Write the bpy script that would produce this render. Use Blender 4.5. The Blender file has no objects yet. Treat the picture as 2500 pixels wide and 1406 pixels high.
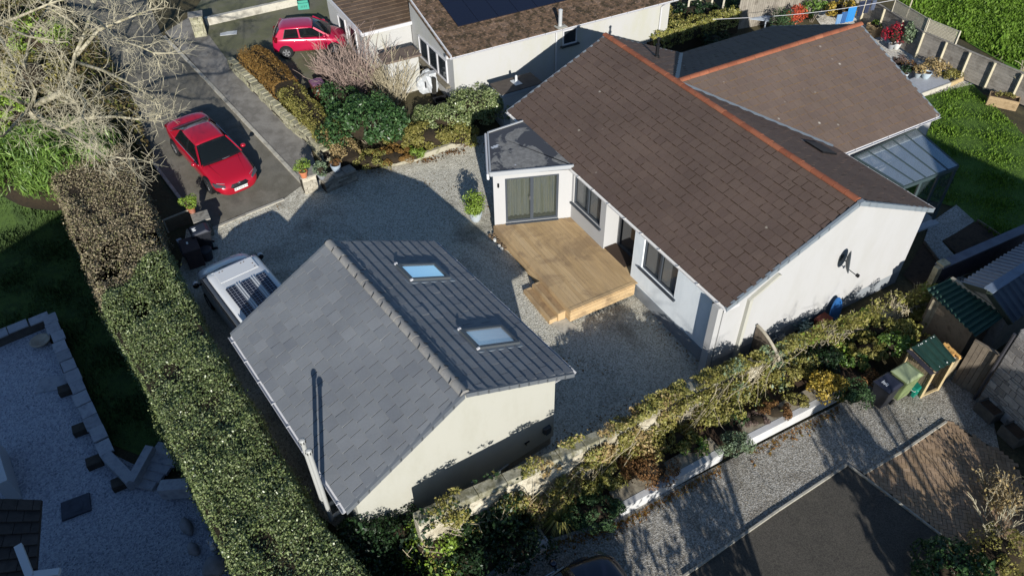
import bpy, bmesh, math, random
import numpy as np
from mathutils import Vector, Matrix
random.seed(7); rng = np.random.default_rng(7)
SC = bpy.context.scene; COL = SC.collection
PI = math.pi

# ---------------------------------------------------------------- camera
PITCH, ROLL, FPX = math.radians(42.8028), math.radians(-1.2255), 1856.6
CAMZ = 18.0
FW = np.array([0, math.cos(PITCH), -math.sin(PITCH)]); _r = np.array([1., 0, 0]); _u = np.cross(_r, FW)
RT = math.cos(ROLL)*_r + math.sin(ROLL)*_u
UP = -math.sin(ROLL)*_r + math.cos(ROLL)*_u
cd = bpy.data.cameras.new('camera'); cam = bpy.data.objects.new('camera', cd); COL.objects.link(cam)
cd.sensor_width = 36; cd.sensor_fit = 'HORIZONTAL'; cd.lens = 36*FPX/2500; cd.clip_end = 400; cd.clip_start = .1
M = Matrix.Identity(4)
for i in range(3):
    M[i][0] = RT[i]; M[i][1] = UP[i]; M[i][2] = -FW[i]
M[2][3] = CAMZ
cam.matrix_world = M
SC.camera = cam

# ---------------------------------------------------------------- light
SUN_AZ, SUN_EL = math.radians(171), math.radians(19.8)
w = bpy.data.worlds.new('World'); SC.world = w; w.use_nodes = True
nt = w.node_tree; bg = nt.nodes['Background']; sky = nt.nodes.new('ShaderNodeTexSky')
sky.sky_type = 'NISHITA'; sky.sun_disc = False; sky.sun_elevation = SUN_EL; sky.sun_rotation = SUN_AZ
sky.air_density = 1.0; sky.dust_density = .2; sky.ozone_density = 4.
nt.links.new(sky.outputs[0], bg.inputs[0]); bg.inputs[1].default_value = .085
sl = bpy.data.lights.new('sun', 'SUN'); sl.energy = 5.0; sl.angle = math.radians(.5); sl.color = (1, .96, .9)
so = bpy.data.objects.new('sun', sl); COL.objects.link(so)
SUN = Vector((math.sin(SUN_AZ)*math.cos(SUN_EL), math.cos(SUN_AZ)*math.cos(SUN_EL), math.sin(SUN_EL)))
so.rotation_euler = SUN.to_track_quat('Z', 'Y').to_euler()
SC.view_settings.view_transform = 'Standard'; SC.view_settings.look = 'None'
SC.view_settings.exposure = .5; SC.view_settings.gamma = 1

# ---------------------------------------------------------------- measuring helpers
CAM = np.array([0, 0, CAMZ])
def R(px, py, z=0.):
    "point at height z seen at this place of the photograph (2500 x 1406 scale)"
    d = FW*FPX + RT*(px-1250) + UP*(703-py)
    return CAM + d*((z-CAMZ)/d[2])
class Frame:
    def __init__(s, o, ang): s.o = np.array(o[:2], float); s.a = ang; s.u = np.array([math.cos(ang), math.sin(ang)]); s.v = np.array([-s.u[1], s.u[0]])
    def W(s, a, b, z=0.): p = s.o+s.u*a+s.v*b; return np.array([p[0], p[1], z])
    def L(s, p): d = np.asarray(p)[:2]-s.o; return np.array([d@s.u, d@s.v, p[2] if len(p) > 2 else 0.])
HF = Frame((4.04, 29.87), -1.0727)     # bungalow: x along its ridge, y towards its back garden
GF = Frame((-5.23, 17.04), -0.9462)    # garage
HEDGE_L = np.array([-13.2, 20.2]); HEDGE_D = np.array([.569, -.822])
WALLP = [(-17.5, 14.75, 2.05), (-14.4, 14.72, 1.85), (-12.4, 14.7, 1.65), (-11.6, 14.66, 1.52), (-9.7, 14.54, 1.25), (-8.0, 14.42, 1.15), (-7.0, 14.3, 1.05), (-5.2, 14.1, .5), (-1.9, 14.1, .08), (2.2, 14.3, -.3), (4.6, 14.45, -.42)]   # boundary wall: along, back face, top
def wx(y): return float(np.interp(y, [p[0] for p in WALLP], [p[1] for p in WALLP]))
def wtop(y): return float(np.interp(y, [p[0] for p in WALLP], [p[2] for p in WALLP]))
def sst(t): t = min(1., max(0., t)); return t*t*(3-2*t)
def G(x, y):
    "ground height"
    s = (x+9)*.88-(y-23.5)*.47
    z = -.03*max(0., min(s, 18.))
    d = (x+9)*-.5+(y-23.5)*.86
    z += .11*max(0., min(d, 40.))
    h = HF.L((x, y))
    k = sst((h[0]-wx(h[1])-.05)/.2)
    z = z*(1-k)+(-.7)*k
    q = np.array([x, y])-HEDGE_L; side = q[0]*HEDGE_D[1]-q[1]*HEDGE_D[0]   # >0 : garden side
    k = sst((side+.1)/.5) * sst((27-y)/3.)
    return z*(1-k)+(-.6)*k
def gp(px, py, h=0.):
    z = 0.
    for i in range(25):
        p = R(px, py, z+h); z += .6*(G(p[0], p[1])-z)
    return R(px, py, z+h)

# ---------------------------------------------------------------- scene helpers
def tag(o, label=None, cat=None, group=None, kind=None):
    if label: o['label'] = label
    if cat: o['category'] = cat
    if group: o['group'] = group
    if kind: o['kind'] = kind
    return o
def thing(name, label, cat, loc=(0, 0, 0), rz=0., group=None):
    o = bpy.data.objects.new(name, None); COL.objects.link(o); o.empty_display_size = .3
    o.location = [float(c) for c in loc]; o.rotation_euler = (0, 0, rz)
    return tag(o, label, cat, group)
def link(name, me, parent=None):
    o = bpy.data.objects.new(name, me); COL.objects.link(o)
    if parent is not None: o.parent = parent
    return o
def copy_tree(o, parent=None):
    c = o.copy(); COL.objects.link(c)
    if parent is not None: c.parent = parent
    for ch in list(o.children): copy_tree(ch, c)
    return c
class MB:
    def __init__(s): s.v = []; s.f = []; s.m = []
    def add(s, vs, fs, m=0):
        n = len(s.v); s.v.extend([tuple(map(float, p)) for p in vs])
        for f in fs: s.f.append(tuple(i+n for i in f)); s.m.append(m)
        return s
    def quad(s, a, b, c, d, m=0): return s.add([a, b, c, d], [(0, 1, 2, 3)], m)
    def hexa(s, b, t, m=0):
        n = len(b); fs = [tuple(range(n-1, -1, -1)), tuple(range(n, 2*n))]
        fs += [(i, (i+1) % n, (i+1) % n+n, i+n) for i in range(n)]
        return s.add(list(b)+list(t), fs, m)
    def box(s, c, d, rz=0., m=0, taper=1.):
        x, y, z = d[0]/2, d[1]/2, d[2]/2; cs, sn = math.cos(rz), math.sin(rz)
        def P(a, b, e): return (c[0]+a*cs-b*sn, c[1]+a*sn+b*cs, c[2]+e)
        return s.hexa([P(-x, -y, -z), P(x, -y, -z), P(x, y, -z), P(-x, y, -z)],
                      [P(-x*taper, -y*taper, z), P(x*taper, -y*taper, z), P(x*taper, y*taper, z), P(-x*taper, y*taper, z)], m)
    def prism(s, poly, z0, z1, m=0):
        return s.hexa([(p[0], p[1], z0) for p in poly], [(p[0], p[1], z1) for p in poly], m)
    def bar(s, a, b, w, h=None, up=(0, 0, 1), m=0):
        "box along a-b, width w across, h along up"
        h = w if h is None else h
        a = np.array(a, float); b = np.array(b, float); d = b-a; d /= (np.linalg.norm(d)+1e-9)
        u = np.array(up, float); sx = np.cross(d, u)
        if np.linalg.norm(sx) < 1e-4: sx = np.cross(d, (1, 0, 0.))
        sx /= np.linalg.norm(sx); u = np.cross(sx, d); x = sx*w/2; y = u*h/2
        return s.hexa([a-x-y, a+x-y, a+x+y, a-x+y], [b-x-y, b+x-y, b+x+y, b-x+y], m)
    def tube(s, pts, rad, n=8, m=0, cap=True):
        pts = [np.array(p, float) for p in pts]; k = len(pts)
        rad = [rad]*k if not hasattr(rad, '__len__') else rad
        vs = []; ref = np.array([0.31, 0.17, .93])
        for i, p in enumerate(pts):
            d = pts[min(i+1, k-1)]-pts[max(i-1, 0)]; d = d/(np.linalg.norm(d)+1e-9)
            r = ref if abs(d@ref) < .95 else np.array([1., 0, 0])
            x = np.cross(d, r); x /= np.linalg.norm(x); y = np.cross(d, x)
            for j in range(n):
                a = 2*PI*j/n; vs.append(p+(x*math.cos(a)+y*math.sin(a))*rad[i])
        fs = [(i*n+j, i*n+(j+1) % n, (i+1)*n+(j+1) % n, (i+1)*n+j) for i in range(k-1) for j in range(n)]
        if cap: fs += [tuple(range(n-1, -1, -1)), tuple(range((k-1)*n, k*n))]
        return s.add(vs, fs, m)
    def lathe(s, c, prof, n=18, m=0):
        vs = []; k = len(prof)
        for r, z in prof:
            for j in range(n): vs.append((c[0]+r*math.cos(2*PI*j/n), c[1]+r*math.sin(2*PI*j/n), c[2]+z))
        fs = [(i*n+j, i*n+(j+1) % n, (i+1)*n+(j+1) % n, (i+1)*n+j) for i in range(k-1) for j in range(n)]
        fs += [tuple(range(n-1, -1, -1)), tuple(range((k-1)*n, k*n))]
        return s.add(vs, fs, m)
    def build(s, name, mats, parent=None, smooth=False, bevel=0., sub=0):
        me = bpy.data.meshes.new(name); me.from_pydata(s.v, [], s.f); 
        for mm in (mats if isinstance(mats, (list, tuple)) else [mats]): me.materials.append(mm)
        if len(s.m): me.polygons.foreach_set('material_index', s.m)
        if smooth: me.polygons.foreach_set('use_smooth', [True]*len(me.polygons))
        me.update()
        if bevel or sub or smooth:
            bm = bmesh.new(); bm.from_mesh(me); bmesh.ops.recalc_face_normals(bm, faces=bm.faces); bm.to_mesh(me); bm.free()
        o = link(name, me, parent)
        if bevel:
            b = o.modifiers.new('bevel', 'BEVEL'); b.width = bevel; b.segments = 2; b.limit_method = 'ANGLE'; b.angle_limit = .6
        if sub:
            b = o.modifiers.new('sub', 'SUBSURF'); b.levels = b.render_levels = sub
        return o

# ---------------------------------------------------------------- materials
MATS = {}
def lin(h):
    if isinstance(h, str):
        h = h.lstrip('#'); c = [int(h[i:i+2], 16)/255 for i in (0, 2, 4)]
        c = [(x/12.92 if x <= .04045 else ((x+.055)/1.055)**2.4) for x in c]
        return tuple(1.75*x/(1+1.1*x) for x in c)
    return tuple(h)
def newmat(name):
    m = bpy.data.materials.new(name); m.use_nodes = True
    return m, m.node_tree, m.node_tree.nodes['Principled BSDF']
def nd(nt, t, **k):
    n = nt.nodes.new(t)
    for a, b in k.items(): setattr(n, a, b)
    return n
def ramp(nt, fac, stops, interp='LINEAR'):
    r = nd(nt, 'ShaderNodeValToRGB'); r.color_ramp.interpolation = interp
    e = r.color_ramp.elements
    while len(e) < len(stops): e.new(.5)
    for i, (p, c) in enumerate(stops):
        e[i].position = p; e[i].color = (*lin(c), 1)
    nt.links.new(fac, r.inputs[0]); return r.outputs[0]
def noise(nt, scale, detail=4, rough=.6, vec=None, dist=0.):
    n = nd(nt, 'ShaderNodeTexNoise'); n.inputs['Scale'].default_value = scale; n.inputs['Detail'].default_value = detail
    n.inputs['Roughness'].default_value = rough; n.inputs['Distortion'].default_value = dist
    if vec is not None: nt.links.new(vec, n.inputs['Vector'])
    return n.outputs[0]
def mixc(nt, fac, a, b, mode='MIX'):
    m = nd(nt, 'ShaderNodeMix', data_type='RGBA', blend_type=mode)
    for sock, val in ((m.inputs[0], fac), (m.inputs[6], a), (m.inputs[7], b)):
        if hasattr(val, 'links'): nt.links.new(val, sock)
        elif isinstance(val, (int, float)): sock.default_value = val
        else: sock.default_value = (*lin(val), 1)
    return m.outputs[2]
def bumpn(nt, bs, h, strength, dist=.02):
    b = nd(nt, 'ShaderNodeBump'); b.inputs['Strength'].default_value = strength; b.inputs['Distance'].default_value = dist
    nt.links.new(h, b.inputs['Height']); nt.links.new(b.outputs[0], bs.inputs['Normal'])
def gpos(nt): return nd(nt, 'ShaderNodeNewGeometry').outputs['Position']
def flat(name, c, rough=.6, metal=0., spec=.4, coat=0.):
    if name in MATS: return MATS[name]
    m, nt, b = newmat(name); b.inputs['Base Color'].default_value = (*lin(c), 1); b.inputs['Roughness'].default_value = rough
    b.inputs['Metallic'].default_value = metal; b.inputs['Specular IOR Level'].default_value = spec; b.inputs['Coat Weight'].default_value = coat
    MATS[name] = m; return m
def mottled(name, stops, scale=2., rough=.85, bump=.3, bscale=20., fine=None, spec=.3, island=0., stretch=None, bdist=.02):
    "noise colours; fine=(stops, scale, amount) second layer; island: per-piece brightness change"
    if name in MATS: return MATS[name]
    m, nt, b = newmat(name); pos = nd(nt, 'ShaderNodeTexCoord').outputs['Object'] if stretch else gpos(nt)
    if stretch:
        mp = nd(nt, 'ShaderNodeMapping'); mp.inputs['Scale'].default_value = stretch; nt.links.new(pos, mp.inputs[0]); pos = mp.outputs[0]
    c = ramp(nt, noise(nt, scale, 5, .6, pos), [(.28+.44*i/(len(stops)-1), s) for i, s in enumerate(stops)])
    if fine: c = mixc(nt, fine[2], c, ramp(nt, noise(nt, fine[1], 3, .7, pos), [(.3+.4*i/(len(fine[0])-1), s) for i, s in enumerate(fine[0])]), 'MIX')
    if island:
        g = nd(nt, 'ShaderNodeNewGeometry').outputs['Random Per Island']
        c = mixc(nt, 1., c, ramp(nt, g, [(0, (1-island,)*3), (1, (1.,)*3)]), 'MULTIPLY')
    nt.links.new(c, b.inputs['Base Color']); b.inputs['Roughness'].default_value = rough; b.inputs['Specular IOR Level'].default_value = spec
    if bump: bumpn(nt, b, noise(nt, bscale, 4, .7, pos), bump, bdist)
    MATS[name] = m; return m
def gravel(name, cols, scale=26., patch=None, bump=.8):
    if name in MATS: return MATS[name]
    m, nt, b = newmat(name); pos = gpos(nt)
    v = nd(nt, 'ShaderNodeTexVoronoi'); v.inputs['Scale'].default_value = scale; nt.links.new(pos, v.inputs['Vector'])
    sep = nd(nt, 'ShaderNodeSeparateColor'); nt.links.new(v.outputs['Color'], sep.inputs[0])
    c = ramp(nt, sep.outputs[0], [(i/(len(cols)-1), s) for i, s in enumerate(cols)])
    if patch:
        f = ramp(nt, noise(nt, patch[1], 5, .65, pos, .6), [(patch[2], (0, 0, 0)), (patch[2]+.22, (1, 1, 1))])
        c = mixc(nt, f, c, mixc(nt, .75, c, patch[0]))
    nt.links.new(c, b.inputs['Base Color']); b.inputs['Roughness'].default_value = .9; b.inputs['Specular IOR Level'].default_value = .2
    bumpn(nt, b, v.outputs['Distance'], bump, .03); MATS[name] = m; return m
def leafmat(name, stops, rough=.45, spec=.5, trans=.25):
    if name in MATS: return MATS[name]
    m, nt, b = newmat(name)
    g = nd(nt, 'ShaderNodeNewGeometry').outputs['Random Per Island']
    c = ramp(nt, g, [(i/(len(stops)-1), s) for i, s in enumerate(stops)])
    nt.links.new(c, b.inputs['Base Color']); b.inputs['Roughness'].default_value = rough; b.inputs['Specular IOR Level'].default_value = spec
    if trans:
        t = nd(nt, 'ShaderNodeBsdfTranslucent'); nt.links.new(c, t.inputs[0])
        mx = nd(nt, 'ShaderNodeMixShader'); mx.inputs[0].default_value = trans
        nt.links.new(b.outputs[0], mx.inputs[1]); nt.links.new(t.outputs[0], mx.inputs[2])
        nt.links.new(mx.outputs[0], nt.nodes['Material Output'].inputs[0])
    MATS[name] = m; return m
def tilemat(name, stops, moss=None, lich=None, rough=.8, grime=.25):
    "tiles: one tone per tile, worn grain, moss or lichen spots"
    if name in MATS: return MATS[name]
    m, nt, b = newmat(name); pos = gpos(nt)
    g = nd(nt, 'ShaderNodeNewGeometry').outputs['Random Per Island']
    c = ramp(nt, g, [(i/(len(stops)-1), s) for i, s in enumerate(stops)])
    c = mixc(nt, grime, c, ramp(nt, noise(nt, 22, 4, .75, pos), [(.3, '#4a423c'), (.7, '#c4b8ac')]), 'OVERLAY')
    c = mixc(nt, .3, c, ramp(nt, noise(nt, .55, 4, .6, pos), [(.3, '#5a5048'), (.7, '#b8aea2')]), 'OVERLAY')
    if moss:
        f = ramp(nt, noise(nt, moss[1], 6, .75, pos), [(moss[2], (0, 0, 0)), (moss[2]+.06, (1, 1, 1))]); c = mixc(nt, f, c, moss[0])
    if lich:
        v = nd(nt, 'ShaderNodeTexVoronoi'); v.inputs['Scale'].default_value = lich[1]; nt.links.new(pos, v.inputs['Vector'])
        f = ramp(nt, v.outputs['Distance'], [(0, (1, 1, 1)), (lich[2], (0, 0, 0))])
        f2 = ramp(nt, noise(nt, .9, 3, .6, pos), [(.45, (0, 0, 0)), (.6, (1, 1, 1))])
        c = mixc(nt, mixc(nt, 1., f, f2, 'MULTIPLY'), c, lich[0])
    nt.links.new(c, b.inputs['Base Color']); b.inputs['Roughness'].default_value = rough; b.inputs['Specular IOR Level'].default_value = .3
    bumpn(nt, b, noise(nt, 60, 3, .7, pos), .25, .01); MATS[name] = m; return m
def glassmat(name, c=(.02, .025, .03), rough=.04, spec=.7, alpha=1.):
    if name in MATS: return MATS[name]
    m, nt, b = newmat(name); b.inputs['Base Color'].default_value = (*lin(c), 1); b.inputs['Roughness'].default_value = rough
    b.inputs['Specular IOR Level'].default_value = spec; b.inputs['Alpha'].default_value = alpha
    MATS[name] = m; return m
def plaster(name, c, dirt, damt=.25, scale=1.2):
    if name in MATS: return MATS[name]
    m, nt, b = newmat(name); pos = gpos(nt)
    mp = nd(nt, 'ShaderNodeMapping'); mp.inputs['Scale'].default_value = (1, 1, .35); nt.links.new(pos, mp.inputs[0])
    f = ramp(nt, noise(nt, scale, 6, .7, mp.outputs[0]), [(.45, (0, 0, 0)), (.75, (damt,)*3)])
    cc = mixc(nt, f, c, dirt); nt.links.new(cc, b.inputs['Base Color']); b.inputs['Roughness'].default_value = .9; b.inputs['Specular IOR Level'].default_value = .15
    bumpn(nt, b, noise(nt, 70, 3, .8, pos), .35, .01); MATS[name] = m; return m
WHITE = plaster('white_render', (.39, .39, .385), (.3, .29, .25), .3)
CREAM = plaster('cream_render', (.39, .385, .335), (.28, .27, .2), .35)
NWHITE = plaster('old_white_render', (.4, .398, .385), (.36, .355, .25), .6, .8)
UPVC = flat('white_plastic', (.5, .5, .51), .35)
ANTH = flat('anthracite_frame', '#2d3238', .45)
GREYM = flat('grey_lead', '#5f676d', .5)
BLACK = flat('black_plastic', '#0c0d0f', .45)
DARKGL = glassmat('dark_glass')
SOIL = mottled('soil', ['#2a2019', '#3a2d22', '#1f1813'], 3, .95, .6, 25)
WOODG = mottled('weathered_wood', ['#5b4f40', '#75685a', '#4a4034'], 3, .85, .4, 30, island=.35)
STONEG = mottled('grey_stone', ['#6d675c', '#8d8677', '#57524a'], 4, .9, .6, 18, island=.5)
CONC = mottled('concrete', ['#8b8678', '#a39d8d', '#716c60'], 2.5, .9, .4, 30)
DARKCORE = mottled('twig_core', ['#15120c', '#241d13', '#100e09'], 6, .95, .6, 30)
# ================================================================ SETTING
def structure(o): o['kind'] = 'structure'; return o
def make_ground():
    xs = np.concatenate([np.arange(-110, -34, 8.), np.arange(-34, 34, .5), np.arange(34, 115, 8.)])
    ys = np.concatenate([np.arange(-90, 2, 8.), np.arange(2, 56, .5), np.arange(56, 150, 8.)])
    V = [(x, y, G(x, y)-.04) for y in ys for x in xs]; nx = len(xs)
    F = [(j*nx+i, j*nx+i+1, (j+1)*nx+i+1, (j+1)*nx+i) for j in range(len(ys)-1) for i in range(nx-1)]
    me = bpy.data.meshes.new('ground'); me.from_pydata(V, [], F)
    me.materials.append(mottled('earth', ['#2e2a1c', '#3c3622', '#26241a', '#4a4632'], .8, .95, .6, 22, fine=(['#1c1a12', '#4d4630'], 14, .4)))
    structure(link('ground', me))
def drape(name, pxpoly, mat, off, world=None, h=0., kind='structure', step=1.):
    "flat sheet following the ground"
    P = [tuple(gp(x, y)[:2]) for x, y in pxpoly] if world is None else world
    bm = bmesh.new(); f = bm.faces.new([bm.verts.new((p[0], p[1], 0)) for p in P])
    if f.normal.z < 0: f.normal_flip()
    bmesh.ops.triangulate(bm, faces=bm.faces[:])
    x0, x1 = min(p[0] for p in P), max(p[0] for p in P); y0, y1 = min(p[1] for p in P), max(p[1] for p in P)
    for ax, a, b in ((0, x0, x1), (1, y0, y1)):
        t = math.ceil(a/step)*step
        while t < b:
            co = (t, 0, 0) if ax == 0 else (0, t, 0); no = (1, 0, 0) if ax == 0 else (0, 1, 0)
            bmesh.ops.bisect_plane(bm, geom=bm.verts[:]+bm.edges[:]+bm.faces[:], plane_co=co, plane_no=no); t += step
    for v in bm.verts: v.co.z = G(v.co.x, v.co.y)+off
    bmesh.ops.recalc_face_normals(bm, faces=bm.faces)
    if sum(ff.normal.z for ff in bm.faces) < 0: bmesh.ops.reverse_faces(bm, faces=bm.faces)
    me = bpy.data.meshes.new(name); bm.to_mesh(me); bm.free(); me.materials.append(mat)
    o = link(name, me)
    if kind: o['kind'] = kind
    return o
make_ground()
M_GRAV = gravel('courtyard_gravel', ['#7e7a6b', '#9c9786', '#b2ad9b', '#c6c1ae', '#6a6658'], 27, ('#3a352c', .3, .5))
M_GRAV2 = gravel('pale_gravel', ['#6d6b66', '#8b8983', '#a3a099', '#57554f'], 26, ('#4a463d', .5, .55))
M_GRAV3 = gravel('driveway_gravel', ['#68645c', '#827e74', '#9d998f', '#504d46', '#756e61'], 30, ('#40392f', .5, .5), .5)
M_ROAD = mottled('road_asphalt', ['#3b3934', '#55524a', '#454239', '#605c53'], .7, .85, .5, 60, fine=(['#2c2b27', '#6a665c'], 40, .35))
M_PATH = mottled('path_asphalt', ['#45433f', '#6b6862', '#4d4a45', '#7c7972'], .9, .85, .4, 60, fine=(['#2f2e2b', '#77736c'], 45, .3))
M_DRIVE = mottled('mossy_tarmac', ['#3a3a30', '#4c4b40', '#45472f', '#35362b'], .6, .9, .5, 50, fine=(['#2b2c22', '#5c5a4d'], 40, .35))
M_TAR = mottled('dark_tarmac', ['#282622', '#36332e', '#2b2925', '#3d3a33'], .8, .9, .8, 60, fine=(['#191816', '#59554d'], 34, .5))
M_LAWN = mottled('lawn_turf', ['#28390f', '#344a14', '#213210', '#3e541c'], 1.5, .9, .8, 30, fine=(['#1f300b', '#56752a'], 25, .5))
M_FIELD = mottled('field_turf', ['#33520f', '#466b18', '#29430d', '#56791f'], 1., .9, .9, 18, fine=(['#233a0b', '#5f8428'], 12, .5))
drape('road', [(330, -70), (395, 85), (742, 450), (692, 487), (516, 560), (455, 508), (375, 402), (240, 240), (90, 60), (-80, -70)], M_ROAD, .0)
drape('footpath', [(403, 82), (470, 40), (500, 75), (565, 160), (660, 262), (756, 352), (775, 420), (748, 452)], M_PATH, .05)
drape('neighbour_driveway', [(468, 40), (500, 75), (565, 162), (660, 240), (735, 230), (860, 150), (905, -30), (700, -70), (500, -10)], M_DRIVE, .055)
drape('courtyard', [(516, 560), (692, 487), (742, 450), (860, 418), (905, 414), (1000, 396), (1160, 336), (1300, 300), (1640, 640), (1800, 880), (1742, 925), (1340, 1115), (1100, 1225), (880, 1330), (700, 1200), (430, 700), (455, 560)], M_GRAV, .006)
# garden to the right of the bungalow
drape('back_lawn', [(2050, 330), (2230, 245), (2370, 200), (2500, 330), (2640, 520), (2560, 600), (2430, 580), (2330, 505), (2200, 470)], M_LAWN, .0)
drape('field', [(2090, -60), (2190, 0), (2330, 85), (2520, 195), (2900, 420), (2900, -60)], M_FIELD, .0)
drape('garden_gravel', [(1980, 30), (2150, 20), (2330, 150), (2380, 205), (2240, 240), (2130, 130), (2050, 120)], gravel('white_chippings', ['#8f897c', '#b5afa1', '#d2ccbf', '#6d685d'], 20, ('#4b4334', .7, .55)), .004)
drape('garden_path', [(2270, 545), (2335, 500), (2380, 540), (2300, 590), (2380, 690), (2330, 700), (2255, 590)], M_GRAV2, .004)
drape('flower_bed', [(2300, 588), (2385, 540), (2480, 605), (2400, 690)], SOIL, .008)
drape('side_bed', [(2205, 672), (2255, 590), (2330, 700), (2260, 720)], SOIL, .002)
# lower side, in front of the boundary wall
drape('gravel_driveway', [(1180, 1420), (1330, 1320), (1510, 1260), (2040, 990), (2140, 930), (2290, 850), (2420, 1000), (2460, 1200), (2110, 1155), (2070, 1133), (1660, 1410), (1600, 1480), (1250, 1500)], M_GRAV3, .004)
drape('asphalt_driveway', [(2068, 1137), (2300, 1310), (2380, 1420), (2300, 1600), (1500, 1600), (1668, 1410)], M_TAR, .008)
# left garden
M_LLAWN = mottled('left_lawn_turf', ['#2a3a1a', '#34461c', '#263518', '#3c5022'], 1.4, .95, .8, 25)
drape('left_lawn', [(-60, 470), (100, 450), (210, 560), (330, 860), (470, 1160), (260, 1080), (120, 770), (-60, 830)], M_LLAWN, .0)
M_LGRAV = gravel('blue_grey_gravel', ['#6f7380', '#8b8f9b', '#a2a6b0', '#5a5e6a'], 24, ('#555a66', .4, .6))
drape('left_patio', [(-60, 860), (110, 800), (150, 900), (240, 1090), (400, 1170), (520, 1210), (590, 1440), (500, 1600), (-60, 1600)], M_LGRAV, .006)
# thin concrete edgings of the setting
def edging(name, px, w, h, mat, label, cat, lift=0.):
    "a low kerb of separate stones along pixel points on the ground"
    P = [gp(*p) for p in px]; mb = MB()
    for a, b in zip(P, P[1:]):
        L = np.linalg.norm(b-a); n = max(1, int(L/.9))
        for i in range(n):
            p = a+(b-a)*(i/n); q = a+(b-a)*((i+1)/n-.012/L*1)
            p = p+[0, 0, h/2-.05+lift+random.uniform(-.006, .006)]; q = q+[0, 0, h/2-.05+lift+random.uniform(-.006, .006)]
            mb.bar(p, q, w, h+.1)
    return tag(mb.build(name, mat, bevel=.008), label, cat)
KERB = mottled('kerb_concrete', ['#7c786c', '#989385', '#68645a'], 3, .9, .4, 30, island=.25)
edging('kerb', [(402, 92), (500, 193), (620, 322), (742, 452)], .15, .09, KERB, 'long grey concrete kerb between the lane and the footpath', 'kerb')
edging('kerb', [(373, 396), (410, 446), (452, 502)], .13, .06, KERB, 'shaded short kerb on the hedge side of the lane', 'kerb')
edging('kerb', [(518, 560), (600, 525), (694, 487)], .13, .05, KERB, 'flush kerb where the lane meets the courtyard gravel', 'kerb')
edging('kerb', [(2068, 1135), (1900, 1246), (1668, 1408)], .07, .07, KERB, 'straight kerb between gravel driveway and dark tarmac', 'kerb')
edging('kerb', [(2071, 1137), (2180, 1218), (2298, 1308)], .05, .07, KERB, 'narrow kerb between dark tarmac and brick paving', 'kerb')
edging('kerb', [(2108, 1158), (2200, 1105), (2310, 1030)], .07, .07, KERB, 'kerb between brick paving and gravel beside the log store', 'kerb')
edging('edging_stones', [(955, 405), (1010, 393), (1090, 365), (1162, 337)], .16, .22, mottled('edging_stone', ['#7d7866', '#9a947f', '#66644f'], 4, .9, .5, 20, island=.3), 'pale stone edging in front of the shrub border', 'edging')
edging('bed_edging', [(2255, 592), (2330, 690), (2348, 706)], .05, .1, WOODG, 'thin timber edging of the shaded flower bed', 'edging')
edging('lawn_edging', [(2385, 540), (2440, 577), (2482, 604)], .05, .1, WOODG, 'dark timber edging between flower bed and lawn', 'edging')
def herringbone():
    poly = [gp(*p)[:2] for p in ((2112, 1157), (2315, 1028), (2470, 1120), (2560, 1300), (2420, 1420), (2310, 1315), (2080, 1142))]
    c = np.mean(poly, 0); ang = -1.0727+PI/2+PI/4; L, W = .22, .11
    def inside(p):
        r = False
        for (x1, y1), (x2, y2) in zip(poly, poly[1:]+poly[:1]):
            if (y1 > p[1]) != (y2 > p[1]) and p[0] < (x2-x1)*(p[1]-y1)/(y2-y1)+x1: r = not r
        return r
    mb = MB(); ca, sa = math.cos(ang), math.sin(ang)
    for i in range(-60, 60):
        for j in range(-30, 30):
            for k in (0, 1):
                ox, oy = (i+2*j)*W, (i-2*j)*W
                q = (ox+W, oy+W/2, 0) if k == 0 else (ox+W/2, oy+W*2, PI/2)
                p = c+np.array([q[0]*ca-q[1]*sa, q[0]*sa+q[1]*ca])
                if inside(p):
                    mb.box((p[0], p[1], G(*p)+.0+random.uniform(-.003, .003)), (L-.012, W-.012, .05), q[2]+ang)
    m = mottled('paving_brick', ['#80664f', '#9c7d66', '#8b6f57', '#a98b74'], 1.1, .85, .4, 40, fine=(['#5a5230', '#7d6a48'], 1.5, .25), island=.3)
    structure(mb.build('brick_paving', m))
    drape('paving_bed', [(2112, 1157), (2315, 1028), (2470, 1120), (2560, 1300), (2420, 1420), (2310, 1315), (2080, 1142)], mottled('dark_joint_sand', ['#1d1912', '#2a2418'], 4), .006)
herringbone()
P = []
for a, b, k in (((700, 500), (520, 575), 60), ((860, 425), (960, 412), 90), ((1180, 345), (1210, 540), 70), ((1330, 880), (1480, 900), 60), ((1560, 760), (1730, 900), 90), ((1350, 1090), (1600, 970), 120), ((1000, 440), (1150, 470), 50)):
    for i in range(k):
        s = random.random(); p = gp(a[0]+(b[0]-a[0])*s+random.gauss(0, 14), a[1]+(b[1]-a[1])*s+random.gauss(0, 12)); l = random.uniform(.02, .045); an = random.random()*6.3; u = np.array([math.cos(an), math.sin(an), .2])*l; v = np.array([-math.sin(an), math.cos(an), .1])*l*.6; p = p+[0, 0, .025]
        P.append((p-u, p+v, p+u, p-v))
mb = MB()
for q in P: mb.quad(*q)
o = mb.build('scattered_leaves', mottled('scattered_leaf', ['#5a4022', '#7a5a30', '#3c2e1c'], 30, .8, 0, island=.5)); o['kind'] = 'stuff'

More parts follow.
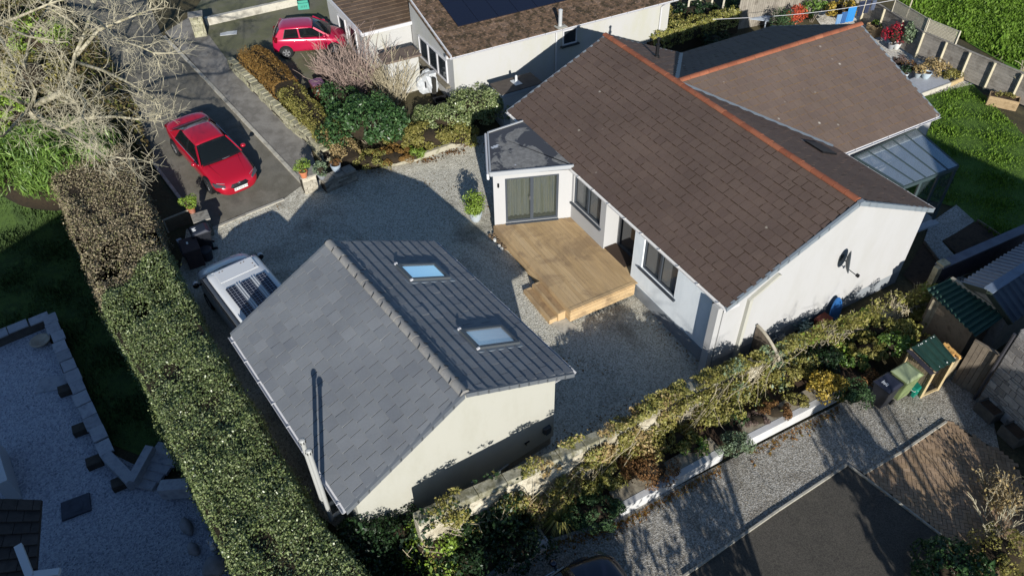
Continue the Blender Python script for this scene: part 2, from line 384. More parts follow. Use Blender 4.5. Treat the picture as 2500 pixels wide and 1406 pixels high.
# ================================================================ ROOF HELPERS
def tile_slope(name, A, B, Cc, D, mat, parent, tw=.36, te=.345, th=.028, jit=.004, loose=0., gap=.007, dirt=None):
    "tiled slope: A,B eave ends, Cc,D ridge ends (Cc above B, D above A); every tile a thin wedge"
    A, B, Cc, D = [np.array(p, float) for p in (A, B, Cc, D)]
    nrm = np.cross(B-A, D-A); nrm /= np.linalg.norm(nrm); nrm *= (1 if nrm[2] > 0 else -1)
    n = max(1, round(np.linalg.norm(D-A)/te)); mb = MB()
    for j in range(n):
        t0, t1 = j/n, (j+1)/n+.12/n*(j < n-1)
        l0, r0 = A+(D-A)*t0, B+(Cc-B)*t0; l1, r1 = A+(D-A)*t1, B+(Cc-B)*t1
        W = np.linalg.norm(r0-l0); k = max(1, round(W/tw)); off = .5*(j % 2)
        cuts = [0.]+[(i+off)/k for i in range(0 if off else 1, k)]+[1.]
        for a, b in zip(cuts, cuts[1:]):
            g = gap/W; a2, b2 = a+g, b-g
            u = th+random.uniform(-jit, jit)+(random.uniform(.006, .016) if random.random() < loose else 0)
            ul, ur = u+random.uniform(-jit, jit)*.6, u+random.uniform(-jit, jit)*.6
            p = [l0+(r0-l0)*a2, l0+(r0-l0)*b2, l1+(r1-l1)*b2, l1+(r1-l1)*a2]
            top = [p[0]+nrm*ul, p[1]+nrm*ur, p[2]+nrm*.004, p[3]+nrm*.004]
            bot = [q-nrm*.012 for q in p]
            mb.add(bot+top, [(4, 5, 6, 7), (0, 1, 5, 4), (1, 2, 6, 5), (3, 0, 4, 7)])
            if dirt is not None:      # moss and grit gathered along the butt of the tile and up its side joint
                up_ = (p[3]-p[0])/np.linalg.norm(p[3]-p[0]); x0, x1 = sorted((random.random()*.35, .55+random.random()*.5)); x1 = min(x1, 1.)
                if j and random.random() < .9:
                    a_, b_ = p[0]+(p[1]-p[0])*x0, p[0]+(p[1]-p[0])*x1; w_ = random.uniform(.008, .024)
                    mb.hexa([a_-up_*w_, b_-up_*w_*.8, b_, a_], [a_-up_*w_+nrm*.012, b_-up_*w_*.8+nrm*.01, b_+nrm*(u+.002), a_+nrm*(u+.002)], 1)
                if random.random() < .3:
                    s_ = (p[1]-p[0])/np.linalg.norm(p[1]-p[0])*.009; h_ = random.uniform(.3, .9); e_ = p[1]+(p[2]-p[1])*h_
                    mb.hexa([p[1]-s_, p[1]+s_, e_+s_, e_-s_], [p[1]-s_+nrm*(u+.003), p[1]+s_+nrm*(u+.003), e_+s_+nrm*(u*(1-h_)+.006), e_-s_+nrm*(u*(1-h_)+.006)], 1)
    # roof deck below the tiles
    dk = [q-nrm*.013 for q in (A, B, Cc, D)]; db = [q-nrm*.06 for q in (A, B, Cc, D)]
    mb.hexa(db, dk)
    return mb.build(name, [mat]+([dirt] if dirt is not None else []), parent)
def ridge_tiles(name, a, b, mat, parent, r=.13, seg=.45, n=8):
    a, b = np.array(a, float), np.array(b, float); L = np.linalg.norm(b-a); k = max(1, round(L/seg)); mb = MB(); d = (b-a)/L
    s = np.cross(d, (0, 0, 1.)); s /= np.linalg.norm(s)
    for i in range(k):
        p, q = a+d*(L*i/k+.012), a+d*(L*(i+1)/k-.004); dz = random.uniform(-.006, .006)
        V = []
        for e, rr in ((p, r*1.0), (q, r*1.06)):
            for j in range(n+1):
                an = PI*j/n; V.append(e+s*math.cos(an)*rr*1.05+np.array([0, 0, math.sin(an)*rr*.8-.045+dz]))
        F = [(j, j+1, n+2+j, n+1+j) for j in range(n)]+[tuple(range(n, -1, -1)), tuple(range(n+1, 2*n+2))]
        mb.add(V, F)
    return mb.build(name, mat, parent)
def gutter(name, a, b, mat, parent, out, r=.055):
    "half-round gutter; out = horizontal direction away from the wall"
    a, b, o = np.array(a, float), np.array(b, float), np.array(out, float); mb = MB()
    V = []; n = 7
    for e in (a, b):
        for rr in (r, r-.012):
            for j in range(n+1):
                an = PI+PI*j/n; V.append(e+o*(math.cos(an)*rr)+np.array([0, 0, math.sin(an)*rr]))
    k = n+1
    F = [(j, j+1, 2*k+j+1, 2*k+j) for j in range(n)]+[(k+j, 3*k+j, 3*k+j+1, k+j+1) for j in range(n)]
    F += [(0, 2*k, 3*k, k), (n, k+n, 3*k+n, 2*k+n)]
    for base in (0, 2*k): F += [tuple([base+j for j in range(k)]+[base+k+j for j in range(k-1, -1, -1)])]
    mb.add(V, F)
    L = np.linalg.norm(b-a); m = int(L/.9)
    for i in range(m+1):
        p = a+(b-a)*((i+.3)/(m+.6)); mb.bar(p-o*(r+.004)+[0, 0, .004], p+o*(r+.004)+[0, 0, .004], .025, .014)
    return mb.build(name, mat, parent)
def verge(name, eave, ridge, mat, parent, out, depth=.16, width=.1, n=12):
    "dry verge: overlapping end caps down a gable edge"
    e, r, o = [np.array(p, float) for p in (eave, ridge, out)]; mb = MB()
    for i in range(n):
        p, q = e+(r-e)*(i/n-.004), e+(r-e)*((i+1)/n+.01)
        lift = np.array([0, 0, .035]); fall = np.array([0, 0, .012])
        a, b = p+lift, q+lift-fall
        V = [a-o*width*.6, a+o*.03, b+o*.03, b-o*width*.6]; 
        mb.hexa([v-np.array([0, 0, depth if k in (1, 2) else .03]) for k, v in enumerate(V)], V)
    return mb.build(name, mat, parent)
def slab_poly(name, pts, thick, mat, parent):
    "polygon (any plane) with thickness"
    P = [np.array(p, float) for p in pts]; nrm = np.cross(P[1]-P[0], P[2]-P[0]); nrm /= np.linalg.norm(nrm)
    return MB().hexa([p-nrm*thick for p in P], P).build(name, mat, parent)
def window(parent, o, ux, w, h, mats, panes=2, out=(0, 0), depth=.07, fw=.06, name='window', sill=None, silmat=None, blind=None):
    "window in a vertical wall: o bottom-left (local), ux unit direction along the wall, out unit direction outwards"
    o = np.array(o, float); u = np.array([*ux, 0.]); n = np.array([*out, 0.]); z = np.array([0, 0, 1.])
    P = lambda a, b, c=0.: o+u*a+z*b+n*c
    def blk(mb, a0, a1, b0, b1, c0, c1): mb.hexa([P(a0, b0, c0), P(a1, b0, c0), P(a1, b1, c0), P(a0, b1, c0)], [P(a0, b0, c1), P(a1, b0, c1), P(a1, b1, c1), P(a0, b1, c1)])
    f = MB(); 
    blk(f, 0, fw, 0, h, -.04, .03); blk(f, w-fw, w, 0, h, -.04, .03); blk(f, fw, w-fw, 0, fw, -.04, .03); blk(f, fw, w-fw, h-fw, h, -.04, .03)
    for i in range(1, panes):
        c = w*i/panes; blk(f, c-fw*.8, c+fw*.8, fw, h-fw, -.04, .026)
    fr = f.build(name, mats[0], parent)
    for i in range(panes):
        g = MB(); a0 = fw if i == 0 else w*i/panes+fw*.8; a1 = w-fw if i == panes-1 else w*(i+1)/panes-fw*.8
        if blind:
            bl = MB(); nb = int((h-2*fw)/.05)
            for k in range(nb): blk(bl, a0, a1, fw+k*.05, fw+k*.05+.042, -.075+.002*(k % 2), -.065)
            bl.build('blind', blind, fr)
        blk(g, a0, a1, fw, h-fw, -.025, -.015); g.build('pane', mats[1], fr)
    if sill: 
        s = MB(); blk(s, -.1, w+.1, -.07, -.005, -.02, sill); s.build('sill', silmat or mats[0], fr)
    return fr
# ================================================================ BUNGALOW
M_TILE = tilemat('brown_concrete_tile', ['#493d37', '#4d413a', '#4b3f39', '#4f433c'], moss=('#2a2118', 3.5, .66), lich=('#a59d8c', 1.3, .085))
M_TILE2 = tilemat('wing_concrete_tile', ['#524741', '#564a43', '#534841', '#584c44'], moss=('#463c26', 2.5, .68), lich=('#b8b0a0', 1.5, .1))
M_DIRT = mottled('tile_moss', ['#241a12', '#2e2218', '#1d150e'], 9, .95, 0)
M_DIRT2 = mottled('wing_tile_moss', ['#3d2e22', '#4a3a28', '#33261b'], 9, .95, 0)
M_RIDGE = tilemat('terracotta_ridge', ['#6e3d2b', '#804a35', '#76432f', '#8a523b'], moss=('#4a3626', 5, .6))
PLINTH = plaster('grey_plinth', '#6b7074', '#53575a', .4)
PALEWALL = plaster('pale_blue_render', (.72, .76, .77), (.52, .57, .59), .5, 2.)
BH = thing('bungalow', 'white rendered bungalow with brown tiled roof, red ridge tiles and timber deck in front', 'house', (*HF.o, 0), HF.a)
HL = lambda px, py, z: HF.L(R(px, py, z))
EWY, EWZ, RY, RZ, EEY, EEZ = -4.87, 2.5, -.2, 4.5, 3.86, 2.74
X0, X1 = .33, 13.47
tile_slope('roof_slope', (X0+.1, EWY, EWZ), (X1+.04, EWY, EWZ), (X1-.05, RY, RZ), (X0-.05, RY, RZ), M_TILE, BH, th=.034, dirt=M_DIRT)
tile_slope('roof_slope', (X1+.05, EEY, EEZ), (X0, EEY, EEZ), (X0-.05, RY, RZ), (X1-.05, RY, RZ), M_TILE, BH, th=.034, dirt=M_DIRT)
ridge_tiles('ridge', (X0-.08, RY, RZ+.05), (X1-.1, RY, RZ+.05), M_RIDGE, BH, r=.115)
# wing towards the back garden
wr = HL(2100, 60, 4.5); we1 = HL(2277, 291, 2.6); we0 = HL(2064, 369, 2.6); wn = HL(1873, 73, 2.75)
WX = wr[0]; WY = wr[1]
SE_X = (we1[0]+we0[0])/2; NW_X = 2*WX-SE_X+.1
tile_slope('roof_slope', (SE_X, .5, 2.6), (SE_X, WY, 2.6), (WX, WY, RZ), (WX, RY, RZ), M_TILE2, BH, tw=.42, dirt=M_DIRT2)
tile_slope('roof_slope', (NW_X, WY, 2.7), (NW_X, .5, 2.7), (WX, RY, RZ), (WX, WY, RZ), M_TILE2, BH, tw=.42, dirt=M_DIRT2)
ridge_tiles('ridge', (WX, RY+.1, RZ+.05), (WX, WY+.05, RZ+.05), M_RIDGE, BH, r=.115)
# valley leads: line where the wing slope meets the back slope
def valley(xe, ze):
    ks = (RZ-ze)/abs(xe-WX); kb = (RZ-EEZ)/(EEY-RY); sg = 1 if xe > WX else -1
    pts = []
    for t in (0.02, 1.):
        z = RZ-(RZ-max(ze, EEZ))*t; pts.append((WX+sg*(RZ-z)/ks, RY+(RZ-z)/kb, z+.035))
    MB().bar(pts[0], pts[1], .16, .03).build('valley_lead', GREYM, BH)
valley(SE_X, 2.6); valley(NW_X, 2.7)
verge('verge', (X1+.03, EWY, EWZ-.01), (X1+.0, RY-.08, RZ-.01), GREYM, BH, (1, 0, 0), n=13)
verge('verge', (X1+.03, EEY, EEZ-.01), (X1+.0, RY+.08, RZ-.01), GREYM, BH, (1, 0, 0), n=11)
MB().box((X1+.0, RY, RZ-.0), (.13, .2, .13)).build('verge_cap', GREYM, BH)
verge('verge', (X0+.08, EWY, EWZ-.01), (X0-.03, RY, RZ-.01), GREYM, BH, (-1, 0, 0), depth=.1, n=13)
verge('verge', (X0, EEY, EEZ-.01), (X0-.03, RY, RZ-.01), GREYM, BH, (-1, 0, 0), depth=.1, n=11)
verge('verge', (SE_X, WY, 2.59), (WX, WY, RZ-.01), GREYM, BH, (0, 1, 0), depth=.1, n=10)
verge('verge', (NW_X, WY, 2.69), (WX, WY, RZ-.01), GREYM, BH, (0, 1, 0), depth=.1, n=10)
GUT = flat('white_gutter', '#c9c6c0', .4)
gutter('gutter', (4.5, EWY-.05, EWZ-.03), (X1, EWY-.05, EWZ-.03), GUT, BH, (0, -1, 0))
gutter('gutter', (X0+.1, EWY-.05, EWZ-.03), (4.5, EWY-.05, EWZ-.03), GUT, BH, (0, -1, 0))
gutter('gutter', (X1+.02, EEY+.05, EEZ-.02), (SE_X+.1, EEY+.05, EEZ-.02), UPVC, BH, (0, 1, 0))
gutter('gutter', (SE_X+.05, EEY-.3, 2.56), (SE_X+.05, WY, 2.56), UPVC, BH, (1, 0, 0))
gutter('gutter', (NW_X-.05, EEY-.1, 2.66), (NW_X-.05, WY, 2.66), UPVC, BH, (-1, 0, 0))
# walls: slabs, butted
WYW = -4.75                                   # west wall face
REC0, REC1, RECY = 7.27, 8.95, -4.15          # entrance recess
def wallbox(mb, x0, x1, y0, y1, z0, z1, m=0): mb.box(((x0+x1)/2, (y0+y1)/2, (z0+z1)/2), (x1-x0, y1-y0, z1-z0), m=m)
def wall_holes(name, x0, x1, z0, z1, yf, t, holes, mat, parent):
    "wall along x with its outer face at y=yf, thickness t inwards, holes (x0,x1,z0,z1)"
    mb = MB(); xs = x0
    for hx0, hx1, hz0, hz1 in sorted(holes):
        wallbox(mb, xs, hx0, yf, yf+t, z0, z1)
        if hz0 > z0: wallbox(mb, hx0, hx1, yf, yf+t, z0, hz0)
        if hz1 < z1: wallbox(mb, hx0, hx1, yf, yf+t, hz1, z1)
        xs = hx1
    wallbox(mb, xs, x1, yf, yf+t, z0, z1); return mb.build(name, mat, parent)
WT = 2.44
W1 = (5.2, 6.95, .96, 2.24); W2 = (9.46, 11.2, .96, 2.24)
wall_holes('front_wall', .6, REC0, -.6, WT, WYW, .25, [W1], WHITE, BH)
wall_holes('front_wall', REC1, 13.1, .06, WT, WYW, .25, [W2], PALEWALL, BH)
MB().box(((REC1+13.38)/2, WYW+.11, -.34), (13.38-REC1, .3, .8)).build('plinth', PLINTH, BH)
MB().box((REC0-.125, (WYW+.25+RECY)/2, 1.0), (.25, RECY-WYW-.25, 2.88)).box((REC1+.125, (WYW+.25+RECY)/2, 1.0), (.25, RECY-WYW-.25, 2.88)).build('porch_side_wall', WHITE, BH)
wall_holes('porch_wall', REC0-.25, REC1+.25, -.5, WT, RECY, .2, [(REC0+.1, REC0+1.25, .22, 2.2)], WHITE, BH)
d = window(BH, (REC0+.1, RECY, .22), (1, 0), 1.15, 1.98, (ANTH, DARKGL), 1, (0, -1), name='front_door', fw=.1)
MB().box((REC0+.6, RECY-.3, .235), (1.3, .5, .03)).build('door_mat', flat('dark_mat', '#2b2119', .95), BH)
BLIND = flat('white_blind', '#c4c6c3', .7)
for wv in (W1, W2):
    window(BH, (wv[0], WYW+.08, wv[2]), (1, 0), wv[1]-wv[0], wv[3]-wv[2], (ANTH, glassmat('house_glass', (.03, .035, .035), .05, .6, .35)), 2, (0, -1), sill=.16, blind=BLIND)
# pier and gables
def gable(name, x0, x1, mat, y0, y1, zb):
    k1 = (RZ-EWZ)/(RY-EWY); k2 = (RZ-EEZ)/(EEY-RY); o = .11
    zt = lambda y: RZ-(k1*(RY-y) if y < RY else k2*(y-RY))-o
    poly = [(y0, zb), (y1, zb), (y1, zt(y1)), (RY, zt(RY)), (y0, zt(y0))]
    return MB().hexa([(x0, y, z) for y, z in poly], [(x1, y, z) for y, z in poly]).build(name, mat, BH)
gable('gable_wall', 13.1, 13.37, WHITE, -4.8, EEY-.12, .0)
MB().box((13.235, (-4.8+EEY-.12)/2, -.42), (.27, EEY-.12+4.8, .84)).build('plinth', PLINTH, BH)
gable('gable_wall', .45, .6, WHITE, WYW, EEY-.15, -.7)
MB().box((7, EEY-.27, .9), (12.2, .24, 3.2)).build('back_wall', WHITE, BH)
MB().box((SE_X-.3, (EEY+WY)/2, .9), (.24, WY-EEY-.1, 3.2)).box((NW_X+.3, (EEY+WY)/2, .9), (.24, WY-EEY-.1, 3.2)).build('wing_wall', WHITE, BH)
mb = MB(); kk = (RZ-2.6)/(SE_X-WX)
pl = [(NW_X+.18, -.6), (SE_X-.18, -.6), (SE_X-.18, 2.55), (WX, RZ-.1), (NW_X+.18, 2.62)]
mb.hexa([(x, WY-.25, z) for x, z in pl], [(x, WY-.06, z) for x, z in pl]).build('wing_gable', WHITE, BH)
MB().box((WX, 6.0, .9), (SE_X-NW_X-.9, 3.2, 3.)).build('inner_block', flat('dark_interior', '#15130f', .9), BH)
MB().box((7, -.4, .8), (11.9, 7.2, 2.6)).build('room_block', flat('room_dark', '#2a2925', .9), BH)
# soffit pier on the near corner, downpipes
MB().box((13.22, -4.93, .75), (.27, .2, 3.3)).build('corner_pier', WHITE, BH)
MB().tube([(12.98, -4.9, 2.4), (12.98, -4.9, 2.3), (12.98, -4.84, 2.15), (12.98, -4.84, -.5)], .035).build('downpipe', GREYM, BH)
MB().box((13.43, -3.85, 1.0), (.12, .13, 2.6)).hexa([(13.375, -3.92, 2.3), (13.48, -3.92, 2.3), (13.48, -3.79, 2.3), (13.375, -3.79, 2.3)], [(13.375, -2.9, 2.88), (13.48, -2.9, 2.88), (13.48, -2.8, 2.83), (13.375, -2.8, 2.83)]).build('pipe_boxing', CREAM, BH)
MB().box((13.2, -4.5, 2.22), (.36, .6, .12)).build('soffit_box', UPVC, BH)
# roof flue on the back slope, roof window
f = HL(1603, 140, 3.95); f[2] = RZ-(RZ-EEZ)*(f[1]-RY)/(EEY-RY)
MB().lathe(f, [(.12, -.05), (.1, .12), (.07, .13), (.065, .5), (.09, .5), (.09, .56), (.05, .57), (.05, .75), (.075, .76), (.075, .82), (.02, .86)], 14).build('flue', BLACK, BH, smooth=False)
vx = HL(1885, 305, 3.1)
zs = lambda y: RZ-(RZ-EEZ)*(y-RY)/(EEY-RY)
vx = np.array([9.6, 2.6]); 
MB().hexa([(vx[0]-.4, 2.2, zs(2.2)+.03), (vx[0]+.4, 2.2, zs(2.2)+.03), (vx[0]+.4, 3.0, zs(3.0)+.03), (vx[0]-.4, 3.0, zs(3.0)+.03)], [(vx[0]-.4, 2.2, zs(2.2)+.1), (vx[0]+.4, 2.2, zs(2.2)+.1), (vx[0]+.4, 3.0, zs(3.0)+.1), (vx[0]-.4, 3.0, zs(3.0)+.1)]).build('roof_window', BLACK, BH)
# flat-roofed extension (splayed front)
Ef = [HL(1208, 549, .2), HL(1384, 531, .2)]     # front wall foot: left, right
Er = [HL(1192, 318, 2.45), HL(1197, 411, 2.45), HL(1366, 392, 2.45), HL(1250, 290, 2.45)]
e0, e1 = Ef[0][:2], Ef[1][:2]; eu = (e1-e0)/np.linalg.norm(e1-e0); en = np.array([eu[1], -eu[0]])   # outwards
EL = np.linalg.norm(e1-e0); bl = Er[0][:2]-en*0
sd = (Er[0][:2]-Er[1][:2]); sl_ = np.linalg.norm(sd); sd = sd/sl_
EZ = 2.48
DL, DR, DB, DT = .43, 2.42, .24, 2.24
def along(a, z, off=0.): return (*(e0+eu*a+en*off), z)
mb = MB()
for a0, a1, z0, z1 in ((0, DL, -.5, EZ), (DR, EL+.2, -.5, EZ), (DL, DR, -.5, DB), (DL, DR, DT, EZ)):
    mb.hexa([along(a0, z0, 0), along(a1, z0, 0), along(a1, z0, -.22), along(a0, z0, -.22)], [along(a0, z1, 0), along(a1, z1, 0), along(a1, z1, -.22), along(a0, z1, -.22)])
mb.build('extension_front_wall', WHITE, BH)
i0 = e0-en*.222; b0 = e0+sd*sl_; sn = np.array([-sd[1], sd[0]]); sn = sn if sn@eu > 0 else -sn
mb = MB().hexa([(*i0, -.5), (*(i0+sn*.2), -.5), (*(b0+sn*.2), -.5), (*b0, -.5)], [(*i0, EZ), (*(i0+sn*.2), EZ), (*(b0+sn*.2), EZ), (*b0, EZ)])
mb.build('extension_side_wall', WHITE, BH)
MB().hexa([(*(i0+sn*.4-en*.5), .1), (*(e1-en*.7), .1), (4.0, WYW-.1, .1), (*(b0+sn*.4), .1)], [(*(i0+sn*.4-en*.5), 2.2), (*(e1-en*.7), 2.2), (4., WYW-.1, 2.2), (*(b0+sn*.4), 2.2)]).build('extension_room', flat('room_grey', '#5d5f57', .9), BH)
pd = window(BH, along(DL, DB, -.06), tuple(eu), DR-DL, DT-DB, (ANTH, glassmat('patio_glass', (.05, .06, .05), .04, .8, .45)), 2, tuple(en), name='patio_doors', fw=.075)
def curtains():
    mb = MB(); k = 46; W = DR-DL-.2
    V = []; 
    for zz in (DB+.1, DT-.1):
        for i in range(k+1): V.append(along(DL+.1+W*i/k, zz, -.28+.035*math.sin(i*1.35)+.012*math.sin(i*.6)))
    mb.add(V, [(i, i+1, k+2+i, k+1+i) for i in range(k)])
    m, nt, b = newmat('striped_curtain'); tc = nd(nt, 'ShaderNodeTexCoord').outputs['Object']
    mp = nd(nt, 'ShaderNodeMapping'); mp.inputs['Scale'].default_value = (9, 9, .4); nt.links.new(tc, mp.inputs[0])
    c = ramp(nt, noise(nt, 1.1, 2, .5, mp.outputs[0]), [(.3, '#7f8a78'), (.42, '#a8aa86'), (.5, '#93a2a6'), (.6, '#b5b79f'), (.7, '#6f86a0')])
    nt.links.new(c, b.inputs['Base Color']); b.inputs['Roughness'].default_value = .9
    mb.build('curtain', m, pd)
curtains()
MB().hexa([along(DL-.02, DB-.07, .0), along(DR+.02, DB-.07, .0), along(DR+.02, DB-.07, .1), along(DL-.02, DB-.07, .1)], [along(DL-.02, DB-.01, 0), along(DR+.02, DB-.01, 0), along(DR+.02, DB-.03, .1), along(DL-.02, DB-.03, .1)]).build('door_sill', ANTH, pd)
mb = MB(); p = np.array(along(DL+(DR-DL)*.5-.09, DB+1., .035)); mb.bar(p, p+[0, 0, .16], .025).build('handle', flat('steel', '#8d9296', .35, .8), pd)
def flatroof():
    m, nt, b = newmat('wet_roofing_felt'); pos = gpos(nt)
    f = ramp(nt, noise(nt, .75, 5, .6, pos, .8), [(.47, (0, 0, 0)), (.5, (1, 1, 1))])
    c = mixc(nt, f, ramp(nt, noise(nt, 6, 4, .7, pos), [(.3, '#4c4a46'), (.7, '#6f6d68')]), '#33312f')
    c = mixc(nt, ramp(nt, noise(nt, 1.3, 4, .6, pos), [(.66, (0, 0, 0)), (.7, (1, 1, 1))]), c, '#a3a8ae')
    c = mixc(nt, ramp(nt, noise(nt, 2.6, 6, .8, pos), [(.7, (0, 0, 0)), (.73, (1, 1, 1))]), c, '#15130f')
    nt.links.new(c, b.inputs['Base Color'])
    rr = nd(nt, 'ShaderNodeMapRange'); rr.inputs[3].default_value = .6; rr.inputs[4].default_value = .12; nt.links.new(f, rr.inputs[0]); nt.links.new(rr.outputs[0], b.inputs['Roughness'])
    return m
r0 = e0+en*.1-sn*.1; r1 = e1+en*.1+eu*.15; r2 = np.array([e1[0]+.2, EWY+.05]); r3 = np.array([b0[0]-.1, EWY+.05]); r4 = b0-sn*.1-eu*0
poly = [r0, r1, r2, r3, r4]
MB().prism(poly, EZ+.004, EZ+.12).build('flat_roof', flatroof(), BH)
mb = MB(); UPG = flat('grey_roof_trim', '#85888a', .45)
for a, b in ((r0, r1), (r4, r0), (r3, r4)): mb.bar((*a, EZ+.075), (*b, EZ+.075), .06, .17)
mb.build('roof_trim', UPG, BH)
mb = MB(); q0, q1 = r4-sn*.09, r0-sn*.09; mb.tube([(*q0, EZ+.06), (*q1, EZ+.04)], .05, 8); mb.tube([(*q1, EZ+.04), (*(q1+en*.06), EZ-.1)], .05, 8)
mb.build('gutter', UPVC, BH)
p = np.array(along(.18, 2.0, .04)); MB().box(p, (.05, .05, .16), .4).build('wall_lamp', BLACK, BH)
# satellite dish on the gable
sdp = HF.W(13.37, -.05, 2.25)
DI = thing('satellite_dish', 'dark round satellite dish on a short bracket on the white gable', 'satellite dish', sdp, HF.a)
mb = MB(); nrm = Vector((.75, .62, .14)).normalized(); q = nrm.to_track_quat('Z', 'Y').to_matrix(); V = []; n = 20
for k, (r, h) in enumerate(((.02, -.09), (.15, -.075), (.26, -.03), (.33, .012), (.335, -.004), (.26, -.05), (.15, -.095), (.02, -.11))):
    for j in range(n): V.append(Vector((.34, 0, .05))+q @ Vector((r*math.cos(2*PI*j/n), r*1.1*math.sin(2*PI*j/n), h)))
mb.add(V, [(i*n+j, i*n+(j+1) % n, (i+1)*n+(j+1) % n, (i+1)*n+j) for i in range(7) for j in range(n)])
DG = flat('dish_grey', '#30363a', .5); mb.build('reflector', DG, DI, smooth=True)
MB().box((.02, 0, 0), (.03, .16, .2)).tube([(.03, 0, 0), (.2, 0, .0), (.27, 0, .04)], .025).build('bracket', DG, DI)
mb = MB().tube([(.3, .0, -.2), (.66, .12, -.32)], .014, 6); mb.box((.68, .125, -.3), (.1, .07, .09)).build('receiver_arm', BLACK, DI)
# ---------------------------------------------------------------- deck
DECK = thing('timber_deck', 'light brown raised timber deck with two steps between the doors and the courtyard', 'deck', (*HF.o, 0), HF.a)
M_DECK = None
def deckmat():
    m, nt, b = newmat('deck_board'); pos = nd(nt, 'ShaderNodeTexCoord').outputs['Object']
    mp = nd(nt, 'ShaderNodeMapping'); mp.inputs['Scale'].default_value = (.6, 6, 6); nt.links.new(pos, mp.inputs[0])
    g = nd(nt, 'ShaderNodeNewGeometry').outputs['Random Per Island']
    c = ramp(nt, g, [(0, '#98805c'), (.5, '#a48b66'), (1, '#ad946e')])
    c = mixc(nt, .35, c, ramp(nt, noise(nt, 2.2, 5, .65, mp.outputs[0]), [(.3, '#6d533a'), (.7, '#c4a47c')]), 'OVERLAY')
    f = ramp(nt, noise(nt, .8, 4, .6, pos, .7), [(.5, (0, 0, 0)), (.6, (.6,)*3)])
    c = mixc(nt, f, c, '#69553f')
    f = ramp(nt, noise(nt, .6, 5, .65, mp.outputs[0], .3), [(.6, (0, 0, 0)), (.75, (.5,)*3)])
    c = mixc(nt, f, c, '#b59a75')
    nt.links.new(c, b.inputs['Base Color']); b.inputs['Roughness'].default_value = .7; return m
M_DECK = deckmat(); DKZ = .2; M_TREAD = mottled('stained_tread', ['#6d5940', '#84694a', '#5c4a36'], 3, .75, .2, 20)
dk = [HL(1208, 552, DKZ)[:2], HL(1392, 753, DKZ)[:2], HL(1553, 699, DKZ)[:2]]
mb = MB(); bw = .145; X_A = max(e0[0], 3.95)+.02; X_E = (dk[1][0]+dk[2][0])/2
y = dk[1][1]+.02; yL0 = e0[1]-.03
i = 0
y = min(dk[1][1], yL0)
while y < WYW-.02:
    y1 = min(y+bw-.006, WYW-.004); yc = (y+y1)/2
    # front edge follows the extension wall
    t = (yc-e0[1])/(e1[1]-e0[1]); xs = e0[0]+(e1[0]-e0[0])*max(0, t)+.015
    mb.box(((xs+X_E)/2, yc, DKZ-.014), (X_E-xs, y1-y, .028)); y += bw
y = WYW
while y < RECY-.01:
    y1 = min(y+bw-.006, RECY-.004); mb.box(((REC0+REC1)/2, (y+y1)/2, DKZ-.014), (REC1-REC0-.01, y1-y, .028)); y += bw
mb.build('boards', M_DECK, DECK)
ye = min(dk[1][1], yL0)
mb = MB()
for z0 in (DKZ-.17, DKZ-.32, DKZ-.47):
    mb.box(((e0[0]+X_E)/2, ye-.016, z0+.0725), (X_E-e0[0], .028, .14)); mb.box((X_E+.016, (ye+dk[2][1])/2, z0+.0725), (.028, dk[2][1]-ye+.05, .14))
mb.build('fascia', M_DECK, DECK)
MB().box((X_E-.07, (ye+dk[2][1])/2, DKZ+.004), (.145, dk[2][1]-ye, .012)).build('edge_board', M_DECK, DECK)
for (xa, xb, y0, y1, zt) in ((7.45, 9.16, ye-.33, ye-.03, DKZ-.17), (7.38, 9.12, ye-.64, ye-.335, DKZ-.35)):
    s = MB(); 
    s.box(((xa+xb)/2, y0+.035, zt-.014), (xb-xa, .09, .028)); s.box(((xa+xb)/2, y0+.19, zt-.016), (xb-xa-.18, .2, .028), m=1); s.box((xb-.045, y0+.19, zt-.014), (.085, .2, .028)); s.box((xa+.045, y0+.19, zt-.014), (.085, .2, .028))
    s.box(((xa+xb)/2, y0-.001, zt-.19), (xb-xa, .028, .32)); s.box((xb-.014, (y0+y1)/2, zt-.19), (.026, y1-y0-.03, .32)); s.box((xa+.014, (y0+y1)/2, zt-.19), (.026, y1-y0-.03, .32))
    s.build('step', [M_DECK, M_TREAD], DECK)
tag(drape('paving_slab', None, CONC, .03, world=[tuple(HF.W(*p)[:2]) for p in ((9.1, ye-.55), (9.75, ye-.5), (9.75, ye+.1), (9.1, ye+.05))], kind=None), 'pale paving slab on the gravel at the foot of the deck steps', 'paving slab')

# ================================================================ GARAGE
GA = thing('garage', 'cream rendered garage with grey tiled roof and two skylights', 'garage', (*GF.o, 0), GF.a)
M_GT = tilemat('grey_slate_tile', ['#595e64', '#62676c', '#5e6368', '#676c71'], rough=.6, grime=.14)
GRZ, GEZ, GHW, GL_ = 4.1, 2.44, 3.4, 6.93
tile_slope('roof_slope', (-.05, -GHW, GEZ), (GL_, -GHW, GEZ), (GL_, 0, GRZ), (-.05, 0, GRZ), M_GT, GA, tw=.385, te=.345, th=.045, loose=.1, gap=.012)
tile_slope('roof_slope', (GL_, GHW, GEZ), (-.05, GHW, GEZ), (-.05, 0, GRZ), (GL_, 0, GRZ), M_GT, GA, tw=.385, te=.33, th=.046, loose=.05)
ridge_tiles('ridge', (-.08, 0, GRZ+.05), (GL_+.03, 0, GRZ+.05), tilemat('grey_ridge_tile', ['#717271', '#7d7e7c', '#777876'], rough=.7), GA, r=.12)
mb = MB()
for i in range(16):
    x = -.08+(GL_+.1)*i/15; 
    for s in (-1, 1): mb.bar((x, s*.05, GRZ+.13), (x+.02, s*.15, GRZ+.05), .014)
mb.build('ridge_clips', BLACK, GA)
GV = flat('verge_grey', '#4c5054', .55)
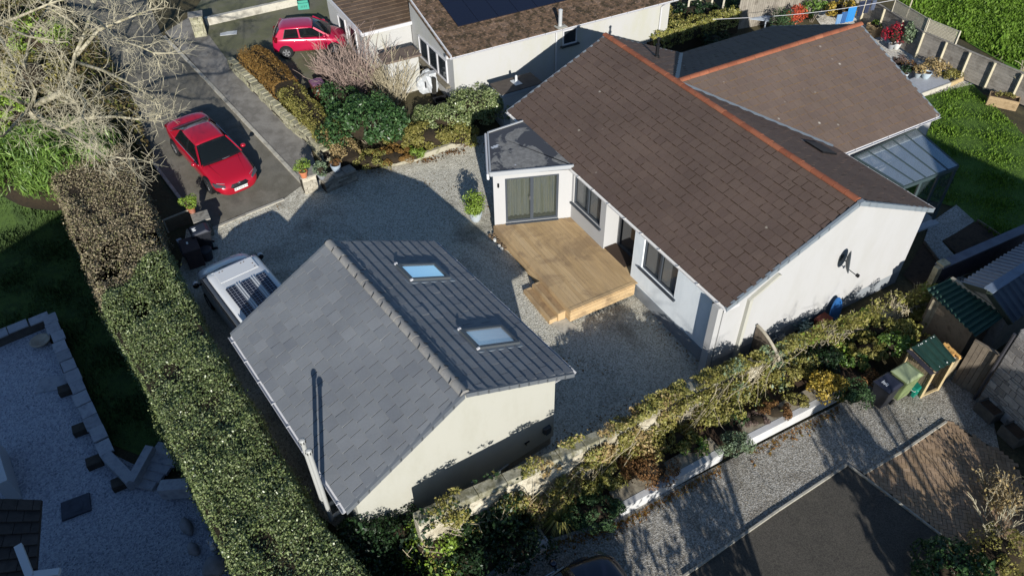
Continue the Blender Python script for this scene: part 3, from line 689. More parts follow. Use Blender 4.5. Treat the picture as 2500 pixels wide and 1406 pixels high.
for s in (-1, 1):
    verge('verge', (GL_+.04, s*GHW, GEZ-.01), (GL_+.04, s*.05, GRZ-.01), GV, GA, (1, 0, 0), depth=.14, n=11)
    verge('verge', (-.09, s*GHW, GEZ-.01), (-.09, s*.05, GRZ-.01), GV, GA, (-1, 0, 0), depth=.12, n=11)
    gutter('gutter', (-.05, s*(GHW+.06), GEZ-.03), (GL_+.02, s*(GHW+.06), GEZ-.03), UPVC, GA, (0, s, 0))
mb = MB(); k = (GRZ-GEZ)/GHW
wy0, wy1 = -3.12, 2.86
zt = lambda y: GRZ-k*abs(y)-.12
pl = [(wy0, -.02), (wy1, -.02), (wy1, zt(wy1)), (0, zt(0)), (wy0, zt(wy0))]
MB().hexa([(6.62, y, z) for y, z in pl], [(6.85, y, z) for y, z in pl]).build('gable_wall', CREAM, GA)
MB().hexa([(.12, y, z) for y, z in pl], [(.3, y, z) for y, z in pl]).build('gable_wall', CREAM, GA)
MB().box((3.46, wy1-.12, 1.25), (6.3, .22, 2.5)).build('side_wall', CREAM, GA)
MB().box((3.46, wy0+.12, .9), (6.3, .22, 2.9)).build('side_wall', CREAM, GA)
MB().box((3.5, -.13, -.3), (6.6, wy1-wy0-.1, .56)).build('plinth', mottled('block_plinth', ['#5f5a50', '#7a7468', '#4d4941'], 3, .9, .5, 15), GA)
for s in (-1, 1): MB().box((3.45, s*(GHW-.05), GEZ-.12), (6.9, .03, .16)).build('fascia', UPVC, GA)
MB().box((3.45, (GHW-.07+wy1)/2, GEZ-.19), (6.7, GHW-.07-wy1, .02)).box((3.45, -(GHW-.07-wy0)/2, GEZ-.19), (6.7, GHW-.07+wy0, .02)).build('soffit', UPVC, GA)
SKYG = glassmat('skylight_glass', (.62, .74, .82), .06, 1.)
SKYG.node_tree.nodes['Principled BSDF'].inputs['Metallic'].default_value = .9
SKYG2 = glassmat('skylight_glass_pale', (.75, .75, .74), .3, 1.)
SKYG2.node_tree.nodes['Principled BSDF'].inputs['Metallic'].default_value = .75
VEL = flat('skylight_frame', '#3b3f42', .4)
for xa, xb, ya, yb in ((1.36, 2.2, 1.32, 2.62), (4.68, 5.52, 1.32, 2.7)):
    zr = lambda y: GRZ-k*y
    up = .095
    def ring(x0, x1, y0, y1, h): return [(x0, y0, zr(y0)+h), (x1, y0, zr(y0)+h), (x1, y1, zr(y1)+h), (x0, y1, zr(y1)+h)]
    MB().hexa(ring(xa-.12, xb+.12, ya-.16, yb+.12, .0), ring(xa-.1, xb+.1, ya-.12, yb+.1, .045)).build('skylight_flashing', GREYM, GA)
    f = MB(); t = .085
    for x0, x1, y0, y1 in ((xa, xa+t, ya, yb), (xb-t, xb, ya, yb), (xa+t, xb-t, ya, ya+t*1.4), (xa+t, xb-t, yb-t, yb)):
        f.hexa(ring(x0, x1, y0, y1, .03), ring(x0, x1, y0, y1, up+.03))
    fo = f.build('skylight', VEL, GA)
    MB().hexa(ring(xa+t, xb-t, ya+t*1.4, yb-t, .05), ring(xa+t, xb-t, ya+t*1.4, yb-t, up)).build('pane', SKYG if xa < 3 else SKYG2, fo)
    mb = MB()
    for x in (xa-.02, xb+.02): mb.box((x, ya+.02, zr(ya)+up+.01), (.05, .09, .05))
    mb.build('bracket', UPVC, fo)
# two white vent pipes on the hedge side
mb = MB(); WP = flat('white_pipe', (.33, .335, .32), .5)
for px, py, qx, qy in ((742, 1072, 780, 1190), (760, 1096, 800, 1200)):
    a = GF.L(R(px, py, 4.1)); 
    m2 = MB().tube([(a[0], -3.62, GEZ-1.2), (a[0], -3.62, 4.0)], .055, 12).lathe((a[0], -3.62, 4.0), [(.055, 0), (.075, .01), (.075, .1), (.05, .13), (.01, .14)], 12)
    for j in range(8): m2.box((a[0]+.074*math.cos(j*PI/4), -3.62+.074*math.sin(j*PI/4), 4.06), (.02, .02, .07), j*PI/4, m=1)
    m2.tube([(a[0], -3.62, GEZ-1.1), (a[0], -3.2, GEZ-1.1)], .05, 10)
    m2.build('vent_pipe', [WP, BLACK], GA)
mb = MB().box((6.9, 2.58, .56), (.1, .24, .2)).box((6.95, 2.58, .56), (.05, .16, .26)); mb.build('vent_cowl', flat('slate_grey', '#34383b', .5), GA)
MB().box((6.875, 1.9, .5), (.04, .16, .02), .0).box((6.88, 1.86, .46), (.03, .02, .1)).build('wall_hook', BLACK, GA)
MB().tube([(6.93, 1.2, .15), (6.93, -2.0, -.25), (6.93, -2.4, -.4)], .03, 8).tube([(6.93, .0, .4), (6.93, .0, 0.02)], .03, 8).build('waste_pipe', WP, GA)
mb = MB().box((3.2, -3.66, .9), (.3, .05, .05)); 
# ================================================================ NEIGHBOUR BEHIND
P0 = R(1098, 140, 3.05); P1 = R(1640, 0, 3.05); _e = (P1-P0)[:2]; NANG = math.atan2(_e[1], _e[0])
NF = Frame(P0, NANG); NLEN = float(np.linalg.norm(_e))
NB = thing('neighbour_bungalow', 'old white bungalow with moss covered brown roof and dark solar panels behind the main house', 'house', (*NF.o, 0), NANG)
M_MOSS = tilemat('mossy_tile', ['#4a3d31', '#5b4b3d', '#504236', '#66564a'], moss=('#2c251a', 3.2, .5), grime=.4)
NZ = 3.05; npit = math.tan(math.radians(14)); NRUN = 6.5
tile_slope('roof_slope', (-.05, -.05, NZ), (NLEN+.3, -.05, NZ), (NLEN+.3, NRUN, NZ+NRUN*npit), (-.05, NRUN, NZ+NRUN*npit), M_MOSS, NB, tw=.3, te=.33, th=.04, jit=.01)
mb = MB()
for i in range(int(NLEN/.3)+1):       # rounded rolls of the tiles, broken course by course
    for j in range(int(NRUN/.33)):
        y = j*.33; x = .1+i*.3; z = NZ+y*npit+.035
        if y < NRUN-.4: mb.hexa([(x-.05, y, z), (x+.05, y, z), (x+.05, y+.32, z+.32*npit-.02), (x-.05, y+.32, z+.32*npit-.02)], [(x-.03, y, z+.045), (x+.03, y, z+.045), (x+.03, y+.32, z+.32*npit+.02), (x-.03, y+.32, z+.32*npit+.02)])
mb.build('tile_rolls', M_MOSS, NB)
tile_slope('roof_slope', (NLEN+.3, 13.1, NZ), (-.05, 13.1, NZ), (-.05, NRUN+.05, NZ+NRUN*npit), (NLEN+.3, NRUN+.05, NZ+NRUN*npit), M_MOSS, NB, tw=.6, te=.5)
MB().box((NLEN/2+.2, .38, 1.45), (NLEN-.1, .25, 3.)).build('front_wall', NWHITE, NB)
zt = NZ+np.array([.5, 4.9])*npit-.14
MB().hexa([(.25, .5, -.4), (.25, 4.9, -.4), (.25, 4.9, zt[1]), (.25, .5, zt[0])], [(.5, .5, -.4), (.5, 4.9, -.4), (.5, 4.9, zt[1]), (.5, .5, zt[0])]).build('gable_wall', NWHITE, NB)
MB().box((NLEN+.1, 6.5, 1.4), (.25, 12., 3.)).box((NLEN/2, 12.6, 1.4), (NLEN-.4, .25, 3.)).build('back_wall', NWHITE, NB)
gutter('gutter', (-.05, -.12, NZ-.02), (NLEN+.3, -.12, NZ-.02), UPVC, NB, (0, -1, 0))
MB().box((NLEN/2, .2, NZ-.09), (NLEN+.2, .1, .14)).build('fascia', UPVC, NB)
k = math.hypot(1, npit); MB().bar((.02, -.1, NZ-.0), (.02, NRUN, NZ+NRUN*npit-.0), .05, .2).build('bargeboard', UPVC, NB)
q = NF.L(R(1367, 78, 2.95)); MB().tube([(q[0], .2, NZ-.1), (q[0], .2, .2)], .04).build('downpipe', UPVC, NB)
q = NF.L(R(1618, 12, 2.9)); MB().tube([(q[0]+.25, -.05, NZ-.1), (q[0]+.1, .2, NZ-.35), (q[0]+.1, .2, .1)], .045).build('downpipe', UPVC, NB)
def planehit(F, px, py, axis, val):
    d = R(px, py, 0)-CAM; a = F.u if axis == 0 else F.v; t = (val-(CAM[:2]-F.o)@a)/(d[:2]@a); return F.L(CAM+d*t)
a = planehit(NF, 1372, 112, 1, .25); b = planehit(NF, 1408, 66, 1, .25)
window(NB, (a[0], .215, a[2]), (1, 0), b[0]-a[0], b[2]-a[2], (UPVC, DARKGL), 1, (0, -1), sill=.14, silmat=flat('slate_sill', '#2a2c2c', .6))
a = planehit(NF, 1046, 128, 0, .25); b = planehit(NF, 1092, 165, 0, .25)
window(NB, (.205, 4.0, 1.35), (0, -1), 3.1, 1.1, (UPVC, DARKGL), 3, (-1, 0), sill=None)
MB().box((.14, 2.6, 1.22), (.24, 3.7, .1)).build('sill', mottled('lichen_sill', ['#4c463a', '#6a6455'], 6), NB)
# solar panels flush on the slope
pts = [R(1085, -30, 4.0), R(1140, 47, NZ+.9), R(1310, -2, NZ+.95)]
mb = MB(); a = NF.L(R(1117, 48, NZ+.82)); b = NF.L(R(1318, 1, NZ+.82))
y0 = (a[1]+b[1])/2; rz = lambda y: NZ+y*npit+.1
xx = a[0]
PANEL = glassmat('solar_glass', (.008, .01, .02), .12, .6)
while xx < b[0]+2.5:
    for yy in (y0, y0+1.68):
        if yy+1.6 < NRUN: MB().hexa([(xx, yy, rz(yy)), (xx+1.0, yy, rz(yy)), (xx+1.0, yy+1.65, rz(yy+1.65)), (xx, yy+1.65, rz(yy+1.65))], [(xx, yy, rz(yy)+.04), (xx+1.0, yy, rz(yy)+.04), (xx+1.0, yy+1.65, rz(yy+1.65)+.04), (xx, yy+1.65, rz(yy+1.65)+.04)]).build('solar_panel', PANEL, NB)
    xx += 1.02
a = NF.L(R(1368, 45, NZ+.45)); zf = NZ+a[1]*npit
MB().lathe((a[0], a[1], zf), [(.09, -.05), (.09, .75), (.1, .76), (.1, .82), (.03, .86)], 12).build('flue', flat('flue_grey', '#a9adad', .4, .3), NB)
MB().box((a[0], a[1]-.05, zf+.06), (.5, .4, .03)).build('flue_flashing', flat('pale_lead', '#8f8b7d', .6), NB)
# lower wing on the left
wz = 2.8
wa, wb = NF.L(R(882, 82, wz)), NF.L(R(1032, 45, wz)); wc = NF.L(R(792, -14, wz+.35)); wd = wc+(wb-wa)
tile_slope('roof_slope', (wa[0], wa[1], wz), (wb[0]+.2, wb[1], wz), (wd[0]+.2, wd[1], wz+.35), (wc[0], wc[1], wz+.35), tilemat('wing_tile', ['#4c3f34', '#5b4d40', '#544639'], moss=('#3a3021', 3, .6)), NB, tw=.42, te=.38)
MB().box(((wa[0]+.3+.25)/2, wa[1]+.3, 1.15), (.25-wa[0]-.3, .2, 3.2)).build('wing_wall', NWHITE, NB)
dn = (wc-wa)[:2]; dn /= np.linalg.norm(dn); s0 = wa[:2]+np.array([.2, .4]); s1 = s0+dn*4.6; nn = np.array([dn[1], -dn[0]])
MB().hexa([(*s0, -.3), (*(s0+nn*.2), -.3), (*(s1+nn*.2), -.3), (*s1, -.3)], [(*s0, wz-.1), (*(s0+nn*.2), wz-.1), (*(s1+nn*.2), wz+.2), (*s1, wz+.2)]).build('wing_wall', NWHITE, NB)
for t0 in (.9, 2.2):
    window(NB, (*(s0+dn*(t0+.95)-nn*.05), 1.2), tuple(-dn), .95, 1.25, (UPVC, DARKGL), 1, tuple(-nn))
MB().bar((*wa[:2], wz-.05), (*wc[:2], wz+.3), .06, .2).build('bargeboard', UPVC, NB)
MB().bar((wa[0], wa[1]-.03, wz-.08), (wb[0], wb[1]-.03, wz-.08), .05, .15).build('fascia', UPVC, NB)
# small flat-roofed outhouse beside the extension
OB = thing('outhouse', 'small grey outhouse with flat felt roof between the two bungalows', 'outhouse', HF.W(.3, -6.2, 0), HF.a)
OL = lambda p: (HF.L(p)-np.array([.3, -6.2, 0]))
o0 = OL(R(1228, 232, 1.75)); o1 = OL(R(1318, 198, 1.75))
mb = MB(); mb.box((o0[0]-.55, o0[1]+1.0, .7), (1.0, 1.9, 2.0)); mb.build('wall', plaster('grey_outhouse', '#8e9295', '#6a6e70', .4), OB)
MB().box((o0[0]-.55, o0[1]+1.0, 1.74), (1.12, 2.05, .09)).build('roof', mottled('felt_roof', ['#37312c', '#4a433c'], 3), OB)
MB().box((o0[0]+.025, o0[1]+1.0, 1.66), (.03, 2.08, .16)).build('fascia', flat('grey_trim', '#7a8086', .5), OB)
MB().box((o0[0]-.6, o0[1]+1.0, 1.8), (.5, .34, .02)).lathe((o0[0]-.6, o0[1]+1.0, 1.8), [(.1, 0), (.06, .03), (.055, .3), (.02, .34)], 12).build('vent', flat('vent_white', '#b9bcbc', .5), OB)
# store with a slate lid beside the neighbour
p = gp(985, 215); MS = thing('garden_store', 'low cream store with flat brown lid beside the neighbour bungalow', 'store', p, NANG)
q = NF.L(R(975, 165, 1.9)); 
MB().box((0, 0, .75), (1.5, .8, 1.7)).build('box', NWHITE, MS)
MB().box((0, -.0, 1.64), (1.75, 1.05, .09)).build('lid', mottled('lid_felt', ['#4a3f36', '#5c5047'], 4), MS)

# ================================================================ WALLS
def stone_wall(name, path, zfun, height, thick, label, cat, mat=STONEG, sl=.32, sh=.13, group=None, cap=None, core='#3b362d', parent=None, jit=.03):
    "courses of separate irregular stones along a path; zfun gives the foot height"
    mb = MB(); P = [np.array(p[:2]) for p in path]
    for a, b in zip(P, P[1:]):
        L = np.linalg.norm(b-a); d = (b-a)/L; n = np.array([-d[1], d[0]]); ang = math.atan2(d[1], d[0])
        c = 0
        z = 0.
        while z < height-.02:
            h = min(sh*random.uniform(.7, 1.35), height-z)
            x = -random.uniform(0, sl)*.5
            while x < L:
                l = sl*random.uniform(.5, 1.5); x0, x1 = max(0, x), min(L, x+l)
                if x1-x0 > .03:
                    m = a+d*(x0+x1)/2; t = thick*(1+random.uniform(-.06, .06))+random.uniform(-jit, jit)
                    o = n*random.uniform(-jit, jit)*.4
                    mb.box((m[0]+o[0], m[1]+o[1], zfun(*m)+z+h/2-.03), (x1-x0-.012, t, h-.01), ang+random.uniform(-.02, .02), taper=random.uniform(.93, 1))
                x += l
            z += h
        m = (a+b)/2; mb.bar((*a, zfun(*a)+height/2-.1), (*b, zfun(*b)+height/2-.1), thick*.86, height-.04, m=1)
    mats = [mat, mottled('wall_core', [core, '#2a261f'], 5)]
    o = mb.build(name, mats, parent)
    if parent is None: tag(o, label, cat, group)
    return o
STONEL = mottled('pale_stone', ['#8b826f', '#aaa18c', '#767060'], 5, .9, .6, 22, island=.4)
STONEM = mottled('lichen_stone', ['#6f6a50', '#8f8a70', '#a39c86', '#555239'], 5, .9, .6, 20, fine=(['#4d5426', '#8a8566'], 3, .3), island=.4)
stone_wall('stone_wall', [gp(568, 168), gp(640, 240), gp(700, 302), gp(757, 350), gp(800, 395)], G, .62, .3, 'long low dry stone wall between the footpath and the clipped hedges', 'stone wall', STONEM, sl=.3, sh=.1, jit=.05)
def pier(loc, size, h, rz, label, mat=STONEL):
    T = thing('gate_pier', label, 'gate pier', loc, rz)
    s = size/2
    stone_wall('shaft', [(-s, 0), (s, 0)], lambda x, y: 0., h, size, '', '', mat, sl=.28, sh=.11, parent=T, jit=.015)
    MB().box((0, 0, h+.0), (size+.1, size+.1, .06)).build('cap', mottled('slate_cap', ['#5e5a52', '#77736a', '#4b4842'], 4, .8, .4, 20), T, bevel=.01)
    return T
pc = R(748, 421, .92); PIER_R = pier((pc[0], pc[1], -.06), .58, .97, .47, 'pale stone gate pier carrying the terracotta pot at the courtyard entrance')
pd_ = R(489, 528, .85); PIER_L = pier((pd_[0], pd_[1], -.12), .52, .94, .47, 'dark stone gate pier with a potted bush beside the black bin', STONEG)
pu = R(473, 32, G(*gp(480, 70)[:2])+1.1); PIER_N = pier((pu[0], pu[1]+.1, G(pu[0], pu[1])-.05), .6, 1.12, .3, 'mossy stone gate pier at the top of the lane', STONEM)
LWA, LWB = R(786, 440, .6), R(862, 408, .6)
stone_wall('stone_wall', [LWA, LWB], lambda x, y: -.1, .66, .42, 'short slate coped stone wall carrying two plant pots beside the gate pier', 'stone wall', STONEG, sl=.4, sh=.07)
mb = MB(); d = (LWB-LWA); 
for i in range(3): mb.bar(LWA+d*(i/3+.01)-[0, 0, .01], LWA+d*((i+1)/3-.01)-[0, 0, .01], .5, .05)
bpy.data.objects['stone_wall.001']; cp = mb.build('coping', MATS['slate_cap'], bpy.data.objects['stone_wall.001'])
# long concrete wall across the lane
a, b = gp(505, 64), gp(726, 14)
o = tag(MB().bar(a+[0, 0, .17], b+[0, 0, .17], .25, .5).build('garden_wall', CONC, bevel=.015), 'long low concrete wall along the top of the neighbour driveway', 'garden wall')
# boundary wall
def bwall():
    m, nt, b = newmat('boundary_render'); pos = gpos(nt)
    c = ramp(nt, noise(nt, 1.3, 6, .7, pos), [(.3, '#6d6552'), (.45, '#9a9078'), (.55, '#b8ae94'), (.7, '#cfc6ad')])
    c = mixc(nt, ramp(nt, noise(nt, 5, 5, .75, pos), [(.5, (0, 0, 0)), (.62, (.7,)*3)]), c, '#57503f')
    nt.links.new(c, b.inputs['Base Color']); b.inputs['Roughness'].default_value = .95
    bumpn(nt, b, noise(nt, 9, 6, .75, pos), .9, .05); return m
BM = bwall()
BW = thing('boundary_wall', 'long old rendered stone boundary wall half covered in ivy behind the garage', 'boundary wall', (*HF.o, 0), HF.a)
mb = MB(); mc = MB()
ys = np.concatenate([np.arange(-15.4, 4.5, .8), [4.6]])
for ya, yb in zip(ys, ys[1:]):
    za, zb, xa, xb = wtop(ya), wtop(yb), wx(ya), wx(yb); r = random.uniform(-.02, .02)
    mb.hexa([(xa, ya, -.8), (xa+.35, ya, -.8), (xb+.35, yb, -.8), (xb, yb, -.8)], [(xa, ya, za), (xa+.32, ya, za), (xb+.32, yb, zb), (xb, yb, zb)])
    mc.hexa([(xa-.04, ya+.01, za-.02), (xa+.37, ya+.01, za-.02), (xb+.37, yb-.005, zb-.02), (xb-.04, yb-.005, zb-.02)], [(xa-.02, ya+.01, za+.07+r), (xa+.28+r, ya+.01, za+.08), (xb+.28, yb-.005, zb+.08+r), (xb-.02, yb-.005, zb+.07)])
mb.build('wall', BM, BW); mc.build('coping', mottled('old_coping', ['#6d6a58', '#8a8672', '#57543f', '#a39e8a'], 3, .95, .7, 18), BW, bevel=.015)
# retaining wall of the lower bed
WW = plaster('white_painted', (.5, .5, .495), (.25, .24, .2), .35)
def low_white(px, label, h=.42, z0=-.7):
    T = thing('low_wall', label, 'low wall', (0, 0, 0)); P = [R(x, y, z0) for x, y in px]
    for a, b in zip(P, P[1:]):
        d = (b-a)/np.linalg.norm(b-a); n = np.array([-d[1], d[0], 0])
        MB().hexa([a, b, b+n*.18, a+n*.18], [a+[0, 0, h], b+[0, 0, h], b+n*.18+[0, 0, h], a+n*.18+[0, 0, h]]).build('wall', WW, T)
        L = np.linalg.norm(b-a); k = max(1, round(L/.75)); mb = MB()
        for i in range(k):
            p, q = a+(b-a)*(i/k)+n*.19, a+(b-a)*((i+1)/k-.01/L)+n*.19
            mb.hexa([p+[0, 0, h-.06], q+[0, 0, h-.06], q+n*.42+[0, 0, h-.06], p+n*.42+[0, 0, h-.06]], [p+[0, 0, h-.008], q+[0, 0, h-.008], q+n*.42+[0, 0, h-.008], p+n*.42+[0, 0, h-.008]])
        mb.build('coping', mottled('coping_slab', ['#6b6252', '#8a806c', '#554d40'], 4, .9, .4, 20, island=.3), T)
low_white([(1516, 1262), (1650, 1187), (1762, 1124)], 'low white wall below the reddish shrub, partly overhung by plants')
low_white([(1827, 1092), (1935, 1036), (2048, 978)], 'low white wall with a concrete coping below the golden shrub')
low_white([(1180, 1428), (1340, 1340)], 'low white wall in deep shade beside the dark parked car')
b0_, b1_ = HF.W(15.05, -15), HF.W(15.05, 3.5)
def _bk(x, y): return R(x, y, -.7)[:2]+np.array([-.47, .88])*.3
drape('planting_bed', None, SOIL, .32, world=[tuple(p[:2]) for p in (_bk(1180, 1428), _bk(1340, 1340), _bk(1516, 1262), _bk(1650, 1187), _bk(1762, 1124), _bk(1827, 1092), _bk(1935, 1036), _bk(2048, 978), R(2120, 930, -.4), HF.W(wx(2)+.3, 2), HF.W(wx(-2)+.3, -2), HF.W(wx(-5)+.3, -5), HF.W(wx(-9)+.3, -9), HF.W(wx(-14)+.3, -14), R(1000, 1440, -.4))])

# ================================================================ LOWER RIGHT: STONE HOUSE, SHEDS, FENCES, LOG STORE
A_ = R(2388, 975, -.7); B_ = R(2500, 1078, -.7); d = (B_-A_)[:2]; d /= np.linalg.norm(d)
SHU = math.atan2(d[1], d[0]); 
SH = thing('stone_house', 'grey stone house corner with drainpipe and shaded walls at the right edge', 'house', (*A_[:2], -.7), SHU)
sa = Frame(A_, SHU)
def stone_face(name, L, H, parent, flip=False):
    mb = MB(); z = 0
    while z < H:
        h = random.choice((.1, .16, .2, .24)); x = 0
        while x < L:
            l = random.uniform(.18, .5); l = min(l, L-x)
            if l > .05:
                if flip: mb.box((-.02, -0, 0), (0.001, .001, .001)) if False else mb.box((random.uniform(-.012, .012)+.02, x+l/2, z+h/2), (.1, l-.018, h-.018))
                else: mb.box((x+l/2, random.uniform(-.012, .012)+.02, z+h/2), (l-.018, .1, h-.018))
            x += l
        z += h
    return mb.build(name, mottled('house_stone', ['#6f6a66', '#8f8a84', '#7d7771', '#a39c92'], 3, .9, .5, 15, island=.45), parent)
stone_face('stone_wall', 7., 2.9, SH)
stone_face('stone_wall', 6., 2.9, SH, True)
MB().box((3.55, 3.05, 1.45), (7.0, 5.9, 2.9)).build('wall_core', mottled('mortar', ['#4f4a43', '#5f5a52'], 6), SH)
MB().tube([(-.06, -.1, .0), (-.06, -.1, 2.9)], .045).build('drainpipe', flat('dark_pipe', '#26262a', .5), SH)
MB().hexa([(.0, .0, 2.85), (8, .0, 2.85), (8, 7, 2.85), (.0, 7, 2.85)], [(3.5, 3, 5.0), (6, 3, 5.0), (6, 3.6, 5.0), (3.5, 3.6, 5.0)]).build('roof', M_TILE, SH)
# unseen bulk added beyond the frame, sized to shade yard and lawn
h1 = [sa.L(p) for p in ((16.2, 7., 0), (28., 5., 0), (28., -6., 0), (15.6, -6., 0))]
MB().hexa([(p[0], p[1], 0) for p in h1], [(p[0], p[1], 5.6) for p in h1]).build('rear_shade_block', CREAM, SH)
c = sum(p for p in h1)/4; MB().hexa([(p[0], p[1], 5.6) for p in h1], [(c[0]+(p[0]-c[0])*.7, c[1]+(p[1]-c[1])*.2, 10.5) for p in h1]).build('rear_shade_roof', M_TILE, SH)
for px, py, lab in ((2427, 990, 'square dark planter by the drainpipe of the stone house'), (2487, 1048, 'second square planter further along the stone house wall')):
    p = R(px, py, -.3); T = thing('planter_box', lab, 'planter', (p[0], p[1], -.7), SHU, 'planters along the stone house')
    f = MB(); 
    for x, y, a, b in ((0, -.3, .62, .04), (0, .3, .62, .04), (-.29, 0, .04, .56), (.29, 0, .04, .56)): f.box((x, y, .2), (a, b, .4))
    f.build('box', mottled('dark_planter', ['#33312e', '#45423d'], 5), T); MB().box((0, 0, .17), (.54, .56, .34)).build('compost', SOIL, T)
def plank_fence(name, a, b, z0, h, label, mat=WOODG, pw=.14, cap=True, cat='fence', zb=None):
    a, b = np.array(a[:2]), np.array(b[:2]); L = np.linalg.norm(b-a); T = thing(name, label, cat, (*a, z0), math.atan2(*(b-a)[::-1]))
    k = max(1, int(L/pw)); mb = MB()
    for i in range(k):
        mb.box(((i+.5)*L/k, random.uniform(-.006, .006), h/2+random.uniform(-.012, .012)), (L/k-.012, .024, h))
    mb.build('boards', mat, T); MB().box((L/2, .05, h*.25), (L, .05, .09)).box((L/2, .05, h*.8), (L, .05, .09)).build('rails', mat, T)
    if cap: MB().box((L/2, 0, h+.03), (L, .1, .04)).build('cap', mat, T)
    return T
M_FEN = mottled('grey_boards', ['#6d6450', '#857b66', '#5a5241'], 3, .85, .4, 25, island=.35)
M_FEN2 = mottled('brown_boards', ['#4d443a', '#62584b', '#3f372e'], 3, .85, .4, 25, island=.35)
plank_fence('plank_fence', R(2240, 806, -.7), R(2352, 868, -.7), -.7, 1.45, 'weathered board fence below the green shed roof', M_FEN, cap=False)
plank_fence('plank_fence', R(2322, 930, -.7), R(2389, 971, -.7), -.7, 1.85, 'shaded brown board fence meeting the stone house corner', M_FEN2)
def corrugated(name, A, B, Cc, D, mat, parent, pitch=.16, amp=.022, n=6):
    "corrugated sheet, ribs run A->D"
    A, B, Cc, D = [np.array(p, float) for p in (A, B, Cc, D)]; nr = np.cross(B-A, D-A); nr /= np.linalg.norm(nr); nr *= 1 if nr[2] > 0 else -1
    L = np.linalg.norm(B-A); k = int(L/pitch)*n; V = []
    for e0_, e1_ in ((A, B), (D, Cc)):
        for off in (0, -.006):
            for i in range(k+1):
                ph = (i % n)/n; s = 1. if ph < .35 else (0. if .5 <= ph < .85 else .5)
                V.append(e0_+(e1_-e0_)*(i/k)+nr*(amp*2*s+off))
    m = k+1; F = []
    for i in range(k): F += [(i, i+1, 2*m+i+1, 2*m+i), (m+i, 3*m+i, 3*m+i+1, m+i+1), (i, m+i, m+i+1, i+1), (2*m+i, 2*m+i+1, 3*m+i+1, 3*m+i)]
    return MB().add(V, F).build(name, mat, parent)
GREENT = mottled('green_tin', ['#182c26', '#1f362e', '#152620'], 2, .45, .1, 20)
BLUET = mottled('grey_blue_tin', ['#4b5665', '#566272', '#424c59'], 2, .55, .1, 20)
S1 = thing('green_shed', 'board shed with a green corrugated roof half in shade behind the fence', 'shed', (0, 0, 0))
sz = .85
a, b, c, d_ = R(2262, 708, sz), R(2383, 824, sz), R(2457, 772, sz+.28), R(2322, 681, sz+.28)
corrugated('roof', a, b, c, d_, GREENT, S1, .2, .03)
ins = lambda p, cc, f: cc+(p-cc)*f
cc = (a+b+c+d_)/4
q = [ins(p, cc, .8) for p in (a, b, c, d_)]
MB().hexa([(p[0], p[1], -.72) for p in q], [(p[0], p[1], p[2]-.06) for p in q]).build('wall', M_FEN2, S1)
MB().bar(d_+[0, 0, .03], c+[0, 0, .03], .1, .1).build('ridge_board', mottled('lichen_board', ['#6a6558', '#8a8576'], 6), S1)
S2 = thing('workshop', 'dark workshop with ribbed metal roof and pale plywood gable', 'workshop', (0, 0, 0))
g0, gpk, g1 = R(2345, 690, 1.15), R(2412, 712, 1.7), R(2461, 777, 1.15)
dv = R(2500, 655, 1.7)-gpk; dv = dv/np.linalg.norm(dv)*5.5
g0[2] = g1[2] = 1.12
corrugated('roof', g0, g0+dv, gpk+dv, gpk, BLUET, S2, .22, .03)
e1_ = g1+(g1-gpk)*.18; corrugated('roof', e1_, e1_+dv, gpk+dv, gpk, mottled('dark_tin', ['#2b313a', '#363d47'], 2, .5, .1), S2, .3, .02)
MB().bar(gpk+[0, 0, .05], gpk+dv+[0, 0, .05], .3, .05).build('ridge_cap', BLUET, S2)
t = dv/5.5*.25; mb = MB(); k0, k1 = [(p*1.) for p in (g0, g1)]
mb.hexa([k0+t*.2, k1+t*.2, gpk+t*.2-[0, 0, .06]], [k0+t, k1+t, gpk+t-[0, 0, .06]]); mb.hexa([(k0[0], k0[1], -.7), (k1[0], k1[1], -.7), (k1+dv)*[1, 1, 0]+[0, 0, -.7], (k0+dv)*[1, 1, 0]+[0, 0, -.7]], [k0-[0, 0, .05], k1-[0, 0, .05], k1+dv-[0, 0, .05], k0+dv-[0, 0, .05]])
mb.build('wall', mottled('grey_ply', ['#6f6d6a', '#838078', '#5f5d59'], 3, .8, .2), S2)
MB().bar(g0-[0, 0, .02], gpk-[0, 0, .02], .05, .16).bar(gpk-[0, 0, .02], e1_-[0, 0, .02], .05, .16).build('bargeboard', flat('dark_green_trim', '#20271f', .6), S2)
# garden wall behind the shed with a lit end post
a, b = R(2292, 652, .45), R(2530, 548, .45)
T = thing('timber_wall', 'tall dark timber sleeper wall with a pale end post between garden and sheds', 'garden wall', (0, 0, 0))
n = np.cross(b-a, (0, 0, 1.)); n /= np.linalg.norm(n)
MB().hexa([(*(a+n*.08)[:2], -.8), (*(b+n*.08)[:2], -.8), (*(b-n*.08)[:2], -.8), (*(a-n*.08)[:2], -.8)], [a+n*.08, b+n*.08, b-n*.08, a-n*.08]).build('boards', mottled('dark_sleeper', ['#2a2729', '#38343a', '#1f1d1f'], 3, .8, .5, 20), T)
MB().bar(a+[0, 0, .04], b+[0, 0, .04], .34, .06).build('cap', mottled('cap_board', ['#4a4c55', '#5c5f6a'], 3, .7, .2), T)
PW = mottled('pale_post', ['#8f8464', '#a89c7a', '#746a4e'], 4, .85, .3)
MB().box((a[0]-.05, a[1]-.05, -.15), (.2, .2, 1.3), .4).bar(a+[0, 0, .11], a+(b-a)*.07+[0, 0, .11], .3, .08).build('post', PW, T)
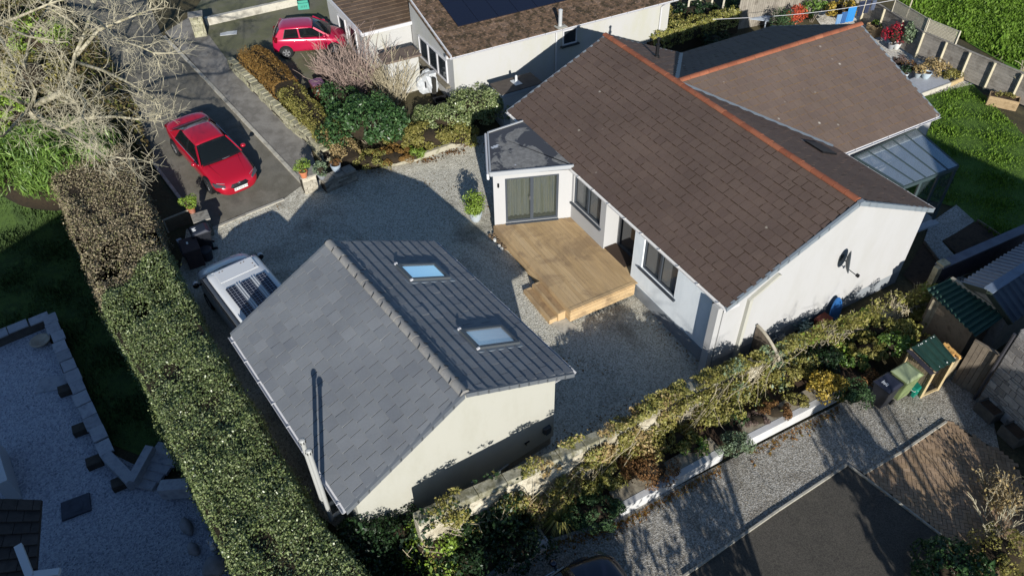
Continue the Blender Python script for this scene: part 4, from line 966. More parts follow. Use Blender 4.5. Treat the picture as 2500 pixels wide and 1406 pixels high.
# log store
LS = thing('log_store', 'timber log store with green corrugated roof on the gravel', 'log store', (0, 0, 0))
zl = .55
a, b, c, d_ = R(2224, 850, zl), R(2283, 909, zl), R(2334, 881, zl+.14), R(2280, 818, zl+.14)
corrugated('roof', a, d_, c, b, GREENT, LS, .2, .025)
mb = MB(); 
for i in range(12):
    s, t_ = random.uniform(.08, .92), random.choice((.06, .94)); p = a+(d_-a)*s+((b-a)*t_)+[0, 0, .05]; mb.box(p, (.03, .03, .015))
mb.build('screw_heads', flat('screw_white', '#c9ccc6', .5), LS)
q = [ins(p, (a+b+c+d_)/4, f) for p, f in ((a, .97), (b, .9), (c, .9), (d_, .9))]
foot = [np.array([p[0], p[1], -.7]) for p in q]
LW = mottled('store_boards', ['#77694f', '#8d7d60', '#5f533e'], 4, .85, .4, 30, island=.4)
for i, j, nm in ((0, 1, 'side_panel'), (2, 3, 'back_panel'), (3, 0, 'end_panel')):
    mb = MB(); p, r = foot[i], foot[j]; k = 9
    for s in range(k):
        x0, x1 = p+(r-p)*(s/k+.01), p+(r-p)*((s+1)/k-.01); zt_ = min(q[i][2], q[j][2])-.04
        mb.bar((*((x0+x1)/2)[:2], -.7), (*((x0+x1)/2)[:2], zt_), np.linalg.norm(x1-x0), .022, up=tuple(np.cross((r-p)/np.linalg.norm(r-p), (0, 0, 1.))))
    mb.build(nm, LW, LS)
mb = MB()
for i in range(4): mb.bar(foot[i], q[i]-[0, 0, .03], .07)
mb.bar(foot[1]+[0, 0, .06], foot[2]+[0, 0, .06], .06); mb.build('frame', mottled('store_frame', ['#a08c66', '#8a7653'], 5), LS)
MB().bar(a-[0, 0, .05], b-[0, 0, .05], .3, .02).build('felt', flat('black_felt', '#23222a', .8), LS)
LOGM = mottled('cut_log', ['#9a6a35', '#c08a4b', '#6e4a26'], 8, .8, .3)
pl = R(2322, 858, .35)
for i in range(7):
    a0 = random.uniform(-.3, .3)+1.9; o = np.array([(i % 4)*.07-.1, (i % 3)*.1-.1, .07*(i//4)]); dv_ = np.array([math.cos(a0), math.sin(a0), random.uniform(-.05, .15)])*.2
    tag(MB().tube([pl+o-dv_, pl+o+dv_], .045, 7).build('log', LOGM), 'cut yellow log in the small heap behind the log store', 'log', 'logs heaped behind the log store')
MB().box(pl+[0, 0, -.55], (.45, .6, .9), .5).build('log_shelf', LW, LS)

# ================================================================ LEFT GARDEN AND ITS HOUSES
SLAB = mottled('slab_stone', ['#7a7d86', '#91949c', '#686b74'], 4, .9, .3, 20, island=.3)
T = thing('block_wall', 'low garden wall capped with square stone slabs between the dark lawn and the patio', 'garden wall', (0, 0, 0))
LP = [(-30, 828), (118, 768), (172, 905), (262, 1108)]
ZW = -.2
for i, (p, r) in enumerate(zip(LP, LP[1:])):
    a, b = R(*p, ZW), R(*r, ZW); L = np.linalg.norm(b-a); k = round(L/.55); mb = MB()
    for s in range(k):
        if random.random() < .1: continue
        x0, x1 = a+(b-a)*(s/k), a+(b-a)*((s+1)/k-.03/L); j = np.array([random.uniform(-.03, .03), random.uniform(-.03, .03), random.uniform(-.01, .01)])
        mb.bar(x0+j, x1+j, .42*random.uniform(.9, 1.05), .05)
    mb.build('coping', SLAB, T)
    MB().bar(a-[0, 0, .25], b-[0, 0, .25], .26, .44).build('blocks', mottled('dark_block', ['#34302c', '#443f39'], 5), T)
T = thing('garden_steps', 'flight of pale stone steps from the patio up to the dark lawn', 'steps', (0, 0, 0))
a, b = R(345, 1175, -.5), R(415, 1100, -.2)
for i in range(5):
    p = a+(b-a)*(i/4); dd = np.array([.92, -.25, 0]); MB().bar(p-dd*.5, p+dd*.5, .36, .1).build('tread', SLAB, T)
MB().bar(R(262, 1115, -.3), R(325, 1180, -.35), .3, .4).bar(R(325, 1180, -.35), R(372, 1095, -.15), .25, .4).bar(R(395, 1195, -.25), R(470, 1190, -.2), .35, .45).build('cheek_wall', SLAB, T)
for px, py, lab in ((160, 950, 'dark square planter against the slab wall, nearest the broken coping'), (196, 1046, 'dark square planter halfway down the slab wall'), (230, 1126, 'dark square planter at the lower end of the slab wall'), (292, 1178, 'dark tub at the foot of the stone steps')):
    p = gp(px, py, .15); tag(MB().box((p[0], p[1], p[2]-.1), (.42, .34, .36), .5).build('planter_tub', mottled('dark_tub', ['#26221e', '#38332d'], 5), bevel=.02), lab, 'planter')
p = gp(187, 1238); tag(MB().box((p[0], p[1], p[2]+.03), (.75, .62, .07), .45).lathe((p[0], p[1], p[2]+.06), [(.22, 0), (.2, .015), (.12, .012)], 20).build('inspection_cover', mottled('dark_cover', ['#2a2c33', '#3b3e47'], 4), bevel=.01), 'dark square inspection cover on the blue grey gravel', 'cover')
p = gp(130, 938); tag(MB().box((p[0], p[1], p[2]+.03), (.9, .6, .05), .2).build('stepping_slab', SLAB), 'loose flat slab lying on the patio by the slab wall', 'slab')
def boulder(px, py, r, lab):
    p = gp(px, py, r[2]*.4); bm = bmesh.new(); bmesh.ops.create_icosphere(bm, subdivisions=3, radius=1)
    for v in bm.verts: v.co = Vector((v.co.x*r[0], v.co.y*r[1], v.co.z*r[2]))*(1+.08*math.sin(3*v.co.x+1)+.06*math.cos(4*v.co.y))
    for f in bm.faces: f.smooth = True
    me = bpy.data.meshes.new('boulder'); bm.to_mesh(me); bm.free(); me.materials.append(mottled('boulder_stone', ['#5f5f5f', '#77767a', '#4e4d50'], 3, .9, .4, 12)); o = link('boulder', me); o.location = p; o.rotation_euler = (0, 0, random.random()*3); tag(o, lab, 'boulder')
boulder(525, 1382, (.3, .33, .25), 'large round boulder at the foot of the hedge')
boulder(455, 1285, (.16, .3, .2), 'long boulder beside the patio gravel')
boulder(472, 1340, (.15, .22, .16), 'small pale boulder between the hedge and the gravel')
p = gp(100, 835, .12); tag(MB().lathe(p-[0, 0, .1], [(.08, 0), (.3, .14), (.33, .2), (.28, .2), (.1, .08)], 16).build('stone_bowl', mottled('bowl_stone', ['#7a6f5f', '#94897a'], 4)), 'shallow stone bowl inside the corner of the slab wall', 'bowl')
p = gp(520, 1335, .3); tag(MB().tube([p-[0, 0, .3], p-[0, 0, .1]], [.07, .1], 8).tube([p-[0, 0, .1], p+[0, 0, .1]], [.1, .06], 8).tube([p+[0, 0, .1], p+[.0, .02, .22]], [.07, .05], 8).tube([p+[.05, 0, .2], p+[.09, 0, .32]], .025, 6).tube([p+[-.05, 0, .2], p+[-.07, .02, .33]], .025, 6).build('garden_ornament', flat('ornament_white', '#b7bcc4', .6), smooth=True), 'small white animal ornament beside the big boulder', 'ornament')
# low roof in the corner and an unseen block added to shade this garden
CH = thing('corner_house', 'dark tiled house roof with white window frame at the lower left corner', 'house', (0, 0, 0))
rz0 = 2.3
a, b = R(-10, 1216, rz0), R(102, 1220, rz0); c, d_ = R(150, 1402, rz0+.2), R(-10, 1470, rz0+.2)
M_DT = mottled('dark_pantile', ['#2a2422', '#37302c', '#211c1a'], 4, .8, .5, 20, island=.4)
tile_slope('roof_slope', d_+[0, -3, -.6], c+[.3, -3, -.6], b, a, M_DT, CH, tw=.45, te=.32, th=.05)
MB().hexa([(-30, 3.5, -.7), (-7.6, 3.5, -.7), (-7.6, 8.2, -.7), (-30, 8.2, -.7)], [(-30, 3.5, rz0-1.2), (-7.6, 3.5, rz0-1.2), (-7.6, 8.2, rz0-.5), (-30, 8.2, rz0-.5)]).build('wall', WHITE, CH)
for p, r in (((45, 1332), (75, 1410)), ((82, 1404), (146, 1396))):
    MB().bar(R(*p, rz0+.25), R(*r, rz0+.25), .16, .1).build('white_frame', UPVC, CH)
MB().bar(R(-12, 1090, -.1), R(22, 1200, -.1), .3, .9).build('white_porch', UPVC, CH)
# added gabled block, never in view: profile shaped so its shadow stops at the hedge
hp = [(-5.6, -4), (-5.6, 3.4), (-19, 3.4), (-19, -4)]
MB().hexa([(x, y, -.7) for x, y in hp], [(x, y, 4.4) for x, y in hp]).hexa([(-5.4, -4.2, 4.4), (-5.4, 3.6, 4.4), (-12.2, 3.6, 8.9)], [(-5.4, -4.2, 4.4), (-12.2, -4.2, 8.9), (-12.2, 3.6, 8.9)]) if False else None
mb = MB(); mb.hexa([(x, -4., z) for x, z in ((-5.6, -.7), (-19.5, -.7), (-19.5, 5.), (-13.2, 8.3), (-5.6, 3.3))], [(x, 3.4, z) for x, z in ((-5.6, -.7), (-19.5, -.7), (-19.5, 5.), (-13.2, 8.3), (-5.6, 3.3))])
mb.build('tall_shade_block', WHITE, CH)
# ================================================================ VEHICLES
def carpaint(name, c, rough=.28, metal=.15):
    m, nt, b = newmat(name); b.inputs['Base Color'].default_value = (*lin(c), 1); b.inputs['Roughness'].default_value = rough; b.inputs['Metallic'].default_value = metal
    b.inputs['Coat Weight'].default_value = .6; b.inputs['Coat Roughness'].default_value = .06; return m
TYRE = flat('tyre_rubber', '#101113', .85); RIM = flat('alloy_rim', '#8f9194', .35, .7); CHROME = flat('chrome_trim', '#b7babd', .25, .8)
CARGL = glassmat('car_glass', (.008, .011, .012), .03, .45, .8)
LAMP = glassmat('headlamp', (.05, .055, .06), .08, .8); REDL = flat('tail_lamp', '#4a0609', .2)
def frame_on_ground(root, front, rear):
    f = Vector(front)-Vector(rear); f.normalize(); l = Vector((0, 0, 1)).cross(f); l.normalize(); u = f.cross(l)
    c = (Vector(front)+Vector(rear))/2; M = Matrix((f, l, u)).transposed().to_4x4(); M.translation = c; root.matrix_world = M
def loft(sec, close=True):
    "sec: list of (x, [(y,z)..half profile, centre top first]) -> vertices and faces of the mirrored skin"
    V = []; k = len(sec[0][1]); n = 2*k-1
    for x, pr in sec:
        V += [(x, y, z) for y, z in pr[::-1]]+[(x, -y, z) for y, z in pr[1:]]
    F = [(i*n+j, i*n+j+1, (i+1)*n+j+1, (i+1)*n+j) for i in range(len(sec)-1) for j in range(n-1)]
    F += [(i*n+n-1, i*n, (i+1)*n, (i+1)*n+n-1) for i in range(len(sec)-1)]
    if close: F += [tuple(range(n-1, -1, -1)), tuple((len(sec)-1)*n+j for j in range(n))]
    return V, F
def wheel(root, x, y, r, side):
    t = MB(); V = []; n = 24; prof = [(r*.62, -.1), (r*.93, -.105), (r, -.07), (r, .07), (r*.93, .105), (r*.62, .1)]
    for rr, yy in prof:
        for j in range(n): a = 2*PI*j/n; V.append((x+rr*math.cos(a), y+yy, r+rr*math.sin(a)))
    t.add(V, [(i*n+j, i*n+(j+1) % n, (i+1)*n+(j+1) % n, (i+1)*n+j) for i in range(5) for j in range(n)])
    w_ = t.build('tyre', TYRE, None, smooth=True); w_.parent = root; w_.name = 'wheel'
    m = MB(); yy = y+side*.085
    for j in range(n):
        pass
    m.tube([(x, yy-.02*side, r), (x, yy, r)], r*.2, 12)
    for j in range(5):
        a = 2*PI*j/5+.3; m.bar((x, yy-.005*side, r), (x+r*.6*math.cos(a), yy-.005*side, r+r*.6*math.sin(a)), .07, .03, up=(0, 1, 0))
    V = []
    for rr in (r*.56, r*.64):
        for j in range(n): a = 2*PI*j/n; V.append((x+rr*math.cos(a), yy, r+rr*math.sin(a)))
    m.add(V, [(j, (j+1) % n, n+(j+1) % n, n+j) for j in range(n)]); m.build('rim', RIM, w_)
    d = MB(); d.tube([(x, yy-.06*side, r), (x, yy-.05*side, r)], r*.6, 20); d.build('hub', BLACK, w_)
def car(name, label, cat, P, paint, front, rear):
    T = thing(name, label, cat); frame_on_ground(T, front, rear)
    sec = []
    for x, w_, zt, zs in P['st']:
        sec.append((x, [(0, zt+.012), (w_*.5, zt), (w_*.84, zs+.015), (w_*.955, zs-.05), (w_, zs-.2), (w_*.985, .46), (w_*.95, .27), (w_*.6, .2), (0, .2)]))
    V, F = loft(sec); mb = MB().add(V, F); b = mb.build('body', paint, T, smooth=True, sub=2)
    # wheel arches, dark recess discs
    for x in P['axles']:
        for s in (-1, 1):
            y = s*(P['w']-.085)
            MB().tube([(x, s*(P['w']-.3), P['wr']+.02), (x, s*(P['w']+.004), P['wr']+.02)], P['wr']*1.16, 20).build('wheel_arch', BLACK, T)
            wheel(T, x, y+s*.03, P['wr'], s)
    g = P['gh']   # xb0 base front, xt0 top front, xt1 top rear, xb1 base rear, z belt, z roof, hw belt front/rear, hw roof
    xb0, xt0, xt1, xb1, zb, zr, wb, wt = g
    # roof
    V = []; nx, ny = 8, 8
    for i in range(nx+1):
        s = i/nx; x = xt0+(xt1-xt0)*s; zc = zr+.035*math.sin(PI*min(1, max(0, s*.9+.08))); ww = wt*(1-.05*abs(2*s-1)**2)
        for j in range(ny+1):
            t = 2*j/ny-1; bow = .05*(1-t*t)*(1 if i == 0 else 0)-.06*(1-t*t)*(1 if i == nx else 0)
            V.append((x+bow, t*ww, zc-.045*abs(t)**2.5))
    m = ny+1; F = [(i*m+j, i*m+j+1, (i+1)*m+j+1, (i+1)*m+j) for i in range(nx) for j in range(ny)]
    n0 = len(V); V += [(p[0], p[1], p[2]-.035) for p in V]
    F += [tuple(n0+q for q in f[::-1]) for f in F]
    rim = [j for j in range(m)]+[i*m+ny for i in range(1, nx+1)]+[nx*m+j for j in range(ny-1, -1, -1)]+[i*m for i in range(nx-1, 0, -1)]
    F += [(a, b_, b_+n0, a+n0) for a, b_ in zip(rim, rim[1:]+rim[:1])]
    MB().add(V, F).build('roof', P.get('roofmat', paint), T, smooth=True)
    zt0 = zr-.02
    def curved(xa, wa, za, xb, wb_, zb_, bow, name):
        V = []; k = 8
        for i in range(5):
            s = i/4
            for j in range(k+1):
                t = 2*j/k-1; V.append((xa+(xb-xa)*s+bow*(1-t*t)*(1-s*.3), t*(wa+(wb_-wa)*s), za+(zb_-za)*s-.045*abs(t)**2.5*s+.02*math.sin(PI*s)))
        return MB().add(V, [(i*(k+1)+j, i*(k+1)+j+1, (i+1)*(k+1)+j+1, (i+1)*(k+1)+j) for i in range(4) for j in range(k)]).build(name, CARGL, T, smooth=True)
    curved(xb0, wb-.12, zb+.0, xt0+.0, wt-.05, zr+.012, .06, 'windscreen')
    curved(xb1, wb-.14, zb+.03, xt1, wt-.05, zr-.0, -.07, 'rear_window')
    for s in (-1, 1):
        A = lambda x: np.array([x, s*(wb-.06), zb-.03]); B = lambda x: np.array([x, s*(wt-.005), zr-.035])
        xa, xz = xb0-.12, xb1+.12
        for (b0, b1, t0, t1) in P['side']:
            MB().quad(A(b0), A(b1), B(t1), B(t0)).build('side_window', CARGL, T)
        for b0, t0, wd, mt in P['pillars']:
            MB().bar(A(b0)+[0, s*.006, 0], B(t0)+[0, s*.006, 0], wd, .04, up=(0, s, .3)).build('pillar', {'p': paint, 'k': BLACK}[mt], T)
        c0, c1, t0, t1 = P['quarter']
        MB().hexa([A(c0), A(c1), B(t1), B(t0)], [A(c0)*[1, .9, 1], A(c1)*[1, .88, 1]+[0, 0, .04], B(t1)*[1, .94, 1], B(t0)*[1, .94, 1]]).build('pillar', paint, T)
        mx, mz = xb0-.28, zb+.06
        mi = MB(); mi.add(*blob_mesh((mx, s*(wb+.12), mz), (.1, .11, .075))); mo = mi.build('mirror', paint, T, smooth=True)
        MB().bar((mx-.02, s*(wb-.08), mz-.07), (mx, s*(wb+.06), mz-.03), .05).build('mirror_arm', BLACK, mo)
        MB().box((P['handle'][0], s*(P['w']+.0), zb-.15), (.16, .03, .03)).build('handle', paint, T)
        if P.get('bright'): MB().bar(A(P['side'][0][0])+[0, s*.02, .0], A(P['side'][-1][1])+[0, s*.02, 0], .018).build('window_trim', CHROME, T)
    MB().hexa([(xb1+.12, -wb+.13, zb+.02), (xb0-.12, -wb+.13, zb+.0), (xb0-.12, wb-.13, zb+.0), (xb1+.12, wb-.13, zb+.02)], [(xb1+.2, -wb+.15, zb+.045), (xb0-.2, -wb+.15, zb+.04), (xb0-.2, wb-.15, zb+.04), (xb1+.2, wb-.15, zb+.045)]).build('cabin_dark_sheet', BLACK, T)  # black sheet at belt height, stands in for the dark cabin
    # interior: dashboard, seats, wheel
    MB().box(((xb0+xb1)/2-.05, 0, zb-.12), (xb0-xb1-.3, wb*1.6, .06)).build('interior', flat('car_interior', '#131416', .8), T)
    for x, y in P['seats']:
        MB().box((x, y, zb+.06), (.16, .46, .42), taper=.8).box((x-.05, y, zb+.33), (.1, .24, .14)).build('seat', flat('seat_grey', '#3b3f42', .8), T, bevel=.03)
    MB().tube([(xb0-.45+.17*0, .36+.17*math.cos(a), zb+.03+.14*math.sin(a)) for a in np.linspace(0, 2*PI, 15)], .014, 6).build('steering_wheel', BLACK, T)
    return T
def blob_mesh(c, r, n=10, m=7):
    V = []; 
    for i in range(m+1):
        th = PI*i/m
        for j in range(n): a = 2*PI*j/n; V.append((c[0]+r[0]*math.sin(th)*math.cos(a), c[1]+r[1]*math.sin(th)*math.sin(a), c[2]+r[2]*math.cos(th)))
    return V, [(i*n+j, i*n+(j+1) % n, (i+1)*n+(j+1) % n, (i+1)*n+j) for i in range(m) for j in range(n)]
def text(name, s, size, mat, parent, M, ext=.002):
    c = bpy.data.curves.new(name, 'FONT'); c.body = s; c.size = size; c.extrude = ext; c.align_x = 'CENTER'; c.align_y = 'CENTER'
    t = bpy.data.objects.new(name, c); COL.objects.link(t); dg = bpy.context.evaluated_depsgraph_get(); me = bpy.data.meshes.new_from_object(t.evaluated_get(dg))
    bpy.data.objects.remove(t); me.materials.clear(); me.materials.append(mat); o = link(name, me, parent); o.matrix_local = M; return o
INK = flat('black_ink', '#0b0b0c', .6); PLATE = flat('plate_white', '#cfcfc9', .5)
SALOON = dict(w=.95, wr=.34, axles=(1.55, -1.45), handle=(-.25,), bright=True,
    st=[(2.5, .55, .50, .5), (2.46, .66, .58, .55), (2.36, .8, .72, .66), (2.1, .89, .8, .74), (1.6, .935, .885, .83), (1.1, .95, .95, .9), (.3, .95, .97, .93), (-.6, .95, .98, .95), (-1.4, .95, 1.0, .97), (-1.9, .93, 1.06, 1.0), (-2.25, .87, 1.06, .99), (-2.42, .8, 1.0, .92), (-2.5, .7, .7, .68)],
    gh=(1.18, .32, -1.0, -1.85, .97, 1.4, .93, .63), side=[(.95, -.18, .22, -.24), (-.26, -1.2, -.3, -1.0)],
    pillars=[(1.08, .36, .09, 'p'), (-.22, -.27, .07, 'k'), (-1.2, -1.0, .04, 'k')], quarter=(-1.2, -1.8, -1.0, -1.05), seats=[(-.1, .37), (-.1, -.37), (-1.0, .36), (-1.0, -.36)])
RED = carpaint('red_paint', '#8f0d1e'); 
fr, rr = gp(592, 477), None
hf, hr = gp(578, 434, .78), gp(470, 298, 1.36)
dr = (hf-hr)[:2]; dr /= np.linalg.norm(dr); c0 = hf[:2]-dr*2.38
g3 = lambda p: np.array([p[0], p[1], G(*p)])
CAR = car('red_saloon', 'red saloon car parked on the lane with its nose towards the courtyard', 'car', SALOON, RED, g3(c0+dr*1.5)+0, g3(c0-dr*1.5)+0)
mb = MB()
V = []
for i, (x, z) in enumerate(((2.44, .64), (2.515, .55), (2.53, .45), (2.5, .38))):
    for j in range(9):
        t = 2*j/8-1; V.append((x-.07*t*t, t*(.5-.06*i*(i > 1)), z))
mb.add(V, [(i*9+j, i*9+j+1, (i+1)*9+j+1, (i+1)*9+j) for i in range(3) for j in range(8)]).build('grille', flat('grille_black', '#0e0f11', .4), CAR)
for s in (-1, 1):
    mb = MB().hexa([(2.36, s*.55, .62), (2.12, s*.9, .66), (2.2, s*.87, .6), (2.42, s*.56, .57)], [(2.385, s*.55, .675), (2.02, s*.91, .735), (2.22, s*.895, .65), (2.45, s*.57, .6)]); mb.build('headlight', LAMP, CAR)
    MB().tube([(2.3, s*.52, .7), (2.15, s*.78, .745)], .012, 6).build('headlight_trim', CHROME, CAR)
    MB().hexa([(2.4, s*.55, .33), (2.2, s*.86, .33), (2.2, s*.87, .42), (2.44, s*.56, .42)], [(2.43, s*.55, .33), (2.23, s*.89, .33), (2.23, s*.9, .42), (2.46, s*.56, .42)]).build('air_intake', BLACK, CAR)
    MB().box((-2.38, s*.66, .86), (.12, .34, .12), -s*.35).build('tail_light', REDL, CAR)
    MB().bar((2.1, s*.45, .79), (1.2, s*.62, .955), .012, .012).build('bonnet_crease', RED, CAR)
MB().box((2.535, 0, .44), (.02, .56, .13)).build('number_plate', PLATE, CAR)
Mx = Matrix(((0, 0, 1, 2.547), (1, 0, 0, 0), (0, 1, 0, .44), (0, 0, 0, 1)))
text('plate_lettering', 'UP  P CO.-A  M', .085, INK, CAR, Mx)
MB().tube([(1.12, -.5, .985), (1.2, .1, .99), (1.16, .55, .98)], .012, 6).tube([(2.46, 0, .66), (2.5, 0, .645)], .035, 10).build('wiper', CHROME, CAR)
# red hatchback
HATCH = dict(w=.81, wr=.29, axles=(1.12, -1.15), handle=(-.15,),
    st=[(1.75, .5, .55, .52), (1.7, .62, .66, .62), (1.58, .72, .78, .72), (1.3, .79, .9, .82), (.95, .81, .99, .9), (.2, .81, 1.0, .93), (-.7, .81, 1.02, .97), (-1.3, .8, 1.06, 1.0), (-1.6, .76, 1.08, .98), (-1.71, .68, .98, .92), (-1.75, .6, .7, .68)],
    gh=(1.02, .22, -1.3, -1.62, .98, 1.42, .8, .67), side=[(.82, -.38, .12, -.42), (-.46, -1.2, -.5, -1.05)],
    pillars=[(.95, .27, .08, 'p'), (-.42, -.46, .07, 'p'), (-1.2, -1.05, .03, 'k')], quarter=(-1.2, -1.6, -1.05, -1.3), seats=[(-.15, .33), (-.15, -.33)])
RED2 = carpaint('crimson_paint', '#96102f')
hp_ = [gp(663, 85, .9), gp(840, 80, .75)]
dr = (hp_[1]-hp_[0])[:2]; dr /= np.linalg.norm(dr); c0 = hp_[0][:2]+dr*1.72-np.array([0, .0])
CAR2 = car('red_hatchback', 'small crimson hatchback parked on the neighbour driveway beside the white wall', 'car', HATCH, RED2, g3(c0+dr*1.1), g3(c0-dr*1.1))
for s in (-1, 1):
    MB().hexa([(-1.62, s*.62, .8), (-1.5, s*.8, .8), (-1.45, s*.79, 1.05), (-1.6, s*.6, 1.05)], [(-1.72, s*.62, .8), (-1.56, s*.815, .8), (-1.5, s*.8, 1.05), (-1.66, s*.6, 1.05)]).build('tail_light', REDL, CAR2)
    MB().hexa([(1.5, s*.5, .68), (1.3, s*.76, .72), (1.34, s*.76, .62), (1.58, s*.5, .6)], [(1.56, s*.5, .74), (1.34, s*.79, .79), (1.4, s*.78, .66), (1.66, s*.5, .62)]).build('headlight', LAMP, CAR2)
# camper van
WHP = carpaint('van_white', '#b9bcbd', .35, 0.)
VAN = thing('camper_van', 'white camper van with three black solar panels on its roof beside the hedge', 'van')
vl0, vl1, vr0 = R(505, 690, 1.9), R(588, 800, 1.9), R(655, 640, 1.9)
vf = vl0-vl1; vf = vf[:2]/np.linalg.norm(vf[:2]); lf = np.array([-vf[1], vf[0]])
wv = abs((vr0-vl0)[:2]@lf); cv = (vl0[:2]+vr0[:2])/2-vf*.25
frame_on_ground(VAN, g3(cv+vf*1.4)*[1, 1, 0]+[0, 0, -.08], g3(cv-vf*1.4)*[1, 1, 0]+[0, 0, -.1])
hw = min(.98, max(.88, wv/2+.06))
sec = []
for x, w_, zt in ((2.5, .6, .75), (2.44, .8, .98), (2.3, .9, 1.13), (2.0, .95, 1.22), (1.66, hw, 1.3), (1.2, hw, 1.3), (0, hw, 1.25), (-2.2, hw, 1.25), (-2.4, hw-.04, 1.2)):
    sec.append((x, [(0, zt+.02), (w_*.6, zt), (w_*.93, zt-.05), (w_, zt-.2), (w_, .5), (w_*.96, .3), (0, .28)]))
V, F = loft(sec); MB().add(V, F).build('body', WHP, VAN, smooth=True, sub=1)
sec = []
for x, w_, zt in ((1.66, hw-.03, 1.29), (1.3, hw-.07, 1.57), (.98, hw-.1, 1.84), (.85, hw-.1, 1.93), (.6, hw-.1, 1.965), (-.6, hw-.1, 1.985), (-1.8, hw-.1, 1.975), (-2.2, hw-.1, 1.95), (-2.33, hw-.12, 1.85), (-2.42, hw-.08, 1.2)):
    sec.append((x, [(0, zt), (w_*.7, zt-.005), (w_*.9, zt-.03), (w_*.985, zt-.09), (hw-.02, 1.19)]))
V, F = loft(sec); MB().add(V, F).build('roof', WHP, VAN, smooth=True)
V = []
for i in range(5):
    s = i/4
    for j in range(11):
        t = 2*j/10-1; V.append((1.78-.74*s-.12*t*t, t*(hw-.06-.06*s), 1.285+.55*s+.03))
MB().add(V, [(i*11+j, i*11+j+1, (i+1)*11+j+1, (i+1)*11+j) for i in range(4) for j in range(10)]).build('windscreen', glassmat('van_glass', (.01, .012, .015), .05, .6), VAN, smooth=True)
for s in (-1, 1):
    MB().add(*blob_mesh((1.5, s*(hw+.17), 1.22), (.1, .12, .14))).build('mirror', [WHP if s < 0 else WHP], VAN, smooth=True)
    MB().add(*blob_mesh((1.47, s*(hw+.17), 1.22), (.08, .105, .12))).build('mirror_glass', BLACK, VAN, smooth=True)
    MB().bar((1.5, s*hw*.97, 1.16), (1.5, s*(hw+.1), 1.18), .06).build('mirror_arm', BLACK, VAN)
    MB().quad((1.45, s*(hw-.012), 1.22), (.3, s*(hw-.012), 1.22), (.3, s*(hw-.07), 1.8), (.98, s*(hw-.07), 1.8)).build('side_window', BLACK, VAN)
    MB().box((2.3, s*.68, .88), (.2, .3, .16), -s*.5).build('headlight', LAMP, VAN)
    for x in (1.5, -1.5): wheel(VAN, x, s*(hw-.1), .34, s)
MB().tube([(.75, hw-.03, 1.86), (-2.2, hw-.03, 1.86)], .06, 10).build('awning_case', flat('awning_grey', '#2f343b', .5), VAN)
MB().tube([(.9, hw+.06, 1.8), (-2.2, hw+.06, 1.8)], .035, 8).build('awning_rail', BLACK, VAN)
MB().box((.42, -.0, 1.985), (.62, 1.28, .018)).box((.75, 0, 1.968), (.02, 1.4, .012)).build('roof_hatch', WHP, VAN, bevel=.006)
mb = MB()
for x, y in ((.62, -.35), (.62, -.25), (.62, .38), (.62, .48), (.38, -.55), (.2, -.55), (-2.1, .5), (-2.1, -.4)): mb.box((x, y, 1.995), (.03, .04, .02))
mb.build('roof_fixings', flat('fixing_brown', '#574c42', .6), VAN)
def pvmat():
    m, nt, b = newmat('van_solar'); tc = nd(nt, 'ShaderNodeTexCoord').outputs['Object']
    br = nd(nt, 'ShaderNodeTexBrick'); br.offset = 0; br.inputs['Scale'].default_value = 1; br.inputs['Brick Width'].default_value = .125; br.inputs['Row Height'].default_value = .115; br.inputs['Mortar Size'].default_value = .004
    br.inputs['Color1'].default_value = (*lin('#0b0f1c'), 1); br.inputs['Color2'].default_value = (*lin('#0e1323'), 1); br.inputs['Mortar'].default_value = (*lin('#8d929b'), 1); nt.links.new(tc, br.inputs['Vector'])
    nt.links.new(br.outputs[0], b.inputs['Base Color']); b.inputs['Roughness'].default_value = .15; return m
PV = pvmat()
for i, y in enumerate((.5, 0, -.5)):
    MB().box((-1.1, y, 2.012), (1.62, .31, .03)).build('solar_panel', PV, VAN)
    if i < 2: MB().box((-1.1, y-.21, 2.005), (1.7, .03, .05)).box((-1.1, y-.29, 2.005), (1.7, .03, .05)).build('roof_bar', WHP, VAN)
    MB().box((-1.82, y, 2.01), (.1, .07, .05)).build('cable_gland', BLACK, VAN)
# dark car in the shade at the bottom
NAVY = carpaint('navy_paint', '#0a0d1c')
hd_ = HF.W(0, 1)[:2]-HF.W(0, 0)[:2]; lt = np.array([-hd_[1], hd_[0]])
pf = R(1487, 1362, -.05)[:2]; c0 = pf-hd_*2.3-lt*.62
CAR3 = car('dark_saloon', 'dark navy car parked in deep shade at the bottom edge', 'car', SALOON, NAVY, np.array([*(c0+hd_*1.5), -.7]), np.array([*(c0-hd_*1.5), -.7]))
for s in (-1, 1):
    MB().hexa([(2.36, s*.55, .62), (2.12, s*.9, .66), (2.2, s*.87, .6), (2.42, s*.56, .57)], [(2.385, s*.55, .675), (2.02, s*.91, .735), (2.22, s*.895, .65), (2.45, s*.57, .6)]).build('headlight', LAMP, CAR3)
